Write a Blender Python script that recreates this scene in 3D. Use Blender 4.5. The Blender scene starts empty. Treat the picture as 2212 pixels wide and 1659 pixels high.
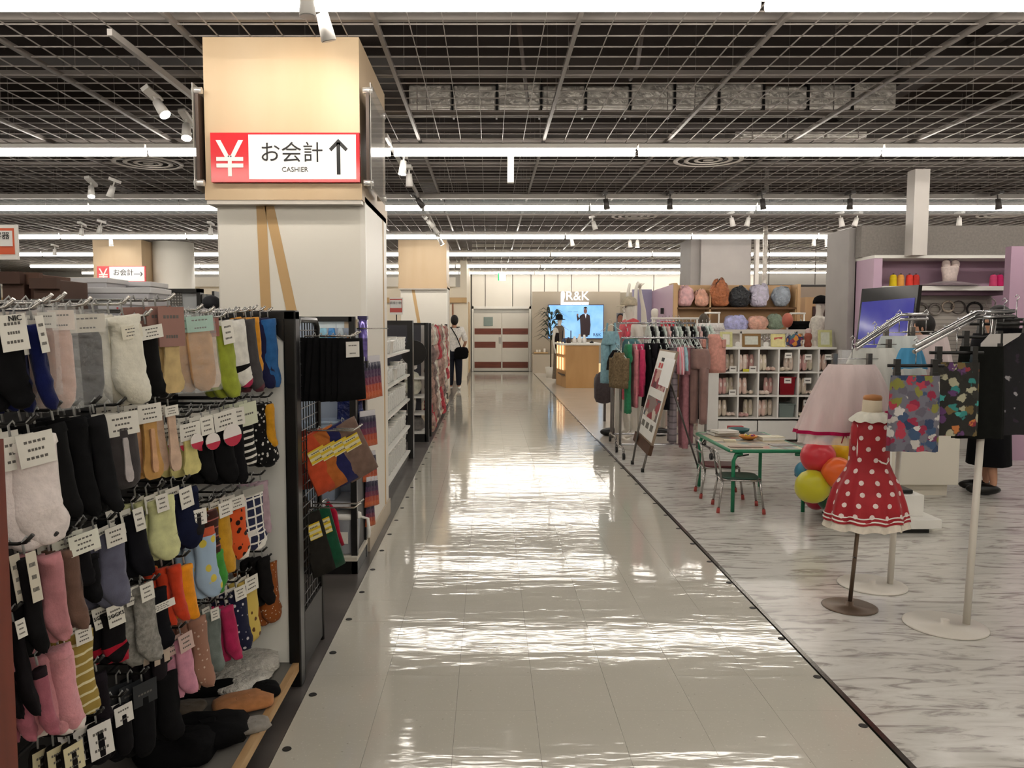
import bpy, math, random
from mathutils import Vector, Matrix, noise
R = random.Random(7)
rad = math.radians
C = bpy.context.scene.collection
# ------------------------------------------------------------------ camera, world, exposure
F, CX, CY, H = 1700.0, 1056.0, 829.5, 1.47
PITCH = math.atan((CY - 706) / F)
cam = bpy.data.cameras.new('camera'); camo = bpy.data.objects.new('camera', cam); C.objects.link(camo)
cam.sensor_width = 36; cam.lens = F * 36 / 2212; cam.shift_x = (1106 - CX) / 2212
cam.clip_start = .05; cam.clip_end = 200
camo.location = (0, 0, H); camo.rotation_euler = (math.pi / 2 - PITCH, 0, 0)
bpy.context.scene.camera = camo
w = bpy.data.worlds.new('world'); bpy.context.scene.world = w; w.use_nodes = True
w.node_tree.nodes['Background'].inputs[0].default_value = (1, .95, .88, 1)
w.node_tree.nodes['Background'].inputs[1].default_value = .15
vs = bpy.context.scene.view_settings
vs.view_transform = 'Standard'; vs.look = 'None'; vs.exposure = 0.0; vs.gamma = 1; vs.use_curve_mapping = False
cy = bpy.context.scene.cycles
cy.use_denoising = True; cy.max_bounces = 7; cy.diffuse_bounces = 3; cy.glossy_bounces = 4; cy.transparent_max_bounces = 10
cy.transmission_bounces = 4; cy.sample_clamp_indirect = 6; cy.caustics_reflective = False; cy.caustics_refractive = False
LAMP = 23.0

def ray(u, v):
    x = (u - CX) / F; y = -(v - CY) / F
    return Vector((x, math.cos(PITCH) + y * math.sin(PITCH), -math.sin(PITCH) + y * math.cos(PITCH)))
def A(u, v, Y):
    r = ray(u, v); return Vector((0, 0, H)) + r * (Y / r.y)
def AX(u, v, X):
    r = ray(u, v); return Vector((0, 0, H)) + r * (X / r.x)
def FL(u, v, z=0):
    r = ray(u, v); return Vector((0, 0, H)) + r * ((z - H) / r.z)

# ------------------------------------------------------------------ materials
def lin(h):
    h = h.lstrip('#'); c = [int(h[i:i + 2], 16) / 255 for i in (0, 2, 4)]
    return tuple(x / 12.92 if x <= .04045 else ((x + .055) / 1.055) ** 2.4 for x in c) + (1,)
MC = {}
def mat(hexc, rough=.6, metal=0, nz=None, bump=None, emit=0, trans=0, alpha=1, pat=None, sheen=0, space='Object', coat=0, ior=1.45):
    key = (hexc, rough, metal, nz, bump, emit, trans, alpha, pat, sheen, space, coat, ior)
    if key in MC: return MC[key]
    m = bpy.data.materials.new('mat_' + hexc.lstrip('#')); m.use_nodes = True; MC[key] = m
    N = m.node_tree.nodes; L = m.node_tree.links; b = N['Principled BSDF']
    b.inputs['Base Color'].default_value = lin(hexc); b.inputs['Roughness'].default_value = rough
    b.inputs['Metallic'].default_value = metal; b.inputs['IOR'].default_value = ior
    if rough >= .9: b.inputs['Specular IOR Level'].default_value = .15
    if trans: b.inputs['Transmission Weight'].default_value = trans
    if alpha < 1: b.inputs['Alpha'].default_value = alpha
    if sheen: b.inputs['Sheen Weight'].default_value = sheen
    if coat: b.inputs['Coat Weight'].default_value = coat; b.inputs['Coat Roughness'].default_value = .05
    if emit:
        b.inputs['Emission Color'].default_value = lin(hexc); b.inputs['Emission Strength'].default_value = emit
    tc = N.new('ShaderNodeTexCoord') if space == 'Object' else N.new('ShaderNodeNewGeometry')
    vec = tc.outputs['Object'] if space == 'Object' else tc.outputs['Position']
    def mp(sc, rot=(0, 0, 0)):
        q = N.new('ShaderNodeMapping'); q.inputs['Scale'].default_value = sc; q.inputs['Rotation'].default_value = rot
        L.new(vec, q.inputs[0]); return q.outputs[0]
    def mix(fac, a, c):
        q = N.new('ShaderNodeMix'); q.data_type = 'RGBA'
        if hasattr(fac, 'links') or hasattr(fac, 'is_linked'): L.new(fac, q.inputs[0])
        else: q.inputs[0].default_value = fac
        for s, i in ((a, 6), (c, 7)):
            if isinstance(s, tuple): q.inputs[i].default_value = s
            else: L.new(s, q.inputs[i])
        return q.outputs[2]
    def ramp(src, stops):
        q = N.new('ShaderNodeValToRGB'); e = q.color_ramp.elements
        while len(e) < len(stops): e.new(.5)
        for k, (p, c) in enumerate(stops): e[k].position = p; e[k].color = c
        L.new(src, q.inputs[0]); return q.outputs[0]
    col = lin(hexc)
    if nz:
        t = N.new('ShaderNodeTexNoise'); sc = nz[0]; sc = sc if isinstance(sc, tuple) else (sc,) * 3
        L.new(mp(sc), t.inputs[0]); t.inputs['Scale'].default_value = 1; t.inputs['Detail'].default_value = 4
        k = nz[1]; a = tuple(max(0, x * (1 - k)) for x in col[:3]) + (1,); c = tuple(min(1, x * (1 + k)) for x in col[:3]) + (1,)
        col = mix(ramp(t.outputs[0], [(.3, (0, 0, 0, 1)), (.7, (1, 1, 1, 1))]), a, c)
    if pat:
        kind = pat[0]
        if kind == 'dots':      # second colour dots: scale, threshold
            t = N.new('ShaderNodeTexVoronoi'); t.inputs['Randomness'].default_value = pat[4] if len(pat) > 4 else .3
            L.new(mp((pat[2],) * 3), t.inputs[0]); t.inputs['Scale'].default_value = 1
            s = ramp(t.outputs['Distance'], [(pat[3] - .02, (1, 1, 1, 1)), (pat[3] + .02, (0, 0, 0, 1))])
            col = mix(s, col, lin(pat[1]))
        elif kind == 'stripes':  # horizontal stripes along z: colour, count per metre, duty
            t = N.new('ShaderNodeSeparateXYZ'); L.new(vec, t.inputs[0])
            q = N.new('ShaderNodeMath'); q.operation = 'MULTIPLY'; L.new(t.outputs[pat[4] if len(pat) > 4 else 2], q.inputs[0]); q.inputs[1].default_value = pat[2]
            q2 = N.new('ShaderNodeMath'); q2.operation = 'FRACT'; L.new(q.outputs[0], q2.inputs[0])
            s = ramp(q2.outputs[0], [(pat[3], (1, 1, 1, 1)), (pat[3] + .03, (0, 0, 0, 1))])
            col = mix(s, col, lin(pat[1]))
        elif kind == 'check':
            t = N.new('ShaderNodeSeparateXYZ'); L.new(vec, t.inputs[0]); outs = []
            for ax in (0, 2):
                q = N.new('ShaderNodeMath'); q.operation = 'MULTIPLY'; L.new(t.outputs[ax], q.inputs[0]); q.inputs[1].default_value = pat[2]
                q2 = N.new('ShaderNodeMath'); q2.operation = 'FRACT'; L.new(q.outputs[0], q2.inputs[0])
                q3 = N.new('ShaderNodeMath'); q3.operation = 'LESS_THAN'; L.new(q2.outputs[0], q3.inputs[0]); q3.inputs[1].default_value = pat[3]; outs.append(q3.outputs[0])
            q4 = N.new('ShaderNodeMath'); q4.operation = 'MAXIMUM'; L.new(outs[0], q4.inputs[0]); L.new(outs[1], q4.inputs[1])
            col = mix(q4.outputs[0], col, lin(pat[1]))
        elif kind == 'floral':   # blotches of several colours on the ground colour
            t = N.new('ShaderNodeTexVoronoi'); n2 = N.new('ShaderNodeTexNoise'); n2.inputs['Scale'].default_value = pat[2] * 1.7
            L.new(vec, n2.inputs[0]); va = N.new('ShaderNodeVectorMath'); va.operation = 'SCALE'; L.new(n2.outputs['Color'], va.inputs[0]); va.inputs['Scale'].default_value = .05 * 18 / pat[2]
            vb = N.new('ShaderNodeVectorMath'); L.new(va.outputs[0], vb.inputs[0]); L.new(vec, vb.inputs[1])
            L.new(vb.outputs[0], t.inputs[0]); t.inputs['Scale'].default_value = pat[2]
            sp = N.new('ShaderNodeSeparateColor'); L.new(t.outputs['Color'], sp.inputs[0])
            cs = pat[1]; q = N.new('ShaderNodeValToRGB'); q.color_ramp.interpolation = 'CONSTANT'; e = q.color_ramp.elements
            while len(e) < len(cs): e.new(.5)
            for k, cc in enumerate(cs): e[k].position = k / len(cs); e[k].color = lin(cc)
            L.new(sp.outputs[0], q.inputs[0])
            s = ramp(t.outputs['Distance'], [(pat[3] - .05, (1, 1, 1, 1)), (pat[3] + .05, (0, 0, 0, 1))])
            col = mix(s, col, q.outputs[0])
        elif kind == 'marble':
            t = N.new('ShaderNodeTexNoise'); t.inputs['Scale'].default_value = 1; t.inputs['Detail'].default_value = 9; t.inputs['Roughness'].default_value = .62; t.inputs['Distortion'].default_value = 1.7
            L.new(mp((2.7, 12, 1), (0, 0, .16)), t.inputs[0])
            s = ramp(t.outputs[0], [(.27, lin('#6b6561')), (.40, lin('#a8a29c')), (.48, lin('#ccc9c2')), (.75, lin('#dedcd6'))]); col = s
        elif kind == 'speckle':
            t = N.new('ShaderNodeTexVoronoi'); t.inputs['Scale'].default_value = 14; L.new(mp((1, 2.2, 1)), t.inputs[0])
            s = ramp(t.outputs['Distance'], [(.035, (1, 1, 1, 1)), (.06, (0, 0, 0, 1))])
            col = mix(s, col, lin(pat[1]))
            t = N.new('ShaderNodeTexNoise'); t.inputs['Scale'].default_value = 90; t.inputs['Detail'].default_value = 3; L.new(vec, t.inputs[0])
            s = ramp(t.outputs[0], [(.62, (0, 0, 0, 1)), (.72, (1, 1, 1, 1))]); col = mix(s, col, lin(pat[2]))
        elif kind == 'wood':
            t = N.new('ShaderNodeTexNoise'); t.inputs['Scale'].default_value = 1; t.inputs['Detail'].default_value = 6; t.inputs['Distortion'].default_value = .4
            L.new(mp(pat[2]), t.inputs[0])
            col = ramp(t.outputs[0], [(.3, lin(pat[1])), (.7, lin(hexc))])
        elif kind == 'screen':
            t = N.new('ShaderNodeTexNoise'); t.inputs['Scale'].default_value = pat[2]; t.inputs['Detail'].default_value = 3; L.new(vec, t.inputs[0])
            col = ramp(t.outputs[0], [(.35, lin(hexc)), (.65, lin(pat[1]))])
    if not isinstance(col, tuple):
        L.new(col, b.inputs['Base Color'])
        if emit: L.new(col, b.inputs['Emission Color'])
    if bump:
        t = N.new('ShaderNodeTexNoise'); sc = bump[0]; sc = sc if isinstance(sc, tuple) else (sc,) * 3
        L.new(mp(sc), t.inputs[0]); t.inputs['Scale'].default_value = 1; t.inputs['Detail'].default_value = 3
        q = N.new('ShaderNodeBump'); q.inputs['Strength'].default_value = bump[1]; q.inputs['Distance'].default_value = bump[2] if len(bump) > 2 else .01
        L.new(t.outputs[0], q.inputs['Height']); L.new(q.outputs[0], b.inputs['Normal'])
    return m
def cloth(c, pat=None, nz=(30, .18)): return mat(c, .9, 0, nz, (260, .35, .002), pat=pat, sheen=0 if sum(lin(c)[:3]) < .06 else .12)
def plastic_film(): return mat('#f2f4f4', .08, 0, None, (30, 1.0, .03), alpha=.10)
WHITE = mat('#e9e6df', .5, nz=(3, .03)); BLACKM = mat('#0d0c0c', .35, nz=(9, .2)); CHROME = mat('#c9c9cc', .18, 1, nz=(9, .06)); DARKMET = mat('#57514c', .3, .9, nz=(9, .1))
BLACKCL = cloth('#0b0b0d'); CARD = mat('#e4e1d8', .6, nz=(40, .03)); WHITEP = mat('#eceae4', .35, nz=(6, .03))
WOOD = mat('#c9a878', .5, pat=('wood', '#b89564', (2, 2, .5)))
INK = mat('#1c1b1c', .6, nz=(10, .1)); REDS = mat('#c8232b', .35, nz=(8, .05)); GREYCOL = mat('#a19c99', .7, nz=(3, .05), bump=(80, .1, .002))

# ------------------------------------------------------------------ mesh builder
class MB:
    def __init__(s): s.v = []; s.f = []; s.m = []; s.s = []
    def add(s, vs, fs, mi=0, sm=False):
        o = len(s.v); s.v += [tuple(p) for p in vs]; s.f += [tuple(i + o for i in f) for f in fs]; s.m += [mi] * len(fs); s.s += [sm] * len(fs); return s
    def box(s, x0, x1, y0, y1, z0, z1, mi=0, M=None):
        vs = [Vector((x, y, z)) for z in (z0, z1) for y in (y0, y1) for x in (x0, x1)]
        if M is not None: vs = [M @ p for p in vs]
        return s.add(vs, [(0, 2, 3, 1), (4, 5, 7, 6), (0, 1, 5, 4), (2, 6, 7, 3), (0, 4, 6, 2), (1, 3, 7, 5)], mi)
    def cbox(s, c, d, mi=0, M=None): return s.box(c[0] - d[0] / 2, c[0] + d[0] / 2, c[1] - d[1] / 2, c[1] + d[1] / 2, c[2] - d[2] / 2, c[2] + d[2] / 2, mi, M)
    def loft(s, rings, mi=0, cap=True, sm=True, mis=None):
        n = len(rings[0]); o = len(s.v)
        for r in rings: s.v += [tuple(p) for p in r]
        for k in range(len(rings) - 1):
            for i in range(n):
                j = (i + 1) % n; a = o + k * n
                s.f.append((a + i, a + j, a + n + j, a + n + i)); s.m.append(mis[k] if mis else mi); s.s.append(sm)
        if cap:
            s.f.append(tuple(o + i for i in reversed(range(n)))); s.m.append(mis[0] if mis else mi); s.s.append(False)
            q = o + (len(rings) - 1) * n; s.f.append(tuple(q + i for i in range(n))); s.m.append(mis[-1] if mis else mi); s.s.append(False)
        return s
    def cyl(s, p0, p1, r0, r1=None, n=10, mi=0, cap=True):
        r1 = r0 if r1 is None else r1; p0 = Vector(p0); p1 = Vector(p1); d = (p1 - p0).normalized()
        a = d.orthogonal().normalized(); b = d.cross(a)
        return s.loft([[p + (a * math.cos(t) + b * math.sin(t)) * r for t in [2 * math.pi * i / n for i in range(n)]] for p, r in ((p0, r0), (p1, r1))], mi, cap)
    def tube(s, pts, r, n=8, mi=0):
        pts = [Vector(p) for p in pts]; rings = []
        d = (pts[1] - pts[0]).normalized(); a = d.orthogonal().normalized()
        for k, p in enumerate(pts):
            t = ((pts[min(k + 1, len(pts) - 1)] - pts[max(k - 1, 0)])).normalized()
            a = (a - t * a.dot(t)).normalized(); b = t.cross(a); rr = r[k] if isinstance(r, (list, tuple)) else r
            rings.append([p + (a * math.cos(x) + b * math.sin(x)) * rr for x in [2 * math.pi * i / n for i in range(n)]])
        return s.loft(rings, mi)
    def lathe(s, prof, c=(0, 0, 0), n=20, mi=0, mis=None, cap=True, sx=1, sy=1, wob=None):
        rings = []
        for k, (r, z) in enumerate(prof):
            ring = []
            for i in range(n):
                t = 2 * math.pi * i / n; q = r * (1 + (wob(t, k) if wob else 0))
                ring.append((c[0] + math.cos(t) * q * sx, c[1] + math.sin(t) * q * sy, c[2] + z))
            rings.append(ring)
        return s.loft(rings, mi, cap, True, mis)
    def ball(s, c, rx, ry=None, rz=None, n=14, m=8, mi=0):
        ry = rx if ry is None else ry; rz = rx if rz is None else rz
        return s.loft([[(c[0] + rx * math.sin(a) * math.cos(t), c[1] + ry * math.sin(a) * math.sin(t), c[2] - rz * math.cos(a)) for t in [2 * math.pi * i / n for i in range(n)]] for a in [math.pi * (.02 + .96 * k / m) for k in range(m + 1)]], mi)
    def prism(s, out, y0, y1, mi=0, M=None):   # outline in x,z extruded along y
        n = len(out); vs = [Vector((x, y, z)) for y in (y0, y1) for x, z in out]
        if M is not None: vs = [M @ p for p in vs]
        return s.add(vs, [tuple(range(n)), tuple(reversed(range(n, 2 * n)))] + [(i, i + n, (i + 1) % n + n, (i + 1) % n) for i in range(n)], mi)
    def build(s, name, mats, parent=None, loc=None, rz=0, bev=0, label=None):
        me = bpy.data.meshes.new(name); me.from_pydata(s.v, [], s.f)
        for mm in (mats if isinstance(mats, (list, tuple)) else [mats]): me.materials.append(mm)
        me.polygons.foreach_set('material_index', s.m); me.polygons.foreach_set('use_smooth', s.s)
        me.update(); o = bpy.data.objects.new(name, me); C.objects.link(o)
        if parent is not None: o.parent = parent
        if loc is not None: o.location = loc
        o.rotation_euler.z = rz
        if bev:
            b = o.modifiers.new('bevel', 'BEVEL'); b.width = bev; b.segments = 2; b.limit_method = 'ANGLE'
        if label: o['label'] = label
        return o
def tag(o, label, cat, group=None, kind=None):
    if label: o['label'] = label
    if cat: o['category'] = cat
    if group: o['group'] = group
    if kind: o['kind'] = kind
    return o
def struct(o): o['kind'] = 'structure'; return o
def thing(name, label, cat, loc=(0, 0, 0), rz=0, group=None, rot=None):
    o = bpy.data.objects.new(name, None); C.objects.link(o); o.empty_display_size = .1; o.location = loc
    o.rotation_euler = rot if rot else (0, 0, rz); return tag(o, label, cat, group)
ORD = ('first', 'second', 'third', 'fourth', 'fifth', 'sixth', 'seventh', 'eighth', 'ninth', 'tenth', 'eleventh', 'twelfth', 'thirteenth', 'fourteenth', 'fifteenth', 'sixteenth', 'seventeenth')
def copy_tree(o, loc=None, rz=None, label=None, group=None, parent=None, rot=None):
    c = o.copy(); C.objects.link(c)
    if parent is not None: c.parent = parent
    for ch in [x for x in o.children if x is not c]: copy_tree(ch, parent=c)
    if loc is not None: c.location = loc
    if rz is not None: c.rotation_euler.z = rz
    if rot is not None: c.rotation_euler = rot
    if label: c['label'] = label
    if group: c['group'] = group
    return c
def bxo(name, x0, x1, y0, y1, z0, z1, m, parent=None, bev=0, label=None): return MB().box(x0, x1, y0, y1, z0, z1).build(name, m, parent, bev=bev, label=label)
def text(s, size, m, parent, loc, rot=(math.pi / 2, 0, 0), ext=.001, name='lettering', bold=0, align='CENTER', sx=1):
    cu = bpy.data.curves.new(name, 'FONT'); cu.body = s; cu.size = size; cu.extrude = ext; cu.align_x = align; cu.align_y = 'CENTER'; cu.offset = bold; cu.resolution_u = 3
    t = bpy.data.objects.new(name, cu); C.objects.link(t); bpy.context.view_layer.update()
    me = bpy.data.meshes.new_from_object(t.evaluated_get(bpy.context.evaluated_depsgraph_get())); bpy.data.objects.remove(t)
    me.materials.clear(); me.materials.append(m)
    o = bpy.data.objects.new(name, me); C.objects.link(o); o.parent = parent; o.location = loc; o.rotation_euler = rot; o.scale = (sx, 1, 1); return o
def skin(name, V, Ed, rr, m, parent, sub=1, root=0, loc=None):
    me = bpy.data.meshes.new(name); me.from_pydata([tuple(p) for p in V], Ed, []); o = bpy.data.objects.new(name, me); C.objects.link(o)
    o.modifiers.new('s', 'SKIN'); sv = me.skin_vertices[0].data
    for i, r_ in enumerate(rr): sv[i].radius = r_ if isinstance(r_, tuple) else (r_, r_); sv[i].use_root = (i == root)
    u = o.modifiers.new('u', 'SUBSURF'); u.levels = sub; u.render_levels = sub
    bpy.context.view_layer.update()
    m2 = bpy.data.meshes.new_from_object(o.evaluated_get(bpy.context.evaluated_depsgraph_get())); bpy.data.objects.remove(o)
    m2.materials.clear(); m2.materials.append(m)
    for p in m2.polygons: p.use_smooth = True
    o = bpy.data.objects.new(name, m2); C.objects.link(o); o.parent = parent
    if loc is not None: o.location = loc
    return o
def lump(w, d, h, seed=0, k=.25, n=7, fl=True):   # crumpled soft body standing on z = 0
    rings = []; N_ = 18
    for i in range(n + 1):
        a = math.pi * i / n; z = h / 2 - h / 2 * math.cos(a); q = max(.04, math.sin(a)) ** .45; ring = []
        for j in range(N_):
            t = 2 * math.pi * j / N_; cx_ = abs(math.cos(t)) ** .6 * math.copysign(1, math.cos(t)); sx_ = abs(math.sin(t)) ** .6 * math.copysign(1, math.sin(t))
            e = 1 + k * noise.noise(Vector((math.cos(t) * 1.9 + seed * 7.3, math.sin(t) * 1.9, z / h * 3)))
            ring.append((cx_ * w / 2 * q * e, sx_ * d / 2 * q * e, max(0 if fl else -9, z * (1 + k * .8 * noise.noise(Vector((math.cos(t) * 2.2, seed * 3.1, math.sin(t) * 2.2)))))))
        rings.append(ring)
    return MB().loft(rings)
# ================================================================== SETTING
GZ = 3.26
XL, XR = -.736, 1.405
tile_m = mat('#c5c1b5', .07, 0, None, ((3.0, 10, 1), .30, .007), pat=('speckle', '#948e82', '#d6d2c7'), space='W', coat=.08)
fl = struct(bxo('floor', -18, 18, -3, 26.2, -.12, -.012, mat('#4c4843', .6, nz=(4, .1))))
T = .305
tb = MB().box(-T / 2 + .0005, T / 2 - .0005, -T / 2 + .00015, T / 2 - .00015, -.011, 0)
t0 = None; nt = 0; rest = MB()
for j in range(86):
    for i in range(7):
        x = XL + T * (i + .5); y = 1.095 + T * (j + .5) - T * 3
        if y > 25.75: continue
        if nt < 300 and y > .9:
            if t0 is None: t0 = tb.build('tile', tile_m, fl); t0['label'] = 'speckled cream aisle tile'; o = t0
            else: o = t0.copy(); C.objects.link(o)
            o.location = (x, y, R.uniform(-.00015, .00015)); o.rotation_euler = (R.gauss(0, .0003), R.gauss(0, .0003), 0); nt += 1
        else: rest.box(x - T / 2 + .0007, x + T / 2 - .0007, y - T / 2 + .0007, y + T / 2 - .0007, -.011, 0)
o = rest.build('far_tiles', tile_m, fl); o['kind'] = 'stuff'
o = bxo('dark_vinyl', -18, XL - .002, -3, 26, -.011, -.001, mat('#55504d', .3, nz=((1.2, 4, 1), .35), bump=((8, 8, 1), .08, .004), space='W'), fl); o['label'] = 'dark grey wood-look vinyl flooring left of the aisle'
o = bxo('marble_sheet', XR + .022, 18, -3, 9.9, -.011, -.001, mat('#c3bfb9', .2, pat=('marble',), bump=((6, 6, 1), .06, .004), space='W'), fl); o['label'] = 'white and grey streaked marble-look floor right of the aisle'
o = bxo('beige_sheet', XR + .022, 18, 9.9, 26, -.011, -.001, mat('#cfc6ba', .15, nz=(2, .04), bump=((4, 8, 1), .07, .004), space='W'), fl); o['label'] = 'glossy pale beige floor of the far shops'
o = bxo('edge_strip', XR, XR + .022, -3, 26, -.011, .004, mat('#6b6762', .22, 1, nz=(20, .1)), fl); o['label'] = 'dark shiny metal strip between tiles and marble'
cap = MB().cyl((0, 0, 0), (0, 0, .002), .0165, .015, 14).build('anchor_cap', mat('#15120f', .6, nz=(30, .2)), fl); cap['label'] = 'round dark anchor cap'; c0 = True
for k in range(40):
    for x, y in ((-.705, 2.24 + .407 * k), (1.382, 2.40 + .407 * k)):
        if y > 17: continue
        if c0: o = cap; c0 = False
        else: o = cap.copy(); C.objects.link(o)
        o.location = (x, y, .0006)
# walls
WALLM = mat('#e3ded3', .6, nz=(.8, .03)); WARMW = mat('#e6dcc8', .6, nz=(.8, .03))
wf = struct(bxo('wall_back', -18, 18, 26.02, 26.2, 0, 4.7, mat('#8f8b84', .7, nz=(1, .05))))
px = [-.56, -.12, .78, 1.38, 1.82, 2.26, 2.70, 3.6, 5.4, 6.3, 7.2, 8.1, 9, 9.9, 10.8]
for a, b in zip(px[:-1], px[1:]):
    z0 = 2.14 if a < 1.38 and b > -.56 else 0
    o = bxo('wall_panel', a + .012, b - .012, 25.94, 26.02, z0, 4.3, WALLM, wf)
for o_ in (bxo('wall_left', -18, -17.8, -3, 26, 0, 4.7, WALLM), bxo('wall_right', 17.8, 18, -3, 26, 0, 4.7, WALLM), bxo('wall_front', -18, 18, -3.2, -3, 0, 4.7, WALLM)): struct(o_)
# left shop front by the doors
wr = struct(bxo('wall_return', -.78, -.60, 21.5, 25.94, 0, 3.6, WARMW)); bxo('jamb_trim', -.60, -.585, 23.2, 24.3, 0, 2.2, WOOD, wr); bxo('skirting', -.6, -.58, 21.5, 25.94, 0, .12, mat('#8a7a68', .5, nz=(9, .1)), wr)
ws = struct(bxo('wall_side', -18, -.78, 21.5, 21.7, 0, 2.55, WARMW)); bxo('cornice', -18, -.6, 21.38, 21.5, 2.12, 2.26, WOOD, ws); bxo('bulkhead', -18, -.9, 21.3, 21.49, 2.55, 2.8, mat('#e9e2d4', .6, nz=(2, .03)), ws)
bxo('door_panel', -1.35, -1.0, 21.46, 21.5, 0, 2.05, WARMW, ws, label='cream flush door panel'); bxo('door_edge', -1.0, -.96, 21.44, 21.5, 0, 2.1, mat('#8c5a3c', .5, nz=(20, .1)), ws)
# double doors
dr = struct(bxo('door_1', -.56, 1.38, 25.98, 26.03, 0, 2.12, mat('#b9b5ad', .5, nz=(2, .03))))
for a, b in ((-.56, -.50), (1.32, 1.38)): bxo('door_jamb', a, b, 25.90, 26.0, 0, 2.14, WHITE, dr)
bxo('door_head', -.56, 1.38, 25.90, 26.0, 2.06, 2.14, WHITE, dr); bxo('transom', -.5, 1.32, 25.95, 25.99, 1.93, 2.06, mat('#a7a6a0', .5, nz=(4, .05)), dr)
STR = mat('#6a2f1c', .45, nz=((3, 3, 30), .25))
for k, (a, b) in enumerate(((-.49, .42), (.43, 1.31))):
    lf = bxo('door_leaf', a, b, 25.93, 25.97, .02, 1.92, mat('#d6d2c8', .4, nz=(2, .03)), dr)
    for q, (z0, z1) in enumerate(((.12, .32), (.78, .98), (1.22, 1.42))):
        bxo('brown_stripe', a + .02, b - (.2 if k == 0 and q == 1 else .02), 25.922, 25.931, z0, z1, STR, lf)
    if k == 0:
        bxo('door_window', a + .32, a + .62, 25.915, 25.932, 1.5, 1.79, mat('#7d8c88', .1, nz=(9, .05)), lf)
        bxo('door_lock', b - .09, b - .02, 25.9, 25.93, .92, 1.13, mat('#8d8a84', .3, .9, nz=(9, .05)), lf)
# ceiling void
ce = struct(bxo('ceiling', -18, 18, -3.2, 26.2, 4.7, 4.9, mat('#3a332f', .9, nz=(.7, .25))))
DK = mat('#6d6662', .7, nz=(2, .15)); BEAM = mat('#3b3431', .8, nz=(1, .15))
for k in range(9): o = bxo('ceiling_beam', -17, 17, -1.6 + 3.3 * k, -1.25 + 3.3 * k, 4.25, 4.7, BEAM, ce)
for x in (-14.2, -7.9, -1.4, 4.9, 11.2): bxo('ceiling_girder', x, x + .3, -3, 26, 4.35, 4.7, BEAM, ce)
foil = mat('#d2cdc6', .42, .5, nz=(9, .25), bump=((14, 14, 14), 1.0, .03))
d = thing('foil_wrapped_duct', 'crinkled silver foil-wrapped duct above the ceiling grid', 'duct', (0, 9.05, 3.92))
dm = MB()
for k in range(11):
    bxo('duct_section', -.9 + .5 * k, -.42 + .5 * k, 0, .36, R.uniform(-.01, .01), .26 + R.uniform(-.02, .02), foil, d, bev=.02)
for k in range(10): bxo('duct_strap', -.42 + .5 * k, -.40 + .5 * k, -.012, .37, -.03, .30, BLACKM, d)
d = thing('small_foil_duct', 'shorter foil duct below and right of the long one', 'duct', (3.0, 9.5, 3.70))
for k in range(3): bxo('duct_section', .5 * k, .5 * k + .48, 0, .3, 0, .15, foil, d, bev=.02)
for k, (u, v, L_) in enumerate(((1130, 200, 2.2), (1340, 205, 1.6), (1760, 110, 3))):
    p = A(u, v, 8.0); p.z = max(p.z, 3.45) ; p.y = 7.6 - .5 * k; o = MB().tube([p + Vector((-.1, -L_ / 2, .1)), p, p + Vector((.08, min(1.1, L_ / 2), .12))], .02, 6).build('conduit_pipe', mat('#4c3f3a', .5, nz=(5, .1)))
    tag(o, ('reddish conduit pipe crossing above the grid left of centre', 'dark conduit pipe hanging beside the foil duct straps', 'thin conduit pipe above the grid upper right')[k], 'pipe')
for k in range(7):
    o = MB().cyl((-16, 3.4 + 2.9 * k, 3.75 + .15 * (k % 2)), (16, 3.4 + 2.9 * k, 3.75 + .15 * (k % 2)), .05, n=8).build('service_pipe', mat('#4b4441', .6, nz=(2, .1)), ce)
# open grid ceiling
gr = struct(thing('ceiling_grid', None, None)); GM = mat('#948d87', .5, nz=(4, .05)); GM2 = mat('#7d7671', .5, nz=(4, .05))
m = MB()
for k in range(-85, 86):
    x = -.07 + .2 * k
    if (k - 3) % 6: m.box(x - .0022, x + .0022, 1.5, 26, GZ - .004, GZ + .004)
y = 1.6
while y < 26: m.box(-17, 17, y - .0022, y + .0022, GZ + .004, GZ + .012); y += .19
o = m.build('grid_wire', GM, gr); o['kind'] = 'stuff'
bar0 = None
for k in range(-14, 15):
    x = -.07 + .2 * (6 * k + 3)
    if bar0 is None: bar0 = MB().box(-.013, .013, -3, 26, GZ - .004, GZ + .03).build('main_bar', GM2, gr); o = bar0
    else: o = bar0.copy(); C.objects.link(o)
    o.location.x = x
o = None
for k in range(23):
    if o is None: o = ch0 = MB().box(-17, 17, -.02, .02, GZ + .03, GZ + .075).build('carrying_channel', GM2, gr)
    else: o = ch0.copy(); C.objects.link(o)
    o.location.y = 2.72 + 1.06 * k
hm = MB()
for k in range(23):
    for q in range(-14, 15): hm.cyl((-.07 + .2 * (6 * q + 3) + .05, 2.72 + 1.06 * k, GZ + .05), (-.07 + .2 * (6 * q + 3) + .05, 2.72 + 1.06 * k, 4.7), .004, n=4, cap=False)
o = hm.build('hanger_rods', DK, gr); o['kind'] = 'stuff'
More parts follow.
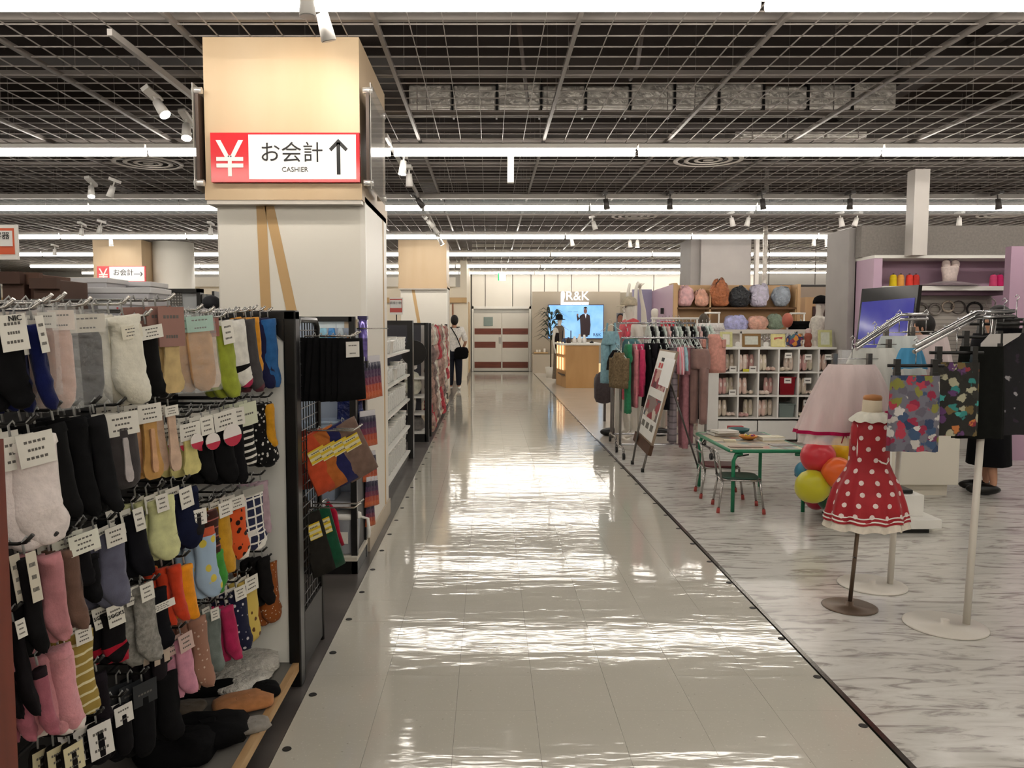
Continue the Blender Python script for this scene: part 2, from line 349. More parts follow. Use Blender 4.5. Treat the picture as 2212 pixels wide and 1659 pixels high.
# linear lamps
lampm = mat('#fff8ee', .5, emit=LAMP)
lproto = thing('linear_ceiling_lamp', 'x', 'lamp'); MB().box(-1.18, 1.18, -.05, .05, .035, .075).build('lamp_housing', mat('#efece6', .4, nz=(5, .03)), lproto)
MB().cyl((-1.17, 0, 0), (1.17, 0, 0), .035, n=10).build('lamp_tube', lampm, lproto)
rows = [(-1.6, None), (.9, None), (4.27, 'nearest row at the picture top'), (7.8, 'second row from the front'), (11.4, 'third row behind the glass barrier'), (15.0, 'fourth row'), (18.6, 'fifth row'), (22.2, 'sixth row'), (25.0, 'last row before the far wall')]
names9 = ['far left', 'left', 'left of the sign pillar', 'beside the sign pillar', 'over the aisle', 'right of the aisle', 'over the clothes racks', 'right', 'further right', 'far right']
first = True
for y, nm in rows:
    for i in range(-5, 7):
        x = 2.38 * i + .25
        if -1.9 < x + .9 and x - 1.2 < -.7 and False: continue
        if nm is None and abs(i) > 2: continue
        side = names9[i + 4] if 0 <= i + 4 < 10 else 'outermost left'
        lb = 'linear tube lamp, ' + (nm if nm else ('row overhead ' if y > 0 else 'row behind the viewer')) + ', ' + (side if i < 6 else 'at the far right end')
        if first: o = lproto; first = False
        else: o = copy_tree(lproto)
        o.location = (x, y, 3.16); o['label'] = lb; o['group'] = 'linear lamps under the grid ceiling'
# glass smoke barrier
gb = thing('glass_smoke_barrier', 'clear glass smoke barrier hanging in a metal rail across the ceiling', 'barrier', (0, 10.8, 0))
bxo('top_rail', -17, 17, -.03, .03, 3.2, 3.26, mat('#8f8a85', .4, .6, nz=(4, .05)), gb); bxo('bottom_rail', -17, 17, -.012, .012, 2.975, 2.995, mat('#77726d', .4, .7, nz=(4, .05)), gb)
gp = MB().box(-.895, .895, -.003, .003, 2.99, 3.21).build('glass_pane', mat('#dfe6e6', .05, alpha=.22), gb)
for i in range(-9, 10):
    o = gp if i == -9 else gp.copy()
    if i > -9: C.objects.link(o)
    o.location.x = 1.8 * i + .3
# round diffusers
dp = thing('round_air_diffuser', 'x', 'vent'); DM = mat('#c9c2ba', .5, nz=(4, .04))
MB().cyl((0, 0, .02), (0, 0, .03), .37, n=28).build('dark_throat', mat('#3a3532', .8, nz=(3, .1)), dp)
for k, (r0, r1) in enumerate(((.365, .32), (.255, .21), (.15, .11), (.055, .01))): MB().lathe([(r0, -.012), (r1, -.014), (r1, -.008), (r0, -.006)], n=28, cap=False).build('diffuser_ring', DM, dp)
for k, (u, v, lb) in enumerate(((1530, 344, 'round air diffuser above the aisle right, nearest'), (320, 351, 'round air diffuser left of the sign pillar'), (1370, 466, 'round air diffuser behind the glass barrier, middle'), (2165, 463, 'round air diffuser behind the glass barrier, far right'), (1750, 577, 'small far round air diffuser at right'))):
    r_ = ray(u, v); p = Vector((0, 0, H)) + r_ * ((GZ - .01 - H) / r_.z)
    if p.y > 24: continue
    o = dp if k == 0 else copy_tree(dp); o.location = p; o['label'] = lb
# pillars --------------------------------------------------------------
PW = mat('#e2ddd2', .45, nz=(1.5, .02)); BOXW = mat('#c9b292', .5, pat=('wood', '#c0a684', (3, 3, .35)))
def pillar(x0, x1, y0, y1, nm, vstrips=True, z1=2.26):
    p = struct(thing('pillar', None, None, (0, 0, 0)))
    bxo('pillar_shaft', x0, x1, y0, y1, 0, z1 + .05, PW, p, bev=.012)
    bxo('pillar_base', x0 - .006, x1 + .012, y0 - .012, y1 + .006, 0, .12, mat('#b8ab97', .5, nz=(3, .05)), p)
    bxo('corner_guard', x1 - .03, x1 + .003, y0 - .003, y0 + .03, .12, z1, mat('#e6e2d9', .4, nz=(3, .03)), p)
    bxo('side_batten', x1, x1 + .004, y1 - .22, y1 - .19, .12, z1, WOOD, p)
    bxo('wood_cladding', x0 - .03, x1 - .012, y0 - .09, y1 + .05, z1 + .09, GZ - .01, BOXW, p)
    bxo('cladding_band', x0 - .035, x1 + .0, y0 - .1, y1 + .06, z1, z1 + .1, BOXW, p)
    bxo('cladding_rim', x0 - .028, x1 - .006, y0 - .09, y1 + .05, z1 - .025, z1, mat('#a9a39b', .3, .5, nz=(3, .03)), p)
    if vstrips:
        for a, b in vstrips:
            MB().prism([(a, z1 - .02), (a + .062, z1 - .02), (b + .075, .12), (b, .12)], y0 - .004, y0 + .001).build('slanted_strip', WOOD, p)
    return p
pillar(-1.735, -.79, 5.08, 6.14, '', [(-1.48, -1.43), (-1.43, -1.02)])
pillar(-1.83, -.86, 16.4, 17.4, '', [(-1.6, -1.25)])
pillar(-8.1, -7.12, 16.4, 17.4, '', None, 2.2)
o = MB().cyl((-6.75, 17.0, 0), (-6.75, 17.0, GZ), .42, n=24).build('round_column', PW); struct(o)
for nm, x0, x1, y0, y1, z1 in (('grey_column', 4.3, 5.32, 16.1, 17.1, GZ), ('grey_pier', 4.42, 4.86, 9.75, 10.4, 2.68)):
    struct(bxo(nm, x0, x1, y0, y1, 0, z1, GREYCOL, bev=.01))
struct(bxo('column_return', 4.12, 4.3, 16.2, 17.1, 0, GZ, mat('#8d8886', .7, nz=(3, .05))))
# --- sign board on the near pillar
yenw = mat('#f4f0ec', .35, nz=(5, .02))
def cashier(loc, s, arrow, lbl, glow=False):
    t = thing('cashier_sign', lbl, 'sign', loc); W, Hh = .92 * s, .30 * s
    bxo('sign_board', -W / 2, W / 2, 0, .035 * s, -Hh / 2, Hh / 2, mat('#d03038', .12, nz=(5, .03)), t)
    bxo('white_field', -W / 2 + .235 * s, W / 2 - .022 * s, -.002, 0, -Hh / 2 + .018 * s, Hh / 2 - .012 * s, mat('#f4f3f2', .12, nz=(5, .02)), t)
    y = MB(); cx_ = -W / 2 + .118 * s; k = .012 * s
    for sx_ in (-1, 1): y.prism([(cx_ + sx_ * .085 * s, .105 * s), (cx_ + sx_ * .055 * s, .105 * s), (cx_ - sx_ * .0 * s, .0), (cx_ + sx_ * .018 * s, -.02 * s)], -.003, -.001)
    y.box(cx_ - k, cx_ + k, -.003, -.001, -.115 * s, .01 * s); y.box(cx_ - .083 * s, cx_ + .083 * s, -.0035, -.001, -.022 * s, .002 * s); y.box(cx_ - .083 * s, cx_ + .083 * s, -.0035, -.001, -.062 * s, -.038 * s)
    y.build('yen_symbol', yenw, t)
    text('お会計', .132 * s, INK, t, (-W / 2 + .50 * s, -.004, .022 * s), bold=.0)
    if arrow == 'up': text('CASHIER', .042 * s, mat('#4a4846', .6, nz=(9, .1)), t, (-W / 2 + .52 * s, -.004, -.075 * s), name='small_lettering')
    a = MB(); ax = W / 2 - .13 * s
    if arrow == 'up':
        a.box(ax - .0115 * s, ax + .0115 * s, -.004, -.001, -.105 * s, .09 * s)
        for q in (-1, 1): a.prism([(ax, .112 * s), (ax, .08 * s), (ax + q * .044 * s, .036 * s), (ax + q * .058 * s, .052 * s)], -.004, -.001)
    else:
        a.box(ax - .09 * s, ax + .07 * s, -.004, -.001, -.006 * s, .006 * s)
        for q in (-1, 1): a.prism([(ax + .08 * s, 0), (ax + .06 * s, 0), (ax + .03 * s, q * .036 * s), (ax + .04 * s, q * .045 * s)], -.004, -.001)
    a.build('arrow_symbol', INK, t); return t
pz = A(616, 340, 4.95); cashier(pz, 1.0, 'up', 'red and white cashier sign with yen mark and upward arrow on the near pillar')
pz = A(262, 592, 16.27); cashier(pz, 1.08, 'right', 'small cashier sign with right-pointing arrow on the far left pillar')
# side sign panels
for sx_, nm, lb in ((-1.795, 0, 'sign panel on the left face of the near pillar, seen edge-on'), (-.745, 1, 'hanging acrylic sign panel on the right face of the near pillar')):
    t = thing('side_sign_panel', lb, 'sign', (sx_, 4.95, 2.34))
    s_ = 1 if nm else -1
    bxo('backing_board', -.012, .008, 0, .62, .03, .56, mat('#4a3a30', .5, nz=(9, .1)), t)
    bxo('acrylic_sheet', .02 * s_ - .0025, .02 * s_ + .0025, -.02, .64, -.02, .62, mat('#b9b4ae', .08, alpha=.55, nz=(5, .1)), t)
    for z in (.02, .58):
        for y in (.01, .6): MB().cyl((-.03 * s_, y, z), (.032 * s_, y, z), .02, n=12).build('standoff_bolt', mat('#e8e6e2', .15, .6, nz=(5, .05)), t)
# spotlights ----------------------------------------------------------
def make_spot(col, on):
    t = thing('track_spotlight', 'x', 'spotlight'); mm = mat(col, .4, nz=(8, .03))
    bxo('adapter', -.03, .03, -.10, .10, .13, .165, mm, t)
    MB().cyl((0, 0, .13), (0, 0, .07), .009, n=6).build('stem', mm, t)
    h = MB(); h.cyl((0, 0, .075), (0, 0, -.06), .032, .042, 14); h.build('lamp_head', mm, t)
    MB().cyl((0, 0, -.058), (0, 0, -.064), .038, n=14).build('lens', mat('#fff7ea', .4, emit=55) if on else mat('#8e8a86', .3, nz=(9, .1)), t)
    return t
SP = {('#e4e1dc', 1): make_spot('#e4e1dc', 1), ('#e4e1dc', 0): make_spot('#e4e1dc', 0), ('#4d4a48', 0): make_spot('#4d4a48', 0)}
used = set()
W_, D_ = '#e4e1dc', '#4d4a48'
spots = [(704, 62, 4.35, W_, 0, -25, 12, 'white spotlight in front of the sign pillar, at the top of the picture'), (664, 8, 4.0, W_, 0, 0, 0, 'white spotlight crossing the top lamp'),
 (347, 180, 6.0, W_, 1, 25, 35, 'lit white spotlight on the left track, upper one'), (402, 258, 6.7, W_, 1, 38, 8, 'lit white spotlight on the left track, lower one'),
 (197, 415, 9.6, W_, 1, 35, 10, 'lit spotlight of a pair at left below the second lamp row'), (240, 415, 9.6, W_, 0, 0, -20, 'unlit spotlight of a pair at left below the second lamp row'),
 (870, 362, 8.2, W_, 1, 10, -6, 'lit spotlight right of the near pillar'), (884, 386, 8.9, W_, 0, -5, 0, 'unlit spotlight right of the near pillar, behind the lit one'),
 (908, 432, 10.5, D_, 0, -20, 40, 'dark spotlight tilted at the glass barrier beside the near pillar'), (930, 478, 12.6, W_, 0, -40, 40, 'white spotlight above the second pillar, front one'), (952, 522, 15, W_, 1, -30, 30, 'lit spotlight above the second pillar'), (941, 492, 13.4, W_, 0, -30, 30, 'white spotlight above the second pillar, middle one'),
 (1310, 441, 10.6, D_, 0, 0, 10, 'dark spotlight at the glass barrier, first right of the aisle'), (1447, 437, 10.6, D_, 0, 0, 0, 'dark spotlight at the glass barrier, second from the aisle'), (1648, 436, 10.6, D_, 0, 0, 8, 'dark spotlight at the glass barrier, third from the aisle'), (1836, 432, 10.6, D_, 0, 0, 0, 'dark spotlight at the glass barrier, just left of the white post'), (1970, 434, 10.6, D_, 0, 0, 8, 'dark spotlight at the glass barrier, left beside the white post'), (2157, 434, 10.6, D_, 0, 0, 8, 'dark spotlight at the glass barrier, far right'),
 (1284, 472, 12.8, W_, 0, -10, 18, 'white spotlight above the clothes racks'), (1582, 477, 12.4, W_, 0, 0, 12, 'white spotlight of a pair right of centre, left one'), (1615, 475, 12.4, W_, 0, 0, -12, 'white spotlight of a pair right of centre, right one'), (1818, 475, 12.4, W_, 0, 0, 12, 'white spotlight of the pair left of the white post, left one'), (1848, 473, 12.4, W_, 0, 0, -16, 'white spotlight of the pair left of the white post, right one'),
 (1377, 521, 15.6, W_, 1, 0, 0, 'lit white spotlight beyond the racks'), (1361, 528, 15.6, W_, 0, 0, 5, 'dim white spotlight beside the lit one beyond the racks'), (1236, 524, 15.4, W_, 0, 0, 10, 'white spotlight over the far aisle'), (1786, 521, 15.4, W_, 1, 0, 10, 'lit spotlight right of the grey column'), (1758, 525, 15.4, W_, 0, 0, 0, 'dim spotlight right of the grey column'),
 (176, 503, 13.2, W_, 1, 15, 0, 'lit spotlight above the left rear lamp row, left one'), (215, 497, 13.2, W_, 0, 0, -15, 'unlit spotlight above the left rear lamp row'), (240, 524, 15.2, W_, 1, -10, 0, 'lit spotlight in front of the far left pillar'), (455, 502, 13.2, W_, 1, 10, 0, 'lit spotlight left beside the near pillar'), (118, 546, 16.5, W_, 1, 10, 0, 'lit far spotlight at left above the shelves'), (2072, 480, 12.4, W_, 0, 0, 0, 'white spotlight right of the white post')]
for u, v, Y, c_, on, tx, ty, lb in spots:
    o = SP[(c_, on)]
    if (c_, on) in used: o = copy_tree(o)
    used.add((c_, on)); o.location = A(u, v, Y); o.location.z = min(o.location.z, GZ - .17); gap_ = GZ - o.location.z - .165
    if gap_ > .012: MB().cyl((0, 0, .16), (0, 0, .165 + gap_ + .03), .008, n=6).build('drop_rod', DK, o)
    o.rotation_euler = (rad(tx) * -.6, rad(ty) * -1, 0); o['label'] = lb
tr = bxo('light_track', -.015, .015, 4.85, 6.6, GZ - .05, GZ - .01, mat('#b5b0ab', .5, nz=(4, .04))); tr.location.x = -2.27; tag(tr, 'thin lighting track left of the near pillar', 'track')
tr = bxo('lighting_track', -.015, .015, 7.4, 14, GZ - .05, GZ - .01, mat('#b5b0ab', .5, nz=(4, .04))); tr.location.x = -.95; tag(tr, 'long lighting track right of the near pillar', 'track')
def spotlamp(loc, target, power, size=50, col=(1, .93, .82)):
    l = bpy.data.lights.new('spot', 'SPOT'); l.energy = power; l.spot_size = rad(size); l.spot_blend = .7; l.color = col; l.shadow_soft_size = .04
    o = bpy.data.objects.new('spot', l); C.objects.link(o); o.location = loc; o.rotation_euler = (Vector(target) - Vector(loc)).to_track_quat('-Z', 'Y').to_euler()
spotlamp(A(702, 110, 4.3), A(668, 262, 4.99), 17, 78)
spotlamp(Vector((-1.2, 15.0, 3.1)), Vector((-1.2, 16.3, 2.72)), 22, 60)
spotlamp(Vector((-7.6, 15.2, 3.1)), Vector((-7.6, 16.3, 2.6)), 26, 60)
# hanging post, emergency lamp bar, exit sign
p = A(1103, 366, 8.25); o = bxo('hanging_fixture', -.033, .033, -.033, .033, -.14, .14, mat('#e3dfda', .5, nz=(4, .03)), bev=.005); o.location = p; tag(o, 'white square fixture hanging straight down over the aisle', 'fixture')
o = bxo('ceiling_post', 4.85, 5.02, 9.1, 9.27, 2.29, GZ, mat('#cbc5bf', .5, nz=(4, .03))); struct(o)
p = A(1084, 598, 22.5); t = thing('exit_sign', 'small white and green exit sign hanging before the far wall', 'sign', p); bxo('sign_case', -.11, .11, -.03, .03, -.11, .11, mat('#eef4ee', .4, emit=.8), t); bxo('green_edge', -.11, -.07, -.034, -.03, -.11, .11, mat('#2f9b62', .4, emit=.6), t); MB().cyl((0, 0, .11), (0, 0, .9), .01, n=6).build('rod', WHITE, t)
# ================================================================== LEFT: sock gondola
BX = -1.24; FX = -.88
g = thing('sock_display_gondola', 'black framed sock display rack with grey end panel beside the aisle', 'display rack', (0, 0, 0))
bxo('back_panel', BX - .03, BX, .95, 3.13, .1, 1.5, mat('#1b1a1a', .7, nz=(3, .2)), g)
bxo('end_panel', BX, -.80, 3.13, 3.15, .1, 1.50, mat('#dcdcd7', .55, nz=(3, .03)), g, label='pale grey end panel')
pm = MB(); bxo('post', -.815, -.765, 3.12, 3.19, 0, 1.535, BLACKM, g, bev=.006)
bxo('top_rail', BX - .03, -.765, 3.12, 3.19, 1.495, 1.535, BLACKM, g, bev=.006)
MB().prism([(-.90, 1.5), (-.81, 1.5), (-.81, 1.41)], 3.115, 3.13).build('corner_gusset', BLACKM, g)
bxo('base_deck', BX, -.80, .95, 3.14, .07, .098, mat('#6f6c67', .5, nz=(4, .06)), g, label='grey base shelf')  # deck grey is darkened to carry the shadow low in the display
bxo('wood_edge', -.80, -.775, .95, 3.15, .068, .103, mat('#c9a97e', .55, pat=('wood', '#9a7446', (14, 3, 14))), g, label='light plywood front edge')
bxo('kick_board', BX, -.86, .95, 3.14, 0, .07, BLACKM, g)
bxo('near_upright', -.915, -.87, 1.33, 1.40, .0, 1.27, mat('#6b2f20', .5, nz=((20, 20, 2), .2)), g, label='reddish brown wooden upright')
for z in (1.49, 1.19, .88, .57, .36): MB().cyl((BX + .02, 1.0, z), (BX + .02, 3.12, z), .006, n=6).build('back_rail', BLACKM, g)
for k, z in enumerate((1.17, .885, .60)):
    for q in range(4): MB().cyl((BX + .06 + .075 * q, 2.45, z), (BX + .06 + .075 * q, 3.12, z - .0), .004, n=5).build('mesh_bar', mat('#3b3a39', .4, .5, nz=(9, .1)), g)
HOOKS = MAT_HOOK = mat('#b5b2ae', .25, .9, nz=(9, .06)); HOOKD = mat('#2a2928', .35, .6, nz=(9, .1))
def hook(y, z, x1, silver):
    x0 = BX; pts = [(x0, y, z), (x1 - .03, y, z), (x1 - .015, y, z + .003), (x1, y, z + .018)]
    return MB().tube(pts, .0038, 6).build('hook', HOOKS if silver else HOOKD, g)
def sockmesh(w_, h, th, cols, seed, mir=1):
    # centre line x, z, half width (of w)
    P_ = [(0, 0, .29, 0), (0, -.012, .31, 0), (.0, -.09, .31, 0), (0, -.10, .30, 1), (-.01, -.28, .285, 1), (-.025, -.45, .285, 1), (-.05, -.58, .30, 1), (-.07, -.66, .32, 2), (-.05, -.74, .32, 1), (.0, -.81, .29, 1), (.05, -.88, .26, 1), (.09, -.93, .23, 3), (.13, -.975, .16, 3), (.15, -1.0, .06, 3)]
    rings = []; mis = []
    for k, (x, z, hw, mi) in enumerate(P_):
        a = P_[max(k - 1, 0)]; b = P_[min(k + 1, len(P_) - 1)]; d = Vector(((b[0] - a[0]) * w_, (b[1] - a[1]) * h)).normalized(); nx, nz_ = -d.y, d.x
        if nx < 0: nx, nz_ = -nx, -nz_
        q = 1 + .05 * noise.noise(Vector((seed, k * .8, 0)))
        ring = []
        for i in range(12):
            t = 2 * math.pi * i / 12; u_ = math.cos(t) * hw * w_ * q; y = math.sin(t) * th * (.4 + .6 * math.sqrt(max(0, hw / .3))) * (.8 if k else .3)
            ring.append(((x * w_ + nx * u_) * mir, y + .01 * noise.noise(Vector((k * .5, seed, t))), z * h + nz_ * u_))
        rings.append(ring); mis.append(mi)
    return MB().loft(rings, mis=mis)
def hanger(t, w_, z0=0):
    MB().tube([(0, 0, z0 - .012), (0, 0, z0 + .012), (.009, 0, z0 + .02), (.014, 0, z0 + .008)], .0025, 5).build('plastic_hook', mat('#a8a8a6', .3, alpha=.85) if z0 == 0 else BLACKM, t)
def card(t, w_, z0, z1, m=None, y=-.012, x=0, name='card', lines=2, ink=INK, rot=0):
    M_ = Matrix.Rotation(rot, 4, 'Y') if rot else None
    o = MB().box(x - w_ / 2, x + w_ / 2, y - .0012, y, z1, z0, 0, M_)
    b = o.build(name, m or CARD, t)
    if lines:
        q = MB(); h = z0 - z1
        for k in range(lines):
            zz = z0 - h * (.25 + .5 * k / max(1, lines - 1) if lines > 1 else .5); ww = w_ * (.62 - .15 * (k % 2))
            nn = 5
            for c_ in range(nn): q.box(x - ww / 2 + ww * c_ / nn, x - ww / 2 + ww * (c_ + .7) / nn, y - .0016, y - .0011, zz - h * .04, zz + h * .04, 0, M_)
        q.build('print', mat('#5c5955', .6, nz=(9, .1)) if ink is INK else ink, b)
    return b
def foot(w_, h, y, m, t, name='insole', z0=0, prof=None):
    prof = prof or [(.20, 0), (.26, -.08), (.25, -.3), (.30, -.6), (.40, -.8), (.36, -.93), (.2, -1.0)]
    out = [(-a * w_, z0 + z * h) for a, z in prof] + [(a * w_, z0 + z * h) for a, z in reversed(prof)]
    return MB().prism(out, y - .006, y).build(name, m, t)
def pack(kind, w_, h, c, seed):
    """c: dict of colours; returns thing with parts, hanging from its origin, front = -y"""
    t = thing('sock_pack', 'x', 'socks'); main = c['m']
    m0 = main if not isinstance(main, str) else cloth(main)
    g_ = lambda k: (cloth(c[k]) if isinstance(c.get(k), str) else c.get(k)) or m0
    if kind == 'sock':
        sockmesh(w_, h * .96, c.get('th', .016), None, seed, c.get('mir', 1)).build('sock', [g_('cuff'), m0, g_('heel'), g_('toe')], t, loc=(0, 0, -.02))
        if c.get('tag', 1):
            tw = w_ * c.get('tw', .4); card(t, tw, -h * c.get('t0', .02), -h * c.get('t1', .28), mat(c.get('tc', '#e2dfd6'), .6, nz=(40, .03)), y=-.022, name='paper_band', lines=c.get('ln', 3), x=c.get('tx', 0) * w_)
        hanger(t, w_)
    elif kind == 'card':
        card(t, w_ * .92, -.01, -h * c.get('hd', .33), mat(c.get('tc', '#e2dfd6'), .6, nz=(40, .03)), y=-.012, lines=c.get('ln', 3))
        if c.get('body', 'foot') == 'foot': foot(w_, h * (1 - c.get('hd', .33) + .06), -.004, m0, t, z0=-h * (c.get('hd', .33) - .06))
        elif c['body'] == 'flat':
            MB().loft([[((math.cos(a) * w_ / 2 * .9 * q), math.sin(a) * .014 * q, -h * z) for a in [2 * math.pi * i / 14 for i in range(14)]] for z, q in ((.1, .75), (.25, .98), (.5, 1), (.8, .98), (.93, .85), (1, .45))]).build('folded_sock', m0, t)
        if c.get('stripe'): foot(w_ * .3, h * .55, -.0125, cloth(c['stripe']), t, 'pale_insert', z0=-h * .36)
        hanger(t, w_)
    elif kind == 'film':
        MB().loft([[((math.cos(a) * w_ / 2 * .92 * q), math.sin(a) * .014 * q, -h * z) for a in [2 * math.pi * i / 14 for i in range(14)]] for z, q in ((.22, .8), (.3, 1), (.55, 1), (.8, 1), (.93, .8), (1, .35))]).build('folded_sock', m0, t)
        card(t, w_ * .95, -.01, -h * .24, mat(c.get('tc', '#d6d2c8'), .6, nz=(40, .03)), y=-.014, name='header_card')
        MB().box(-w_ / 2, w_ / 2, -.021, -.019, -h * 1.01, .0).build('clear_bag', plastic_film(), t); hanger(t, w_)
    if c.get('badge'):
        r_ = w_ * .28; bb = MB().cyl((w_ * .12, -.026, -h * c.get('bz', .4)), (w_ * .12, -.0235, -h * c.get('bz', .4)), r_, n=18).build('round_badge', mat('#e6e0dc', .4, nz=(20, .03)), t)
        MB().prism([(w_ * .12 + r_ * math.cos(a), -h * c.get('bz', .4) + r_ * math.sin(a)) for a in [math.pi * (1.05 + .9 * i / 8) for i in range(9)]], -.0272, -.026).build('badge_band', mat(c['badge'], .4, nz=(9, .05)), bb)
    return t
dots = lambda a, b, s, th, rn=.6: mat(a, .9, 0, None, None, pat=('dots', b, s, th, rn), sheen=.1)
strp = lambda a, b, n_, d_, ax=2: mat(a, .9, 0, None, (200, .2, .001), pat=('stripes', b, n_, d_, ax), sheen=.1)
chk = lambda a, b, n_, d_: mat(a, .9, 0, None, None, pat=('check', b, n_, d_), sheen=.1)
FLUFF = lambda c: mat(c, .95, 0, (60, .08), (110, .6, .004), sheen=.3)
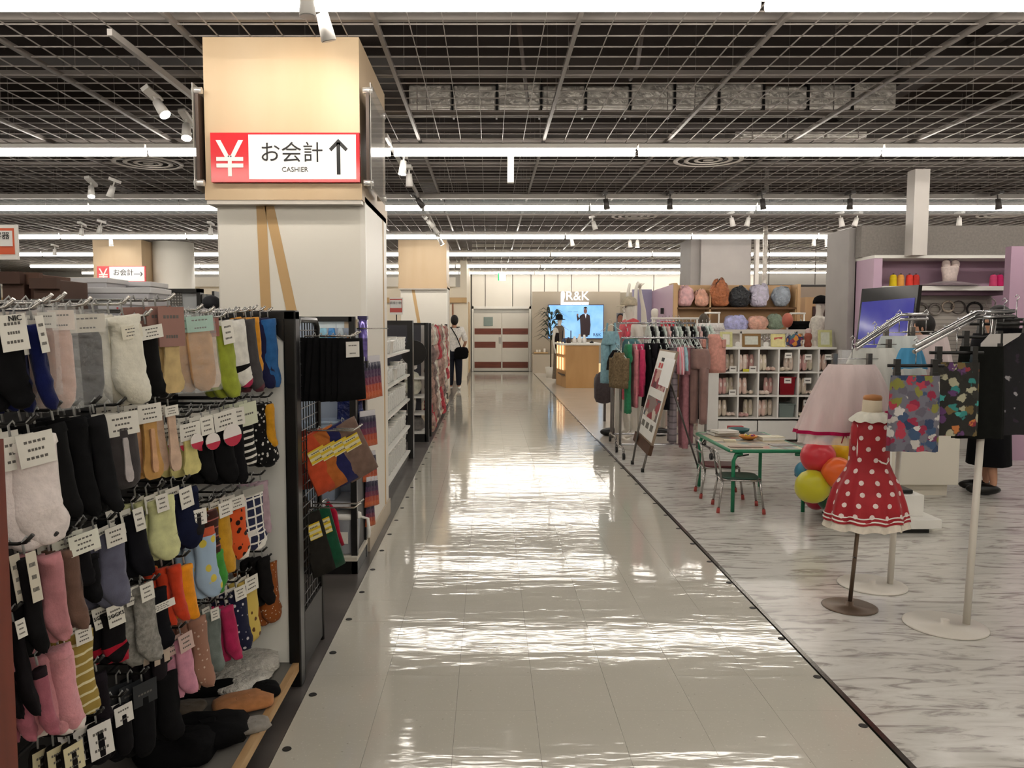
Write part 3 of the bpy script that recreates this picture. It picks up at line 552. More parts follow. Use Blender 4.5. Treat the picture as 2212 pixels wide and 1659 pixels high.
# u, v top, v bottom, width px, kind, colours, description, copies behind, x shift
K = 'k'
PK = [
 (8, 676, 872, 78, 'sock', dict(m='#0c0c0e', tw=.55, t0=.02, t1=.42), 'black sock with a tall white NIC card at the upper left edge', 1),
 (66, 678, 880, 44, 'sock', dict(m='#0f1748', tw=.3, t1=.42), 'royal blue sock in the top row', 2),
 (92, 664, 852, 40, 'film', dict(m='#8f6a5a'), 'brownish pink sock in clear film in the top row', 2),
 (122, 660, 884, 58, 'film', dict(m=FLUFF('#c4a193'), tc='#d8c9bd'), 'crinkled pale pink bagged sock in the top row', 2),
 (178, 668, 876, 84, 'film', dict(m='#2b292b', tc='#cfc9bb'), 'charcoal bagged sock with cream header in the top row', 2),
 (262, 664, 864, 86, 'sock', dict(m=FLUFF('#d9d5c6'), th=.03, t0=.2, t1=.34, tc='#dcd6c4'), 'fluffy cream white sock in the top row', 2),
 (312, 690, 850, 56, 'sock', dict(m='#0e0d0d', t0=.08, t1=.26, tw=.6), 'black sock with small white card beside the fluffy cream one', 1),
 (362, 655, 850, 62, 'card', dict(m='#bfa777', tc='#8f6a60', hd=.48, ln=2), 'pinkish brown card with rounded beige sole in the top row', 3),
 (424, 676, 846, 56, 'film', dict(m='#b48a5e', tc='#9fc4b4'), 'clear pack of tan footcover insoles with mint label', 1),
 (450, 680, 838, 34, 'card', dict(m='#c7b3a0', tc='#84564d', hd=.3), 'dusty pink card over pale insoles in the top row', 1),
 (478, 690, 856, 50, 'sock', dict(m='#8f9a34', t1=.32, tw=.36, ln=3), 'olive lime sock with white band in the top row', 1),
 (506, 680, 834, 46, 'sock', dict(m='#dcd9d2', heel='#121112', toe='#a3264a', tag=0), 'white sock with black heel and crimson toe', 1),
 (530, 678, 846, 40, 'sock', dict(m='#3c393a', tag=0, toe='#552b33'), 'charcoal grey long sock in the top row', 2),
 (545, 674, 800, 30, 'sock', dict(m='#c98a26', tag=0), 'mustard sock between charcoal and navy ones', 1),
 (562, 676, 836, 38, 'sock', dict(m='#171a3c', tag=0), 'navy sock near the end of the top row', 1),
 (578, 678, 834, 36, 'sock', dict(m='#27598f', tag=0), 'bright blue sock, last at the right end of the top row', 1),
 (60, 925, 1172, 130, 'sock', dict(m=FLUFF('#e6dbd8'), cuff='#ece6df', th=.022, tw=.42, t0=.03, t1=.32, ln=3), 'large white sock with white band in the second row', 2),
 (112, 895, 1120, 60, 'sock', dict(m='#111112', tag=0), 'plain black sock behind the large white one', 2),
 (158, 885, 1120, 56, 'sock', dict(m='#0f0f11', tag=0), 'plain black long sock in the middle of the second row', 2),
 (200, 880, 1110, 50, 'sock', dict(m='#171719', tag=0), 'black long sock left of the white header card', 2),
 (255, 882, 1060, 74, 'card', dict(m='#3e3a3b', stripe='#b9b2b2', body='flat'), 'dark grey footcover pack with pale stripe and white card', 2),
 (314, 864, 1038, 60, 'card', dict(m='#b98f55', stripe='#cfa37f', hd=.28), 'tan insole pack with white card in the second row', 2),
 (362, 868, 1020, 34, 'card', dict(m='#c7ab96', hd=.2), 'narrow beige insole pack beside the tan one', 1),
 (402, 906, 1028, 54, 'card', dict(m='#cfc583', hd=.36, badge='#b52a45'), 'pale yellow insole with white card and round badge', 2),
 (434, 895, 1040, 40, 'sock', dict(m='#0e0e10', t1=.3, tw=.5, badge='#b52a45', bz=.42), 'black sock with small red badge right of the yellow insole', 2),
 (474, 884, 1040, 52, 'sock', dict(m='#0d0d0f', t1=.28, tw=.7, badge='#b52a45', bz=.38), 'black sock with wide white card and red badge', 2),
 (504, 876, 1042, 40, 'sock', dict(m='#101013', t1=.25, tw=.45), 'black sock with plain slim white card, second row', 1),
 (524, 866, 1004, 46, 'sock', dict(m=strp('#0e0e0e', '#dad7cf', 42, .35), t1=.38, tw=.6, tc='#cfd3bb', ln=1), 'black and white striped sock with pale green card', 1),
 (560, 862, 1004, 58, 'sock', dict(m=dots('#0d0d0e', '#c9c6c0', 60, .3, 1), tag=0), 'black sock with white motifs at the end of the second row', 1),
 (578, 862, 960, 22, 'sock', dict(m='#c38c22', tag=0), 'thin mustard sock at the end of the second row', 1),
 (285, 1092, 1245, 52, 'sock', dict(m='#121218', t1=.35, tw=.3), 'black sock with slim white tag and gold star, third row', 1),
 (342, 1060, 1202, 70, 'sock', dict(m='#cdcf9b', t0=.03, t1=.3, tw=.26, tx=-.05), 'pale yellow green sock with white tag, third row', 1),
 (396, 1045, 1178, 70, 'sock', dict(m='#151a33', t1=.36, tw=.3, tx=-.1), 'navy sock with white tag and small logo, third row', 1),
 (422, 1092, 1160, 40, 'card', dict(m='#232023', tc='#e6e3dc', hd=.62, body='flat', ln=3), 'small white price card with bold lettering, third row', 0),
 (452, 1090, 1215, 40, 'sock', dict(m=strp('#3b201b', '#9a5a52', 34, .14), tag=0), 'dark brown sock with thin pink stripes', 0),
 (474, 1080, 1240, 44, 'sock', dict(m='#bd8d26', t1=.22, tw=.5), 'mustard long sock with white card, third row', 1),
 (502, 1068, 1206, 54, 'sock', dict(m=dots('#cc5428', '#221614', 36, .33, 1), cuff='#d6b8b4', toe='#e6dfd2', tw=.4, t1=.22), 'orange sock with black dots and pink top', 1),
 (538, 1048, 1184, 60, 'sock', dict(m=chk('#272a44', '#e4e1da', 30, .2), cuff='#e1ded6', toe='#e4e1da', heel='#e4e1da', tw=.5, t1=.13, ln=0, tc='#9a9992'), 'white sock with navy block pattern, third row', 1),
 (562, 1030, 1150, 34, 'sock', dict(m='#a58e98', tag=0), 'lilac grey sock at the end of the third row', 1),
 (166, 1146, 1255, 52, 'sock', dict(m='#111013', t1=.42, tw=.9, tc='#dfe0d3'), 'black sock with square white and green card', 1),
 (234, 1130, 1310, 72, 'sock', dict(m='#5f6073', toe='#5a5b6e', t1=.26, tw=.45), 'slate blue sock with white card and crimson stripes', 1),
 (50, 1184, 1420, 46, 'sock', dict(m='#131214', t1=.5, tw=.36, tc='#cfc8b8'), 'black long sock with long patterned tag at far left', 1),
 (104, 1178, 1385, 62, 'sock', dict(m='#b0777c', tag=0), 'dusty pink ankle sock at left, fourth row', 2),
 (140, 1166, 1360, 54, 'sock', dict(m='#6a5146', tag=0), 'taupe brown sock beside the dusty pink one', 1),
 (372, 1208, 1345, 32, 'sock', dict(m='#c43e22', tag=0), 'bright red orange sock in the fourth row', 1),
 (396, 1208, 1335, 40, 'sock', dict(m='#e2911f', tag=0), 'bright orange sock beside the red one', 2),
 (436, 1130, 1290, 56, 'sock', dict(m=dots('#9db4cc', '#cdbb4c', 24, .3, .9), cuff='#b55136', tag=0), 'light blue sock with yellow banana dots', 1),
 (462, 1180, 1275, 42, 'sock', dict(m='#3e8a35', tag=0, mir=-1), 'grass green sock right of the light blue one', 0),
 (532, 1240, 1388, 56, 'sock', dict(m=dots('#cdb35c', '#5c3b22', 30, .32, .5), t1=.25, tw=.4), 'yellow sock with brown fruit dots', 1),
 (576, 1210, 1348, 52, 'sock', dict(m=dots('#8a4a1e', '#d8c7ae', 70, .2, 1), tag=0), 'rust brown sock with small white flecks', 2),
 (508, 1262, 1408, 48, 'sock', dict(m=dots('#1b1d36', '#c0bfc3', 44, .26, 1), t1=.22, tw=.35), 'navy sock with pale motifs, fourth row', 1),
 (566, 1196, 1310, 34, 'sock', dict(m='#141213', tag=0), 'plain black sock hanging at the end of the fourth row', 1),
 (236, 1300, 1425, 60, 'sock', dict(m='#131114', heel='#a1152b', toe='#a1152b', t1=.4, tw=.42), 'black sock with dark red heel and white SOCKS card', 1),
 (302, 1248, 1434, 60, 'sock', dict(m=mat('#8a8883', .95, 0, (90, .3), (120, .8, .004)), t0=.05, t1=.26, tw=.35), 'heather grey wool sock with white tag', 1),
 (122, 1380, 1592, 70, 'sock', dict(m=FLUFF('#cf8f97'), toe='#d8cfca', th=.025, tag=0), 'fluffy light pink sock with white toe, fifth row', 2),
 (166, 1348, 1545, 74, 'sock', dict(m=strp('#9a8341', '#d8cfa8', 42, .22), t1=.2, tw=.35), 'mustard sock with cream stripes, fifth row', 1),
 (78, 1425, 1600, 44, 'sock', dict(m='#a35f6d', cuff='#241a1e', tag=0), 'dark pink sock near the wooden upright', 1),
 (26, 1330, 1560, 40, 'sock', dict(m='#161316', t1=.2), 'black sock beside the wooden upright, lower left', 1),
 (342, 1394, 1470, 40, 'card', dict(m='#201c20', tc='#bfae9d', hd=.5, body='flat', ln=0), 'small sock pack with beige camouflage card', 1),
 (388, 1362, 1505, 44, 'sock', dict(m='#c98ba0', t1=.3, tc='#c9aea6', tw=.5), 'candy pink sock, fifth row', 1),
 (422, 1322, 1492, 46, 'sock', dict(m=dots('#97705f', '#c9b3a2', 60, .2, 1), tag=0), 'skin brown sock with pale dots, fifth row', 1),
 (454, 1308, 1452, 42, 'sock', dict(m='#6d7672', t1=.2, tw=.3), 'grey green sock, fifth row', 1),
 (486, 1300, 1432, 34, 'sock', dict(m='#a62652', tag=0), 'crimson pink sock, fifth row', 1),
 (206, 1552, 1655, 56, 'card', dict(m='#121114', tc='#e2dfda', hd=.82, body='flat', ln=3), 'black sock pack with white barcode card, lowest row', 1),
 (258, 1512, 1640, 44, 'card', dict(m='#121114', tc='#e2dfda', hd=.4, body='flat', ln=2), 'black sock pack with small white card, lowest row', 1),
 (148, 1596, 1700, 50, 'card', dict(m='#1a1715', tc='#d4cba6', hd=.7, body='flat', ln=3), 'sock pack with cream card at the bottom left corner', 1),
 (305, 1462, 1640, 60, 'card', dict(m='#0f0f12', tc='#23262a', hd=.33, body='flat', ln=1, ), 'black sock pack with dark slate card', 1),
 (356, 1440, 1600, 56, 'sock', dict(m='#101012', tag=0), 'long black sock hanging over the base shelf', 2),
 (330, 1260, 1400, 60, 'sock', dict(m='#101015', t0=.3, t1=.42, tw=.7), 'black sock with white horizontal label, fourth row', 1),
 (206, 1440, 1560, 50, 'sock', dict(m='#19141a', tag=0), 'blackish purple sock between striped and barcode packs', 1),
 (190, 1180, 1290, 46, 'sock', dict(m='#0f0f12', tag=0), 'black sock left of the slate blue one', 0),
]
ang = rad(33); th_ = math.pi / 2 - ang
for k, (u, v0, v1, wp, kind, c, lb, nb) in enumerate(PK):
    fx = FX + R.uniform(-.012, .012) - (.02 if v0 > 1250 else 0)
    p = AX(u, v0, fx); q = AX(u, v1, fx); h = p.z - q.z; Y = p.y
    if Y > 3.06: p = A(u, v0, 3.06 - .008 * (k % 3)); q = A(u, v1, p.y); h = p.z - q.z; Y = p.y
    wd = wp / (F * (math.sin(ang) / Y + abs(p.x) * math.cos(ang) / Y ** 2))
    if kind == 'sock': wd *= 1.42
    a_ = th_ + R.uniform(-.12, .12); t = pack(kind, wd, h, c, k * 1.7)
    t['label'] = lb; t.location = p; tl = -.13 if kind == 'sock' else -.05
    t.rotation_euler = (R.uniform(-.03, .03), tl + R.uniform(-.05, .05), a_)
    if nb: nb = min(3, nb + 1)
    if 'SOCKS card' in lb: text('SOCKS', wd * .13, INK, t, (0, -.0245, -h * .2), name='lettering')
    if 'NIC card' in lb: text('NIC', wd * .16, INK, t, (wd * .06, -.0245, -h * .065), name='lettering')
    if nb:
        gp_ = 'stack of ' + lb.split(' in the ')[0].split(', ')[0].split(' with ')[0] + 's on one hook'
        t['group'] = gp_ if len(gp_) < 90 else 'socks sharing one hook'
    for b_ in range(nb):
        copy_tree(t, p + Vector((-.030 * (b_ + 1), -.006 * (b_ + 1) + R.uniform(-.006, .006), R.uniform(-.006, .002))), rot=(R.uniform(-.03, .03), tl + R.uniform(-.06, .06), a_ + R.uniform(-.1, .1)), label=('first', 'second', 'third')[b_] + ' behind the ' + lb)
    hook(Y, p.z + .008, p.x + .02, v0 < 700)
# special prints on some packs
# things lying on the base shelf
def lay(u, v, w_, d_, h_, m, name, lb, cat, seed, rz=0, k=.22, grp=None):
    p = FL(u, v, .098); o = lump(w_, d_, h_, seed, k).build(name, m); o.location = p; o.location.z = .0985; o.rotation_euler.z = rz; return tag(o, lb, cat, grp)
film = mat('#c6c3bb', .22, 0, (14, .25), (45, 1.0, .02)); 
lay(530, 1440, .28, .30, .06, film, 'plastic_bag', 'crinkled clear plastic bag of socks at the back of the base shelf', 'bag', 1, .3)
lay(505, 1478, .26, .24, .045, film, 'plastic_bag', 'crinkled clear plastic bag lying nearer, left of the other', 'bag', 2, -.4)
lay(590, 1410, .24, .10, .05, mat('#6f8a63', .3, 0, (14, .2), (45, .8, .02)), 'green_bag', 'pale green plastic bag against the end panel', 'bag', 3, .1)
lay(525, 1528, .22, .15, .04, cloth('#ad7549'), 'folded_tights', 'orange tan folded tights on the base shelf', 'tights', 4, .5, .12)
lay(440, 1500, .30, .10, .045, BLACKCL, 'folded_tights', 'black folded tights behind the orange tan ones', 'tights', 5, .2, .12)
lay(575, 1500, .10, .12, .04, BLACKCL, 'folded_leggings', 'black leggings corner beside the orange tan tights', 'leggings', 6, .5, .12)
lay(545, 1575, .12, .10, .03, cloth('#8c8781'), 'grey_socks', 'grey folded socks near the plywood edge', 'socks', 7, .5, .15)
lay(450, 1600, .26, .22, .07, BLACKCL, 'black_bundle', 'large black bundle of leggings in the lower left', 'leggings', 8, .4, .25)
lay(380, 1640, .26, .2, .08, BLACKCL, 'black_pile', 'black pile of tights at the bottom edge of the picture', 'tights', 9, .2, .25)
p = FL(405, 1515, .14); o = lump(.12, .12, .03, 12, .15).build('taupe_socks', cloth('#5c5247')); o.location = (p.x, p.y, .0985); tag(o, 'taupe folded socks left of the orange tan tights', 'socks')
# ---------------- mesh side rack at the end of the gondola
ms = thing('mesh_side_rack', 'black wire mesh side rack standing behind the sock display end', 'display rack', (0, 0, 0))
X0 = -.79
MB().tube([(X0, 3.24, .0), (X0, 3.24, 1.47), (X0, 3.27, 1.5), (X0, 3.58, 1.5), (X0, 3.62, 1.47), (X0, 3.62, .0)], .014, 8).build('tube_frame', BLACKM, ms)
bxo('lower_panel', X0 - .008, X0 + .008, 3.25, 3.61, .02, .26, mat('#22201f', .5, nz=(6, .1)), ms)
m_ = MB()
for k in range(1, 8): m_.cyl((X0, 3.24 + .048 * k, .26), (X0, 3.24 + .048 * k, 1.49), .0028, n=5, cap=False)
for k in range(26): m_.cyl((X0, 3.24, .28 + .047 * k), (X0, 3.62, .28 + .047 * k), .0028, n=5, cap=False)
m_.build('wire_grid', BLACKM, ms)['kind'] = 'stuff'
def fold_pack(w_, h, m, cardm, seed, flare=1.25, cw=.55, c0=.05, c1=.3, name='arm_cover'):
    t = thing(name, 'x', 'accessory'); rings = []
    for k in range(7):
        z = -h * k / 6; q = 1 + (flare - 1) * k / 6
        rings.append([(math.cos(a) * w_ / 2 * q * (1 + .04 * noise.noise(Vector((seed, k * .7, a)))), math.sin(a) * .009 + .004 * noise.noise(Vector((a * 2, k * .6, seed))), z) for a in [2 * math.pi * i / 14 for i in range(14)]])
    MB().loft(rings).build('folded_cloth', m, t)
    if cardm: card(t, w_ * cw, -h * c0, -h * c1, cardm, y=-.013, lines=2, name='paper_tag')
    hanger(t, w_); return t
def row_stack(n, pf, pb, h, w_, colf, lbf, grp, a_, name, cardm=None, **kw):
    for i in range(n):
        f_ = i / max(1, n - 1); p = Vector(pf).lerp(Vector(pb), f_); cc = colf(i)
        t = fold_pack(w_, h, cc, cardm if (i == 0 or kw.get('allc')) else None, i, name=name, **{a: b for a, b in kw.items() if a != 'allc'})
        t.location = p; t.rotation_euler = (R.uniform(-.02, .02), R.uniform(-.04, .04), a_ + R.uniform(-.06, .06)); t['label'] = lbf(i)
        if grp: t['group'] = grp
LT = mat('#d8d5cf', .5, nz=(9, .03)); YC = mat('#d2c9a0', .5, 0, None, pat=('stripes', '#d0b21e', 40, .45))
row_stack(7, (-.60, 3.42, 1.42), (-.75, 3.36, 1.425), .27, .13, lambda i: BLACKCL, lambda i: 'black arm cover with white tag, front of its hook' if i == 0 else 'black arm cover, %s behind the tagged one on its hook' % ORD[i - 1], 'black arm covers on the mesh rack', rad(48), 'arm_cover', LT)
pc = ['#b5472a', '#a9602c', '#23244f', '#6f5a50', '#7d2d20', '#8a2a1e']
nmz = ['red orange', 'ochre', 'navy blue', 'taupe', 'dark red', 'brick red']
for i in range(6):
    t = fold_pack(.13, .27, cloth(pc[i]), YC if i < 4 else None, i, 1.15, .62, .25, .48, 'knee_warmer'); pz = A(664 + 25 * i if i < 4 else 652 - 3 * i + 6, 940 - 9 * i if i < 4 else 930, 3.40 + .03 * i)
    t.location = pz; t.rotation_euler = (0, rad(-24) if i < 4 else 0, rad(35)); t['label'] = nmz[i] + ' folded knee warmer on the mesh rack, middle level'; t['group'] = 'knee warmers on the mesh rack'
pc = ['#24221f', '#12452f', '#3a2d24', '#2a2622']
nmz = ['charcoal', 'forest green', 'dark brown', 'black brown']
for i in range(4):
    t = fold_pack(.10, .29, cloth(pc[i]), YC if i < 2 else None, i, 1.15, .6, .15, .4, 'leg_warmer'); t.location = A(668 + 22 * i if i < 2 else 656 - 5 * i, 1110 - 10 * i, 3.42 + .05 * i)
    t.rotation_euler = (0, rad(-14), rad(38)); t['label'] = nmz[i] + ' leg warmer on the lowest hooks of the mesh rack'; t['group'] = 'leg warmers on the mesh rack'
t = thing('red_strap', 'crimson strap hanging beside the pitcher', 'strap', A(706, 1085, 3.72)); MB().tube([(0, 0, 0), (.03, 0, -.05), (.05, 0, -.15), (.075, 0, -.21)], [.012, .02, .014, .008], 8).build('strap_cloth', cloth('#9c1230'), t); hanger(t, .1)
for k, (y, z) in enumerate(((3.38, 1.43), (3.45, 1.43), (3.4, 1.02), (3.46, 1.02), (3.4, .68), (3.48, .68))):
    MB().tube([(X0, y, z), (X0 + .2, y, z), (X0 + .23, y, z + .02)], .004, 6).build('hook', HOOKS, ms)
pz = A(706, 1085, 3.72); MB().tube([(X0, 3.62, pz.z + .01), (X0, 3.72, pz.z + .01), (pz.x, 3.72, pz.z + .015)], .004, 6).build('hook', HOOKS, ms)
# ---------------- end cap gondola before the pillar
e = thing('end_cap_gondola', 'black framed end shelf with blue grey back panel just before the near pillar', 'display rack', (0, 0, 0))
x0, x1, y0, y1 = -1.42, -.80, 4.60, 4.98
bxo('back_panel', x0, x1, y1 - .02, y1, .1, 1.5, mat('#a7b2c4', .5, nz=(3, .04)), e, label='cool grey back panel')
for x in (x0, x1): bxo('post', x - .018, x + .018, y0 + .0, y0 + .035, 0, 1.53, BLACKM, e); 
bxo('post', x1 - .018, x1 + .018, y1 - .03, y1, 0, 1.53, BLACKM, e)
bxo('side_panel', x1 - .004, x1 + .004, y0 + .03, y1 - .03, .1, 1.5, mat('#2b2a2c', .5, nz=(4, .1)), e)
bxo('kick_board', x0, x1 + .015, y0, y1, 0, .085, BLACKM, e)
bxo('base_shelf', x0, x1 + .02, y0 - .03, y1, .085, .11, mat('#cfc8ba', .5, nz=(5, .05)), e)
for z in (.76, .40): bxo('shelf', x0, x1, y0 + .02, y1, z, z + .022, mat('#d9dade', .4, nz=(5, .03)), e)
bxo('top_rail', x0, x1, y0, y0 + .02, 1.5, 1.53, BLACKM, e)
MB().cyl((-.80, 4.70, 1.46), (-.60, 4.70, 1.46), .004, n=6).build('hook', HOOKS, e)
def atE(u, v, Y=4.75): return A(u, v, Y)
# pitcher
p = A(749, 1186, 4.68); t = thing('plastic_pitcher', 'clear grey plastic pitcher with white lid on the base shelf', 'pitcher', (p.x, p.y, .111)); t.scale = (1.1, 1.1, 1.0)
MB().lathe([(.062, 0), (.066, .01), (.078, .2), (.08, .215)], n=20, sx=1, sy=.8).build('jug', mat('#b8bcc4', .15, alpha=.72, nz=(9, .04)), t)
MB().lathe([(.082, .212), (.085, .218), (.083, .238), (.06, .246)], n=20, sx=1, sy=.8).build('lid', WHITEP, t)
MB().tube([(.078, 0, .215), (.118, 0, .205), (.125, 0, .12), (.12, 0, .09)], .010, 6).build('handle', WHITEP, t)
bxo('paper_label', -.03, .02, -.068, -.066, .07, .14, CARD, t)
def bin_(u, v, Y, w_, d_, h_, c, lb, z, lid=True):
    p = A(u, v, Y); t = thing('storage_bin', lb, 'storage bin', (p.x, p.y, z))
    MB().lathe([(.5 * w_ * 1.3, 0), (.5 * w_ * 1.36, h_)], n=4, sx=1, sy=d_ / w_).build('box_body', mat(c, .3, nz=(6, .04)), t).rotation_euler.z = math.pi / 4 if False else 0
    return t
def boxbin(loc, w_, d_, h_, c, lb, name='storage_bin', cat='storage bin', lidc=None, alpha=1, rz=0, grp=None):
    t = thing(name, lb, cat, loc, rz, grp); b = MB(); k = .9; 
    vs = [(-w_ / 2 * k, -d_ / 2 * k, 0), (w_ / 2 * k, -d_ / 2 * k, 0), (w_ / 2 * k, d_ / 2 * k, 0), (-w_ / 2 * k, d_ / 2 * k, 0), (-w_ / 2, -d_ / 2, h_), (w_ / 2, -d_ / 2, h_), (w_ / 2, d_ / 2, h_), (-w_ / 2, d_ / 2, h_)]
    b.add(vs, [(3, 2, 1, 0), (4, 5, 6, 7), (0, 1, 5, 4), (1, 2, 6, 5), (2, 3, 7, 6), (3, 0, 4, 7)]).build('tub', mat(c, .3, nz=(6, .05), alpha=alpha), t, bev=.006)
    bxo('lid' if lidc else 'rim', -w_ / 2 - .008, w_ / 2 + .008, -d_ / 2 - .008, d_ / 2 + .008, h_ - .012, h_ + (.015 if lidc else .002), mat(lidc or c, .3, nz=(6, .05)), t, bev=.003)
    return t
boxbin((-1.02, 4.78, .423), .2, .22, .26, '#8e99ab', 'blue grey storage bin on the middle shelf, right one')
boxbin((-1.26, 4.78, .423), .2, .22, .24, '#7f8896', 'blue grey storage bin on the middle shelf, left one')
boxbin((-.98, 4.78, .783), .25, .2, .12, '#9aa9bd', 'low pale blue tray on the upper shelf')
o = lump(.13, .05, .2, 21, .1).build('detergent_pouch', mat('#2747a6', .3, 0, None, (30, .5, .01), pat=('floral', ('#2747a6', '#3c6bd0', '#dfe6f4', '#3f9e6b', '#c93a7a'), 22, .5))); o.location = A(758, 862, 4.66); tag(o, 'royal blue detergent pouch hanging in the end shelf', 'pouch')
o = lump(.16, .05, .34, 22, .2).build('navy_film_pack', mat('#1f2a63', .15, 0, (12, .5), (40, 1, .02))); o.location = A(757, 965, 4.8); tag(o, 'navy plastic pack hanging at the back of the end shelf', 'pack')
o = MB(); [o.ball((math.cos(a) * .022, 0, math.sin(a) * .022 + .03), .018, .01, n=8, m=5) for a in [i * 1.257 for i in range(5)]]; o = o.build('white_flower_sponge', WHITE); o.location = A(754, 945, 4.6); tag(o, 'small white flower-shaped sponge hanging in the end shelf', 'sponge')
for k, (u, w_, c_, nm) in enumerate(((698, .05, '#8fc6e0', 'pale blue'), (716, .05, '#3f86c9', 'sky blue'), (735, .045, '#c3d0da', 'silvery white'), (752, .045, '#b98a66', 'tan and clear'), (765, .04, '#9aa0a8', 'grey clear'))):
    t = thing('utensil_pack', nm + ' utensil pack hanging at the top of the end shelf', 'pack', A(u, 690, 4.64)); bxo('header_card', -w_ / 2, w_ / 2, -.002, 0, -.05, 0, mat('#d9e6ee' if k < 3 else '#c9b8a0', .5, nz=(9, .04)), t)
    lump(w_, .015, .26 if k != 3 else .2, 30 + k, .1, fl=False).build('blister', mat(c_, .2, 0, (20, .3), (50, .6, .01)), t, loc=(0, .004, -.30))
t = thing('long_blue_pack', 'tall bright blue pack behind the black arm covers', 'pack', A(722, 860, 4.7)); lump(.10, .03, .34, 41, .08).build('blister', mat('#3f8fd0', .3, 0, (9, .4), (40, .5, .01)), t)
# rainbow sock packs hanging on the side of the end cap
RB = [mat(c, .35, 0, None, (60, .6, .01)) for c in ('#191731', '#3c2144', '#6a2440', '#a3452b', '#b5562b')]
def rainbow(t, w_, h):
    rings = []; mis = []
    for k in range(11):
        z = -h * k / 10; q = .75 + .45 * k / 10; rings.append([(math.cos(a) * w_ / 2 * q, math.sin(a) * .012, z) for a in [2 * math.pi * i / 12 for i in range(12)]]); mis.append(min(4, k // 2))
    MB().loft(rings, mis=mis).build('striped_socks', RB, t); bxo('header_card', -w_ * .3, w_ * .3, -.003, .003, -.02, .04, mat('#cfcdd2', .2, nz=(9, .1)), t); hanger(t, w_)
r0 = thing('multicolour_sock_pack', 'x', 'socks'); rainbow(r0, .10, .22); fst = True
for (u, v, n_, s_) in ((785, 785, 5, 1), (783, 900, 4, .85), (792, 985, 3, .7), (796, 1040, 3, .7), (796, 1090, 2, .6)):
    for i in range(n_):
        o = r0 if fst else copy_tree(r0); fst = False
        o.location = A(u + 7 * i, v - 1 * i, 4.72 + .05 * i); o.rotation_euler.z = rad(60); o.scale = (s_,) * 3
        o['label'] = 'rainbow striped sock pack, %s cluster down on the gondola side, %s from left' % ({785: 'first', 900: 'second', 985: 'third', 1040: 'fourth', 1090: 'fifth'}[v], ORD[i]); o['group'] = 'rainbow sock packs, ' + ('top cluster' if v < 800 else 'lower clusters')
t = thing('purple_tube_pack', 'purple iridescent tube pack hanging at the top right of the end shelf', 'pack', A(784, 690, 4.75)); MB().cyl((0, 0, -.25), (0, 0, 0), .026, n=10).build('tube_body', mat('#6f62a8', .15, .3, ((3, 3, 20), .5)), t); bxo('black_cap', -.028, .028, -.028, .028, -.29, -.25, BLACKM, t); bxo('top_cap', -.028, .028, -.028, .028, 0, .02, mat('#2b2350', .3, nz=(9, .1)), t)
# ---------------- white shelf unit behind the pillar
s = thing('glassware_shelf', 'white shelf unit of clear cups behind the near pillar', 'shelf', (0, 0, 0)); xa, xb, ya, yb = -1.25, -.875, 6.25, 8.7
bxo('back_panel', xa, xa + .02, ya, yb, .05, 1.5, mat('#c5ccc8', .5, nz=(3, .03)), s); bxo('end_panel', xa, xb, ya - .02, ya, 0, 1.52, WHITE, s); bxo('base', xa, xb - .02, ya, yb, 0, .07, mat('#4c4742', .5, nz=(5, .1)), s)
for z in (.08, .36, .66, .93, 1.2): bxo('shelf_board', xa, xb, ya, yb, z, z + .02, WHITEP, s)
bxo('end_post', xb - .03, xb + .03, 8.72, 8.86, 0, 1.54, BLACKM, s); bxo('top_bar', xa, xb + .02, 8.74, 8.82, 1.5, 1.54, BLACKM, s)
cupm = [mat('#e9e9e4', .12, alpha=.7, nz=(9, .03)), mat('#e6e3dc', .3, nz=(9, .03)), mat('#9fa09a', .2, alpha=.7, nz=(9, .05))]
cp = thing('clear_cup_stack', 'x', 'cup'); MB().lathe([(.03, 0), (.042, .02), (.036, .03), (.044, .06), (.037, .07), (.045, .1), (.038, .11), (.046, .15)], n=12).build('stacked_cups', cupm[0], cp); MB().lathe([(.047, .148), (.047, .156), (.042, .156)], n=12).build('rim', cupm[1], cp); fst = True
for lv, z in enumerate((.10, .38, .68, .95, 1.22)):
    for i in range(14):
        yy = ya + .12 + .165 * i; o = cp if fst else copy_tree(cp); fst = False
        o.location = (xb - .07, yy, z + .001); o.scale = (1, 1, (1.4, 1.2, 1.25, 1.0, .9)[lv] * R.uniform(.8, 1.1)); o.scale.z = o.scale.z
        o['label'] = 'clear cup stack on the %s board of the white shelf, %s from its near end' % (('lowest', 'second', 'middle', 'fourth', 'top')[lv], ORD[i]); o['group'] = 'clear cups, %s board' % ('lowest', 'second', 'middle', 'fourth', 'top')[lv]
for k, (yy, z) in enumerate(((6.9, 1.22), (7.3, 1.22), (6.6, .95), (7.6, .95))):
    t = boxbin((xb - .12, yy, z + .0), .2, .2, .12, '#d5d3cd', ('white small tray on the top board, nearer', 'white small tray on the top board, farther', 'white small tray on the fourth board, nearer', 'white small tray on the fourth board, farther')[k], 'white_tray', 'tray')
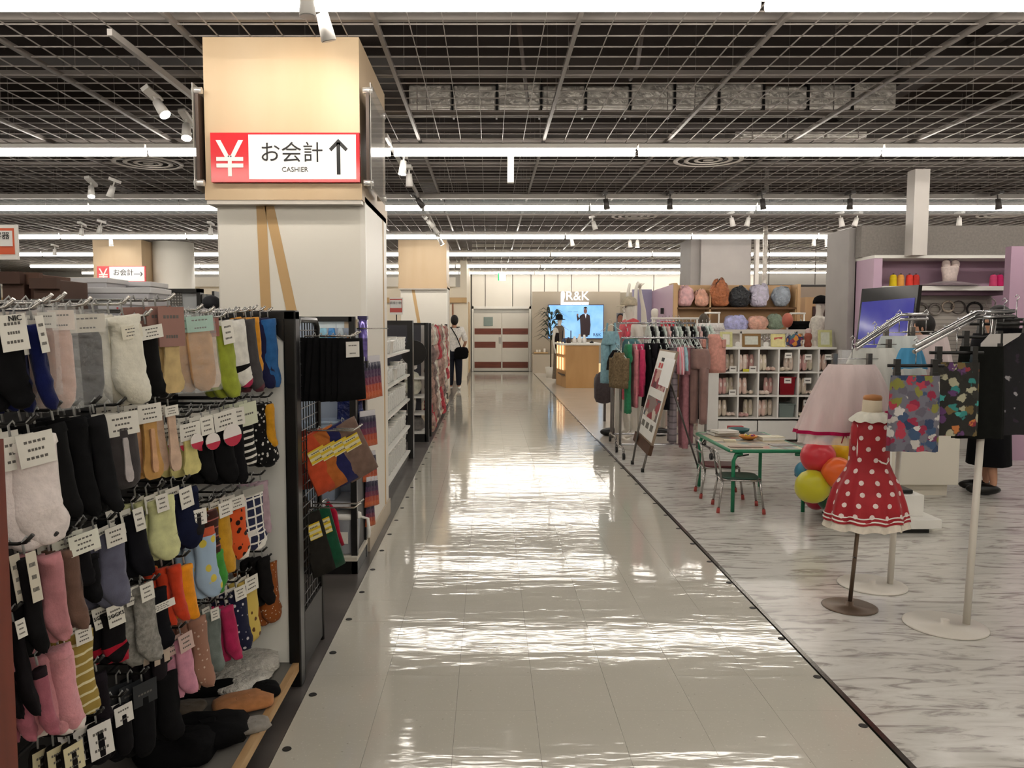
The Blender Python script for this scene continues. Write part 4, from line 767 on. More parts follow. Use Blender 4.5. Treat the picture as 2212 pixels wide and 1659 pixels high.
# ---------------- gondola 3 with end cap and soft goods
g3 = thing('far_gondola', 'black framed far gondola with shelves and hanging soft goods before the second pillar', 'display rack', (0, 0, 0)); xa, xb, ya, yb = -1.6, -.80, 10.0, 14.6
for x, y in ((xa, ya), (xb - .02, ya), (xb - .02, 10.5), (xb - .02, yb)): bxo('post', x, x + .05, y, y + .06, 0, 1.52, BLACKM, g3)
bxo('back_panel', xa, xb - .1, 10.45, 10.47, .1, 1.5, mat('#33333a', .5, nz=(3, .1)), g3); bxo('kick_board', xa, xb, ya, yb, 0, .1, BLACKM, g3); bxo('spine_panel', -1.2, -1.18, 10.47, yb, .1, 1.5, mat('#85817b', .5, nz=(3, .05)), g3)
for z in (.1, .34, .56, .8): bxo('shelf_board', xa, xb, ya + .02, 10.45, z, z + .02, mat('#c9c6c0', .5, nz=(3, .03)), g3)
bxo('side_shelf', -1.2, xb + .06, 10.55, yb, .1, .13, mat('#cbb89b', .5, nz=(3, .05)), g3); bxo('top_rail', xa, xb, ya, ya + .03, 1.49, 1.52, BLACKM, g3)
o = MB().cyl((0, 0, 0), (0, .05, 0), .16, n=24).build('round_fan', mat('#14110f', .3, nz=(9, .1))); o.location = (-.95, 9.97, 1.14); tag(o, 'round black paper fan on the far end cap', 'fan')
for k, (x, z, c_, w_, h_, nm) in enumerate(((-.98, 1.06, '#b5283c', .14, .2, 'crimson and white pouch'), (-1.0, .92, '#dedad6', .16, .14, 'white pouch'), (-.98, .6, '#b8b6a6', .22, .28, 'grey green bundle of fabric hanging'), (-1.0, .36, '#cfcbc2', .12, .24, 'white rolled cloth hanging'), (-1.1, .83, '#a09c94', .16, .2, 'grey pouch'), (-.95, .13, '#77736f', .22, .16, 'dark basket of small packs'), (-1.02, .59, '#e8e6e2', .06, .1, 'small white bottle'))):
    o = lump(w_, .1, h_, 50 + k, .3).build('soft_goods', mat(c_, .7, 0, (15, .3), (50, .6, .01))); o.location = (x, 10.05 + .03 * k, z); tag(o, nm + ' on the far end cap', 'goods')
sgc = ['#c9b6a8', '#b08f86', '#8e7468', '#d9d0c4', '#b9404a', '#7d6a66', '#cfc4b4', '#a58479']; gn = ['cream', 'dusty rose', 'brown', 'off white', 'red', 'mauve grey', 'pale beige', 'terracotta pink']
prs = []
for i in range(8):
    t = thing('hanging_pouch', 'x', 'goods'); lump(.13 + .02 * (i % 3), .05, .22, 70 + i, .75, 10, fl=False).build('pouch_body', mat(sgc[i], .8, 0, (12, .55), (40, 1.0, .02)), t, loc=(0, 0, -.24)); hanger(t, .1); prs.append(t)
n_ = 0
for lv in range(6):
    for i in range(16):
        j = (i * 3 + lv * 5) % 8; fresh = not prs[j].get('u'); o = prs[j] if fresh else copy_tree(prs[j]); prs[j]['u'] = 1
        o.location = (-.79 + R.uniform(-.04, .03), 10.62 + .25 * i + R.uniform(-.04, .04), 1.46 - .235 * lv); o.rotation_euler.z = rad(60)
        o['label'] = gn[j] + ' pouch, %s level down, %s from near end of far gondola' % (ORD[lv], ORD[i]); o['group'] = gn[j] + ' pouches on the far gondola'
for t in bpy.data.objects:
    if t.get('u'): del t['u']
# ---------------- signs and stock above the sock rack
def catsign(loc, w_, h_, txt, col, lb, ts):
    t = thing('category_sign', lb, 'sign', loc); bxo('sign_frame', -w_ / 2, w_ / 2, 0, .02, -h_ / 2, h_ / 2, WHITE, t); bxo('colour_rim', -w_ / 2 + .02 * w_, w_ / 2 - .06 * w_, -.002, 0, -h_ / 2 + .03, h_ / 2 - .02, mat(col, .4, nz=(5, .04)), t); bxo('white_face', -w_ / 2 + .04 * w_, w_ / 2 - .1 * w_, -.004, -.002, -h_ * .12, h_ / 2 - .035, mat('#e9e7e2', .4, nz=(5, .02)), t)
    text(txt, ts, INK, t, (-.01 + (.045 if txt == '容器' else 0), -.005, h_ * .17)); MB().cyl((0, .01, -h_ / 2 - .45), (0, .01, -h_ / 2), .008, n=6).build('pole', BLACKM, t); return t
catsign(A(-8, 523, 4.6), .24, .2, '容器', '#cf5b36', 'white and orange category sign at the left picture edge', .046)
catsign(A(856, 661, 11.2), .19, .24, '調理小物', '#b8473f', 'red and white kitchen goods category sign behind the pillar, right one', .042)
catsign(A(838, 661, 11.3), .12, .24, '', '#b8473f', 'red and white category sign partly hidden behind the near pillar', .05) if False else None
g4 = thing('second_gondola', 'black framed rear gondola beyond the sock display', 'display rack', (0, 0, 0))
bxo('core', -3.6, -1.5, 3.3, 4.9, 0, 1.5, mat('#2a2827', .6, nz=(3, .1)), g4); bxo('top_board', -3.62, -1.48, 3.28, 4.92, 1.5, 1.52, mat('#6c665f', .5, nz=(3, .05)), g4)
for k, (u0, u1, v0, Y, c_, nm) in enumerate(((-6, 42, 590, 3.5, '#4a332a', 'dark brown carton at the upper left edge'), (48, 84, 592, 3.55, '#5a4034', 'tall brown carton, second from left'), (62, 122, 604, 3.48, '#4c372d', 'brown carton with open flap, third from left'))):
    a = A(u0, v0, Y); b = A(u1, v0, Y); t = thing('brown_carton', nm + ' above the sock rack', 'box', ((a.x + b.x) / 2, Y + .15, 1.521)); wd = b.x - a.x
    bxo('carton_body', -wd / 2, wd / 2, -.12, .12, 0, a.z - 1.521, mat(c_, .7, nz=(5, .1)), t, bev=.004); bxo('flap', -wd / 2, wd / 2, -.15, -.12, (a.z - 1.521) * .75, (a.z - 1.521) * 1.04, mat(c_, .7, nz=(5, .1)), t)
for k, (u0, u1, v0, Y, nm) in enumerate(((122, 322, 628, 3.9, 'long translucent white bin above the sock rack'), (132, 228, 606, 4.3, 'smaller translucent bin stacked at left'), (190, 322, 614, 4.6, 'translucent bin behind the long one'), (205, 262, 652, 3.5, 'small clear bin with brown label'))):
    a = A(u0, v0, Y); b = A(u1, v0, Y); hh = a.z - 1.521
    t = boxbin(((a.x + b.x) / 2, Y + .13, 1.5215), b.x - a.x, .24, hh, '#c6c6cc', nm, 'translucent_bin', 'storage bin', '#d5d5d8'); bxo('red_label', (b.x - a.x) * .28, (b.x - a.x) * .34, -.122, -.12, hh * .25, hh * .6, mat('#b5404c', .5, nz=(9, .05)), t)
t = thing('black_frame_shelf', 'black framed rear shelf with grey panel and small poster, left of the near pillar', 'display rack', (0, 0, 0)); a = A(322, 624, 6.2); b = A(428, 624, 6.2)
bxo('grey_panel', a.x, b.x, 6.2, 6.23, 0, a.z - .03, mat('#aeb1b3', .5, nz=(3, .03)), t); bxo('frame_top', a.x - .1, b.x + .03, 6.16, 6.24, a.z - .03, a.z, BLACKM, t); bxo('frame_post', b.x, b.x + .03, 6.16, 6.24, 0, a.z, BLACKM, t)
bxo('side_top', b.x + .12, b.x + .14, 6.16, 7.2, a.z - .12, a.z - .02, BLACKM, t); bxo('side_panel', b.x + .03, b.x + .06, 6.2, 7.2, 0, a.z - .04, mat('#9a9a98', .5, nz=(3, .05)), t)
a = A(366, 632, 6.18); bxo('poster', a.x, a.x + .09, 6.185, 6.198, a.z - .1, a.z, mat('#9a9791', .5, 0, None, pat=('check', '#55524e', 45, .45)), t)
t = thing('silver_bag', 'crinkled silver plastic bag beside the translucent bins', 'bag', (A(336, 650, 4.8).x, 4.8, 1.521)); lump(.12, .08, .16, 61, .3).build('bag_body', film, t)
a = A(457, 668, 5.4); t = thing('black_hat', 'dark rounded hat on the rack end left of the near pillar', 'hat', a); MB().ball((0, 0, .045), .062, .062, .05).build('hat_crown', mat('#232429', .8, nz=(20, .2)), t); bxo('hat_stand', -.01, .01, -.01, .01, -a.z, .0, BLACKM, t)
# ================================================================== RIGHT: far shops
TAUPE = mat('#a59a8a', .6, nz=(2, .03))
bk = thing('shop_back_board', 'wide taupe display board carrying the screen in the far shop', 'board', (0, 0, 0))
a = A(1150, 630, 25.3); b = A(1340, 630, 25.3); bxo('board_panel', a.x, b.x, 25.3, 25.4, .0, a.z, TAUPE, bk)
bxo('side_board', b.x, b.x + 1.0, 25.35, 25.42, 0, a.z - .02, mat('#8f8677', .6, nz=(2, .03)), bk); bxo('small_ledge', a.x + .05, a.x + .5, 25.1, 25.3, .62, .66, WOOD, bk); bxo('low_counter', a.x, a.x + .75, 25.0, 25.3, 0, .6, mat('#b5aa99', .5, nz=(2, .03)), bk)
for k, x in enumerate((.12, .2, .36)): tag(bxo('small_box', a.x + x, a.x + x + .06, 25.15, 25.2, .66, .74 + .04 * (k == 2), CARD), 'tiny %s box on the ledge of the taupe board' % ('left', 'middle', 'taller right')[k], 'box')
# lit shop sign
lg = mat('#fdfdff', .5, emit=1.1)
t = thing('shop_sign', 'white backlit R&K shop sign above the screen', 'sign', A(1243, 645, 25.22))
text('R&K', .40, lg, t, (.06, -.02, .07), bold=.002, name='letters'); bxo('underline_bar', -.35, .42, -.02, 0, -.20, -.11, lg, t)
MB().prism([(-.46, .20), (-.42, .235), (-.37, .23), (-.34, .16), (-.34, .05), (-.38, -.08), (-.34, -.2), (-.47, -.2)], -.02, 0).build('scissor_emblem', lg, t)
# wall screen
tv = thing('wall_screen', 'large wall screen showing a person in a dark suit on pale blue', 'screen', A(1244, 695, 25.2)); w2, h2 = .87, .525
bxo('screen_bezel', -w2 - .02, w2 + .02, 0, .06, -h2 - .02, h2 + .02, mat('#1a2a60', .3, nz=(9, .05)), tv)
bxo('screen_picture', -w2, w2, -.004, 0, -h2, h2, mat('#6aa6da', .2, emit=.8, pat=('screen', '#8fc0e6', 1.6)), tv)
su = mat('#2e1c22', .5, emit=.25); sk = mat('#7a5348', .5, emit=.3)
f_ = MB().prism([(.16, -.48), (.14, -.1), (.12, .18), (.2, .24), (.26, .25), (.36, .25), (.44, .2), (.47, -.1), (.44, -.42), (.38, -.44), (.38, -.48)], -.008, -.004); f_.prism([(.15, .12), (.05, .02), (.02, .2), (.06, .2), (.1, .12), (.18, .2)], -.008, -.004); f_.build('pictured_suit', su, tv)
f_ = MB().ball((.3, -.006, .34), .055, .003, .085); f_.ball((.05, -.006, .22), .03, .003, .035); f_.build('pictured_face', sk, tv); MB().prism([(.23, .37), (.25, .46), (.3, .48), (.35, .46), (.37, .37), (.35, .42), (.25, .42)], -.010, -.008).build('pictured_hair', mat('#120d10', .5, emit=.1), tv)
MB().prism([(.28, .25), (.34, .25), (.31, .1)], -.0095, -.008).build('pictured_shirt', mat('#d5dcf0', .5, emit=.6), tv)
text('R&K', .14, mat('#1b2f5c', .5, emit=.1), tv, (.68, -.008, -.42), name='screen_logo'); text('\u2014 \u2014', .14, mat('#2b527c', .5, emit=.1), tv, (-.1, -.008, .32), name='screen_caption')
# body / mannequin makers -------------------------------------------------
def body(t, h, m, pose=None, sh=.20, name='body', rr=1.0, head=True):
    """one continuous skinned figure of height h facing -y; pose overrides joints"""
    j = dict(pel=(0, 0, .52), wai=(0, 0, .60), che=(0, 0, .72), nec=(0, .0, .818), nek=(0, -.004, .856), hd=(0, -.014, .918), top=(0, -.006, .962), ls=(.105, 0, .80), le=(.135, .01, .63), lw=(.145, -.03, .48), lh=(.145, -.045, .42), rs=(-.105, 0, .80), re=(-.135, .01, .63), rw=(-.145, -.03, .48), rh=(-.145, -.045, .42),
             lp=(.05, 0, .50), lk=(.055, -.01, .28), la=(.055, .015, .045), lt=(.06, -.07, .018), rp=(-.05, 0, .50), rk=(-.055, -.01, .28), ra=(-.055, .015, .045), rt=(-.06, -.07, .018))
    j.update(pose or {})
    r = dict(pel=.078, wai=.066, che=.078, nec=.036, nek=.023, hd=.044, top=.036, ls=.036, le=.024, lw=.016, lh=.016, rs=.036, re=.024, rw=.016, rh=.016, lp=.055, lk=.033, la=.021, lt=.018, rp=.055, rk=.033, ra=.021, rt=.018)
    ks = list(j); ed = [('pel', 'wai'), ('wai', 'che'), ('che', 'nec'), ('nec', 'nek'), ('che', 'ls'), ('ls', 'le'), ('le', 'lw'), ('lw', 'lh'), ('che', 'rs'), ('rs', 're'), ('re', 'rw'), ('rw', 'rh'), ('pel', 'lp'), ('lp', 'lk'), ('lk', 'la'), ('la', 'lt'), ('pel', 'rp'), ('rp', 'rk'), ('rk', 'ra'), ('ra', 'rt')]
    if head: ed += [('nek', 'hd'), ('hd', 'top')]
    else: ks = [k for k in ks if k not in ('hd', 'top')]
    return skin(name, [Vector(j[k]) * h for k in ks], [(ks.index(a), ks.index(b)) for a, b in ed], [r[k] * h * rr for k in ks], m, t), j
def wear(t, h, m, ks, rads, ed, j, name): return skin(name, [Vector(j[k]) * h for k in ks], ed, [q * h for q in rads], m, t)
def capm(t, c, r, m, name='cap', fwd=(0, -1)):
    q = MB(); q.lathe([(r * 1.03, 0), (r * 1.02, r * .35), (r * .85, r * .8), (r * .45, r * 1.08), (r * .05, r * 1.15)], c, n=16)
    out = []
    for i in range(9):
        a = math.pi * i / 8; out.append((math.cos(a) * r * .8, math.sin(a) * r * .95))
    vs = [(c[0] + x * -fwd[1] + y_ * fwd[0] + fwd[0] * r * .7, c[1] + x * fwd[0] + y_ * fwd[1] + fwd[1] * r * .7, c[2] + dz - y_ * .15) for dz in (0, .008) for x, y_ in out]
    q.add(vs, [tuple(range(9)), tuple(reversed(range(9, 18)))] + [(i, i + 9, (i + 1) % 9 + 9, (i + 1) % 9) for i in range(9)]); return q.build(name, m, t)
MANN = mat('#dcd6cb', .35, nz=(4, .03)); SKIN = mat('#b98a70', .6, nz=(20, .06)); HAIR = mat('#15100e', .6, nz=((60, 60, 8), .3), bump=((90, 90, 12), .6, .004))
def faceparts(t, h, c, r, fwd, m=SKIN):
    f_ = Vector((fwd[0], fwd[1], 0)).normalized(); s_ = Vector((-f_.y, f_.x, 0)); q = MB(); q.ball(Vector(c) + f_ * r * .95, r * .16, r * .16, r * .26, 8, 5)
    for k in (-1, 1): q.ball(Vector(c) + s_ * k * r * .9, r * .12, r * .2, r * .3, 8, 5)
    q.build('nose_and_ears', m, t); e_ = MB()
    for k in (-1, 1): e_.ball(Vector(c) + f_ * r * .85 + s_ * k * r * .36 + Vector((0, 0, r * .22)), r * .1, r * .1, r * .07, 8, 5)
    e_.ball(Vector(c) + f_ * r * .84 - Vector((0, 0, r * .5)), r * .2, r * .1, r * .05, 8, 5); e_.build('eyes_and_mouth', mat('#3a2622', .5, nz=(9, .1)), t)
# dressed mannequin and plant in front of the screen
pm_ = A(1207, 817, 21.5); t = thing('dressed_mannequin', 'cream mannequin in a long taupe dress and dark hat before the screen', 'mannequin', (pm_.x, 21.5, 0), rad(50)); hm_ = 1.78
b_, j = body(t, hm_, MANN, rr=.95); MB().lathe([(.11, 1.50), (.17, 1.44), (.155, 1.25), (.14, 1.10), (.17, .95), (.18, .6), (.2, .25), (.22, .06)], n=18, sy=.75, cap=False).build('long_dress', cloth('#6b5f52'), t)
MB().lathe([(.17, 1.66), (.17, 1.67), (.10, 1.69), (.1, 1.78), (.05, 1.82)], n=16).build('dark_hat', cloth('#1d1b1d'), t); MB().tube([(-.16, -.06, 1.3), (-.2, -.08, 1.05), (-.22, -.05, .8)], [.05, .07, .05]).build('dark_shawl', cloth('#241c1b'), t)
t = thing('potted_plant', 'dark green leafy palm standing left of the screen', 'plant', (A(1190, 700, 23).x, 23.0, 0)); MB().lathe([(.12, 0), (.16, .3), (.15, .3), (.02, .28)], n=14).build('pot', mat('#d8d3c8', .5, nz=(5, .03)), t); MB().cyl((0, 0, .28), (0, 0, 1.35), .02, n=6).build('stem', mat('#3f3527', .8, nz=(9, .2)), t)
lf_ = MB(); 
for k in range(44):
    a = k * 2.4; z = 1.0 + .02 * k; r_ = .32 + .22 * R.random(); d_ = Vector((math.cos(a), math.sin(a), .5 + .5 * R.random())); s_ = Vector((-math.sin(a), math.cos(a), 0)) * .035; o_ = Vector((0, 0, z)); p1 = o_ + d_ * r_ * .6; p2 = o_ + Vector((d_.x, d_.y, .1)) * r_ * 1.15
    lf_.add([o_, p1 - s_, p2, p1 + s_, p1 + Vector((0, 0, .012))], [(0, 1, 4), (0, 4, 3), (1, 2, 4), (4, 2, 3)])
lf_.build('fronds', mat('#1c2a1a', .5, nz=(5, .3)), t)['kind'] = 'stuff'
# counter
ct = thing('wooden_counter', 'pale wooden shop counter with white top and lantern shelves on its left side', 'counter', (0, 0, 0))
a = FL(1222, 838); b = FL(1293, 838); c_ = FL(1210, 822); zt = A(1250, 746, a.y).z; X0c, X1c = a.x, b.x
MB().add([(X0c, a.y, 0), (X1c, a.y, 0), (X1c + .05, a.y + 1.3, 0), (X0c - .12, a.y + 1.3, 0), (X0c, a.y, zt), (X1c, a.y, zt), (X1c + .05, a.y + 1.3, zt), (X0c - .12, a.y + 1.3, zt)], [(3, 2, 1, 0), (4, 5, 6, 7), (0, 1, 5, 4), (1, 2, 6, 5), (2, 3, 7, 6), (3, 0, 4, 7)]).build('counter_body', mat('#c49a66', .5, pat=('wood', '#b08653', (3, 3, .8))), ct)
MB().box(X0c - .16, X1c + .1, a.y - .06, a.y + 1.38, zt, zt + .05).build('white_top', WHITE, ct, bev=.01)
for z in (.42, .80):
    for k in range(3): o = bxo('side_niche', X0c - .055 - .03 * k, X0c - .045 - .03 * k, a.y + .12 + .38 * k, a.y + .42 + .38 * k, z, z + .3, mat('#ffdca8', .5, emit=1.1), ct)
bxo('drawer_slot', X0c - .10, X0c - .02, a.y + .02, a.y + 1.2, .30, .32, INK, ct)
for k, (u, h_, c2, nm) in enumerate(((1218, .12, '#2a3c58', 'small navy pot'), (1228, .14, '#3b2c2a', 'dark brown pot'), (1241, .16, '#efeae4', 'white paper bag'), (1252, .22, '#f2efea', 'tall white bottle'), (1262, .2, '#efece8', 'white spray bottle'), (1278, .05, '#1c1b1b', 'small black dish'))):
    p = A(u, 742, a.y + .3); t = thing('counter_item', nm + ' on the wooden counter', 'item', (p.x, a.y + .3, zt + .05)); MB().lathe([(.05, 0), (.055, h_ * .5), (.03, h_ * .75), (.025, h_)], n=10).build('vessel', mat(c2, .4, nz=(9, .05)), t)
for k, (u, v) in enumerate(((1215, 742), (1233, 740))): tag(MB().cyl((0, 0, 0), (0, 0, .3), .012, n=6).build('display_rod', BLACKM, loc=(A(u, v, a.y + .6).x, a.y + .6, zt + .05)), ('thin dark rod, left, standing on the wooden counter', 'thin dark rod, right, standing on the wooden counter')[k], 'rod')
for k, (x, z, nm) in enumerate(((3.0, .5, 'upper'), (3.0, .22, 'lower'))):
    tag(bxo('lit_niche_box', x, x + .3, 22.5, 22.9, (.222, 0)[k], (.41, .22)[k], mat('#e8cf9c', .5, emit=.7)), nm + ' pale yellow box beside the wooden counter', 'box')
# person in white shirt
t = thing('person', 'person in white shirt seen from behind with black bag and dark jeans', 'person', (-.80, 18.4, 0), math.pi); hp = 1.74
b_, j = body(t, hp, SKIN, dict(rt=(-.06, -.07, .018), re=(-.15, -.02, .64), rw=(-.11, -.09, .56)))
wear(t, hp, cloth('#e6e3df'), ['wai', 'che', 'nec', 'ls', 'le', 'rs', 're', 'pel'], [.082, .098, .05, .052, .04, .052, .04, .088], [(0, 1), (1, 2), (1, 3), (3, 4), (1, 5), (5, 6), (7, 0)], j, 'white_shirt')
wear(t, hp, cloth('#20222c'), ['pel', 'lp', 'lk', 'la', 'rp', 'rk', 'ra'], [.087, .068, .05, .036, .068, .05, .036], [(0, 1), (1, 2), (2, 3), (0, 4), (4, 5), (5, 6)], j, 'dark_jeans')
MB().ball((0, .01 * hp, .935 * hp), .092, .098, .125).build('short_black_hair', HAIR, t); faceparts(t, hp, (0, -.012 * hp, .915 * hp), .075, (0, -1))
bg = lump(.34, .14, .28, 81, .15).build('black_shoulder_bag', BLACKCL, t, loc=(-.16, .12, .70)); bg.location = (-.16, .14, .72); MB().tube([(-.16, .17, .98), (-.05, .17, 1.25), (.08, .09, 1.46), (.09, -.06, 1.45)], .012, 6).build('bag_strap', BLACKCL, bg); bg.children[0].location = (.16, -.14, -.72)
for x in (-.1, .1): MB().ball((x, -.05, .045), .05, .13, .045).build('white_shoe', WHITEP, t)
# ------------- mannequins behind the racks
def armup(t, h): pass
t = thing('capped_mannequin', 'white mannequin in coral top and beige cap behind the clothes racks', 'mannequin', (A(1362, 700, 10.35).x, 10.35, 0), rad(-70)); hq = A(1362, 638, 10.35).z
b_, j = body(t, hq * .99, MANN, dict(lh=(.13, -.05, .44)))
j['nb'] = (0, 0, .79); j['s1'] = (.06, 0, .805); j['s2'] = (-.06, 0, .805); wear(t, hq, cloth('#d05a60'), ['wai', 'che', 'pel', 'nb', 's1', 's2'], [.08, .096, .088, .07, .042, .042], [(2, 0), (0, 1), (1, 3), (3, 4), (3, 5)], j, 'coral_tank_top'); capm(t, (0, -.012 * hq, .93 * hq), .105, cloth('#bfb39c'), 'beige_cap'); faceparts(t, hq, (0, -.014 * hq, .905 * hq), .085, (0, -1), MANN)
# handstanding mannequin: legs up
t = thing('handstand_mannequin', 'white mannequin doing a handstand, its feet rising above the beige cap', 'mannequin', (A(1357, 700, 11.6).x, 11.6, 0), rad(-20)); ht = 2.24
j2 = {k: (v[0], v[1], v[2]) for k, v in dict(pel=(0, 0, .52), wai=(0, 0, .45), che=(0, 0, .34), nec=(0, 0, .26), nek=(0, 0, .23), hd=(0, -.02, .19), top=(0, -.03, .15), ls=(.09, 0, .26), le=(.1, 0, .15), lw=(.1, 0, .05), lh=(.1, -.03, .015), rs=(-.09, 0, .26), re=(-.1, 0, .15), rw=(-.1, 0, .05), rh=(-.1, -.03, .015), lp=(.04, 0, .55), lk=(.045, -.01, .74), la=(.05, 0, .93), lt=(.06, .03, .97), rp=(-.03, 0, .55), rk=(-.02, 0, .74), ra=(0, 0, .92), rt=(0, .04, .96)).items()}
body(t, ht * .98, MANN, j2, rr=.55)
t = thing('raised_arm_mannequin', 'white mannequin with one raised arm left of the purple panel', 'mannequin', (A(1412, 700, 12.0).x, 12.0, 0), rad(30)); hq = A(1412, 655, 12).z
b_, j = body(t, hq, MANN, rr=.8, pose=dict(rs=(-.10, 0, .81), re=(-.13, -.02, .95), rw=(-.17, -.03, 1.07), rh=(-.19, -.04, 1.12))); 
hb = MB()
for k in range(5): hb.tube([Vector((-.19, -.04, 1.11)) * hq, Vector((-.19 - .012 * (k - 1), -.05, 1.14 + .01 * (k % 2))) * hq, Vector((-.19 - .022 * (k - 1), -.07, 1.155)) * hq], [.010, .009, .006], 6)
hb.build('fingers', MANN, t)
# ------------- rolling clothes racks
RAIL = mat('#8f8b88', .25, .85, nz=(9, .08))
def rack(nm, lb, xa, xb, Y, z, dy=.5):
    t = thing('rolling_clothes_rack', lb, 'clothes rack', (0, Y, 0))
    MB().cyl((xa - .0, 0, z), (xb + .0, 0, z), .013, n=8).build('hanging_rail', CHROME, t)
    for x in (xa, xb): MB().cyl((x, 0, .12), (x, 0, z), .014, n=8).build('upright', RAIL, t)
    MB().cyl((xa, 0, .13), (xb, 0, .13), .012, n=8).build('base_rail', CHROME, t)
    for x in (xa, xb):
        MB().tube([(x, -dy / 2, .09), (x, -dy / 2 + .05, .12), (x, dy / 2 - .05, .12), (x, dy / 2, .09)], .013, 8).build('foot_bar', RAIL, t)
        for y in (-dy / 2, dy / 2):
            cs = MB().cyl((x - .014, y, .035), (x + .014, y, .035), .035, n=14).build('caster_wheel', BLACKM, t); MB().cyl((x, y, .05), (x, y, .10), .01, n=6).build('caster_stem', RAIL, cs)
    return t
z1 = A(1440, 730, 8.9).z; xa, xb = A(1342, 730, 8.9).x, A(1528, 730, 8.9).x; rack('f', 'front chrome clothes rack on wheels by the aisle', xa, xb, 8.9, z1)
z2 = A(1420, 698, 9.8).z; xc, xd = A(1327, 698, 9.8).x, A(1500, 698, 9.8).x; rack('b', 'rear chrome clothes rack on wheels, slightly taller', xc, xd, 9.8, z2)
WH_ = mat('#c7d2cc', .35, nz=(9, .04)); 
def hangerm(t, w_=.36, m=WH_, z=0):
    MB().tube([(0, .0, .0), (0, .0, .03), (0, .018, .045), (0, .022, .02)], .0025, 5).build('hook_wire', CHROME, t)
    MB().tube([(0, -w_ / 2, -.10), (0, 0, -.012), (0, w_ / 2, -.10), (0, 0, -.105), (0, -w_ / 2, -.10)], .005, 6).build('hanger_body', m, t)
def garment(loc, kind, h, w_, d_, col, lb, cat, seed, rz=0, grp=None, hang=WH_, z0=-.04):
    """edge-on garment: d_ = thickness along x, w_ = breadth along y"""
    t = thing(kind, lb, cat, loc, rz, grp); hangerm(t, w_ * .85, hang)
    def ringset(cx_, cy_, ww, dd, z0_, z1_, tp, fl, n_=9, ph=0):
        rings = []
        for k in range(n_ + 1):
            f_ = k / n_; z = z0_ + (z1_ - z0_) * f_; a_w = ww * (tp + (1 - tp) * min(1, f_ * 3)) * (1 + fl * f_); ring = []
            for i in range(20):
                a = 2 * math.pi * i / 20; fo = 1 + .22 * math.sin(a * 5 + seed + ph) * min(1, f_ * 2)
                ring.append((cx_ + math.cos(a) * dd / 2 * fo + .01 * noise.noise(Vector((seed, f_ * 3, a))), cy_ + math.sin(a) * a_w / 2 * (1 + .05 * noise.noise(Vector((a, f_ * 4, seed)))), z + .008 * noise.noise(Vector((a * 2, seed, 1))) * f_))
            rings.append(ring)
        return rings
    if kind in ('trousers', 'leggings'):
        MB().loft(ringset(0, 0, w_, d_, z0, -h * .3, .8, 0)).build('hip_section', col, t)
        for s_ in (-1, 1): MB().loft(ringset(s_ * .01, s_ * w_ * .23, w_ * .44, d_ * .85, -h * .28, -h, 1, -.15, ph=s_)).build('trouser_leg', col, t)
    elif kind == 'dungarees':
        MB().loft(ringset(0, 0, w_ * .6, d_, -.10, -h * .35, .9, .3)).build('bib', col, t)
        for s_ in (-1, 1):
            MB().tube([(0, s_ * w_ * .2, -.12), (0, s_ * w_ * .15, .0)], .012, 6).build('shoulder_strap', col, t); MB().loft(ringset(s_ * .02, s_ * w_ * .2, w_ * .42, d_ * .9, -h * .33, -h * (.98 if s_ > 0 else .80), 1, .05, ph=s_)).build('trouser_leg', col, t)
    elif kind in ('blouse', 'jacket', 'tee_shirt'):
        MB().loft(ringset(0, 0, w_, d_, z0, -h, .45, .1)).build('bodice', col, t)
        for s_ in (-1, 1): MB().loft(ringset(0, s_ * w_ * .42, w_ * .22, d_ * .8, -.10, -h * (.8 if kind != 'tee_shirt' else .4), 1, 0, ph=s_)).build('sleeve', col, t)
    else: MB().loft(ringset(0, 0, w_, d_, z0, -h, .45, .5)).build('skirted_body', col, t)
    return t
def G(u, vb, Y, z, kind, d_, w_, col, lb, cat, rz=0, x=None, pat=None):
    p = A(u, 730, Y); bz = A(u, vb, Y).z; return garment((p.x if x is None else x, Y, z), kind, z - bz, w_, d_, col if not isinstance(col, str) else cloth(col, pat), lb, cat, u * .37, rz)
G(1320, 830, 9.55, z2 + .0, 'dungarees', .20, .3, '#7fa3ae', 'light blue denim dungarees hanging at the left end of the racks', 'dungarees', rad(75))
G(1363, 815, 9.6, z2 - .14, 'blouse', .2, .3, '#4e7378', 'teal sleeveless top behind the green dress', 'top', rad(60))
G(1338, 838, 8.75, z1 - .12, 'blouse', .10, .26, mat('#6f5f48', .9, 0, (50, .35), (120, .5, .003)), 'khaki brown patterned top with black edging', 'top', rad(35))
G(1332, 800, 8.95, z1 - .10, 'vest', .07, .22, '#141214', 'small black vest beside the khaki top', 'vest', rad(35))
G(1358, 892, 8.9, z1 - .03, 'leggings', .08, .24, '#2f7a55', 'green trousers hanging near the left end of the front rack', 'trousers')
G(1372, 878, 8.95, z1 - .03, 'blouse', .06, .26, '#c97c85', 'salmon pink blouse on the front rack', 'blouse'); G(1384, 855, 8.92, z1 - .03, 'jacket', .08, .26, '#b7355d', 'magenta jacket on the front rack', 'jacket')
G(1352, 862, 9.75, z2, 'blouse', .08, .3, '#c24a58', 'coral red blouse low on the rear rack', 'blouse')
for k, (u, vb, c_) in enumerate(((1400, 880, '#111013'), (1412, 872, '#17151a'), (1424, 868, '#0e0d10'), (1436, 882, '#141317'))):
    G(u, vb, 8.95, z1 - .02, ('dress', 'trousers', 'jacket', 'dress')[k], .085, .3, c_, 'black %s on the front rack, %s from the magenta jacket' % (('dress', 'trousers', 'jacket', 'long dress')[k], ('first', 'second', 'third', 'fourth')[k]), ('dress', 'trousers', 'jacket', 'dress')[k])
G(1455, 955, 8.92, z1 - .03, 'trousers', .09, .3, strp('#8c8288', '#6d646a', 14, .2), 'grey striped trousers on the front rack behind the easel', 'trousers')
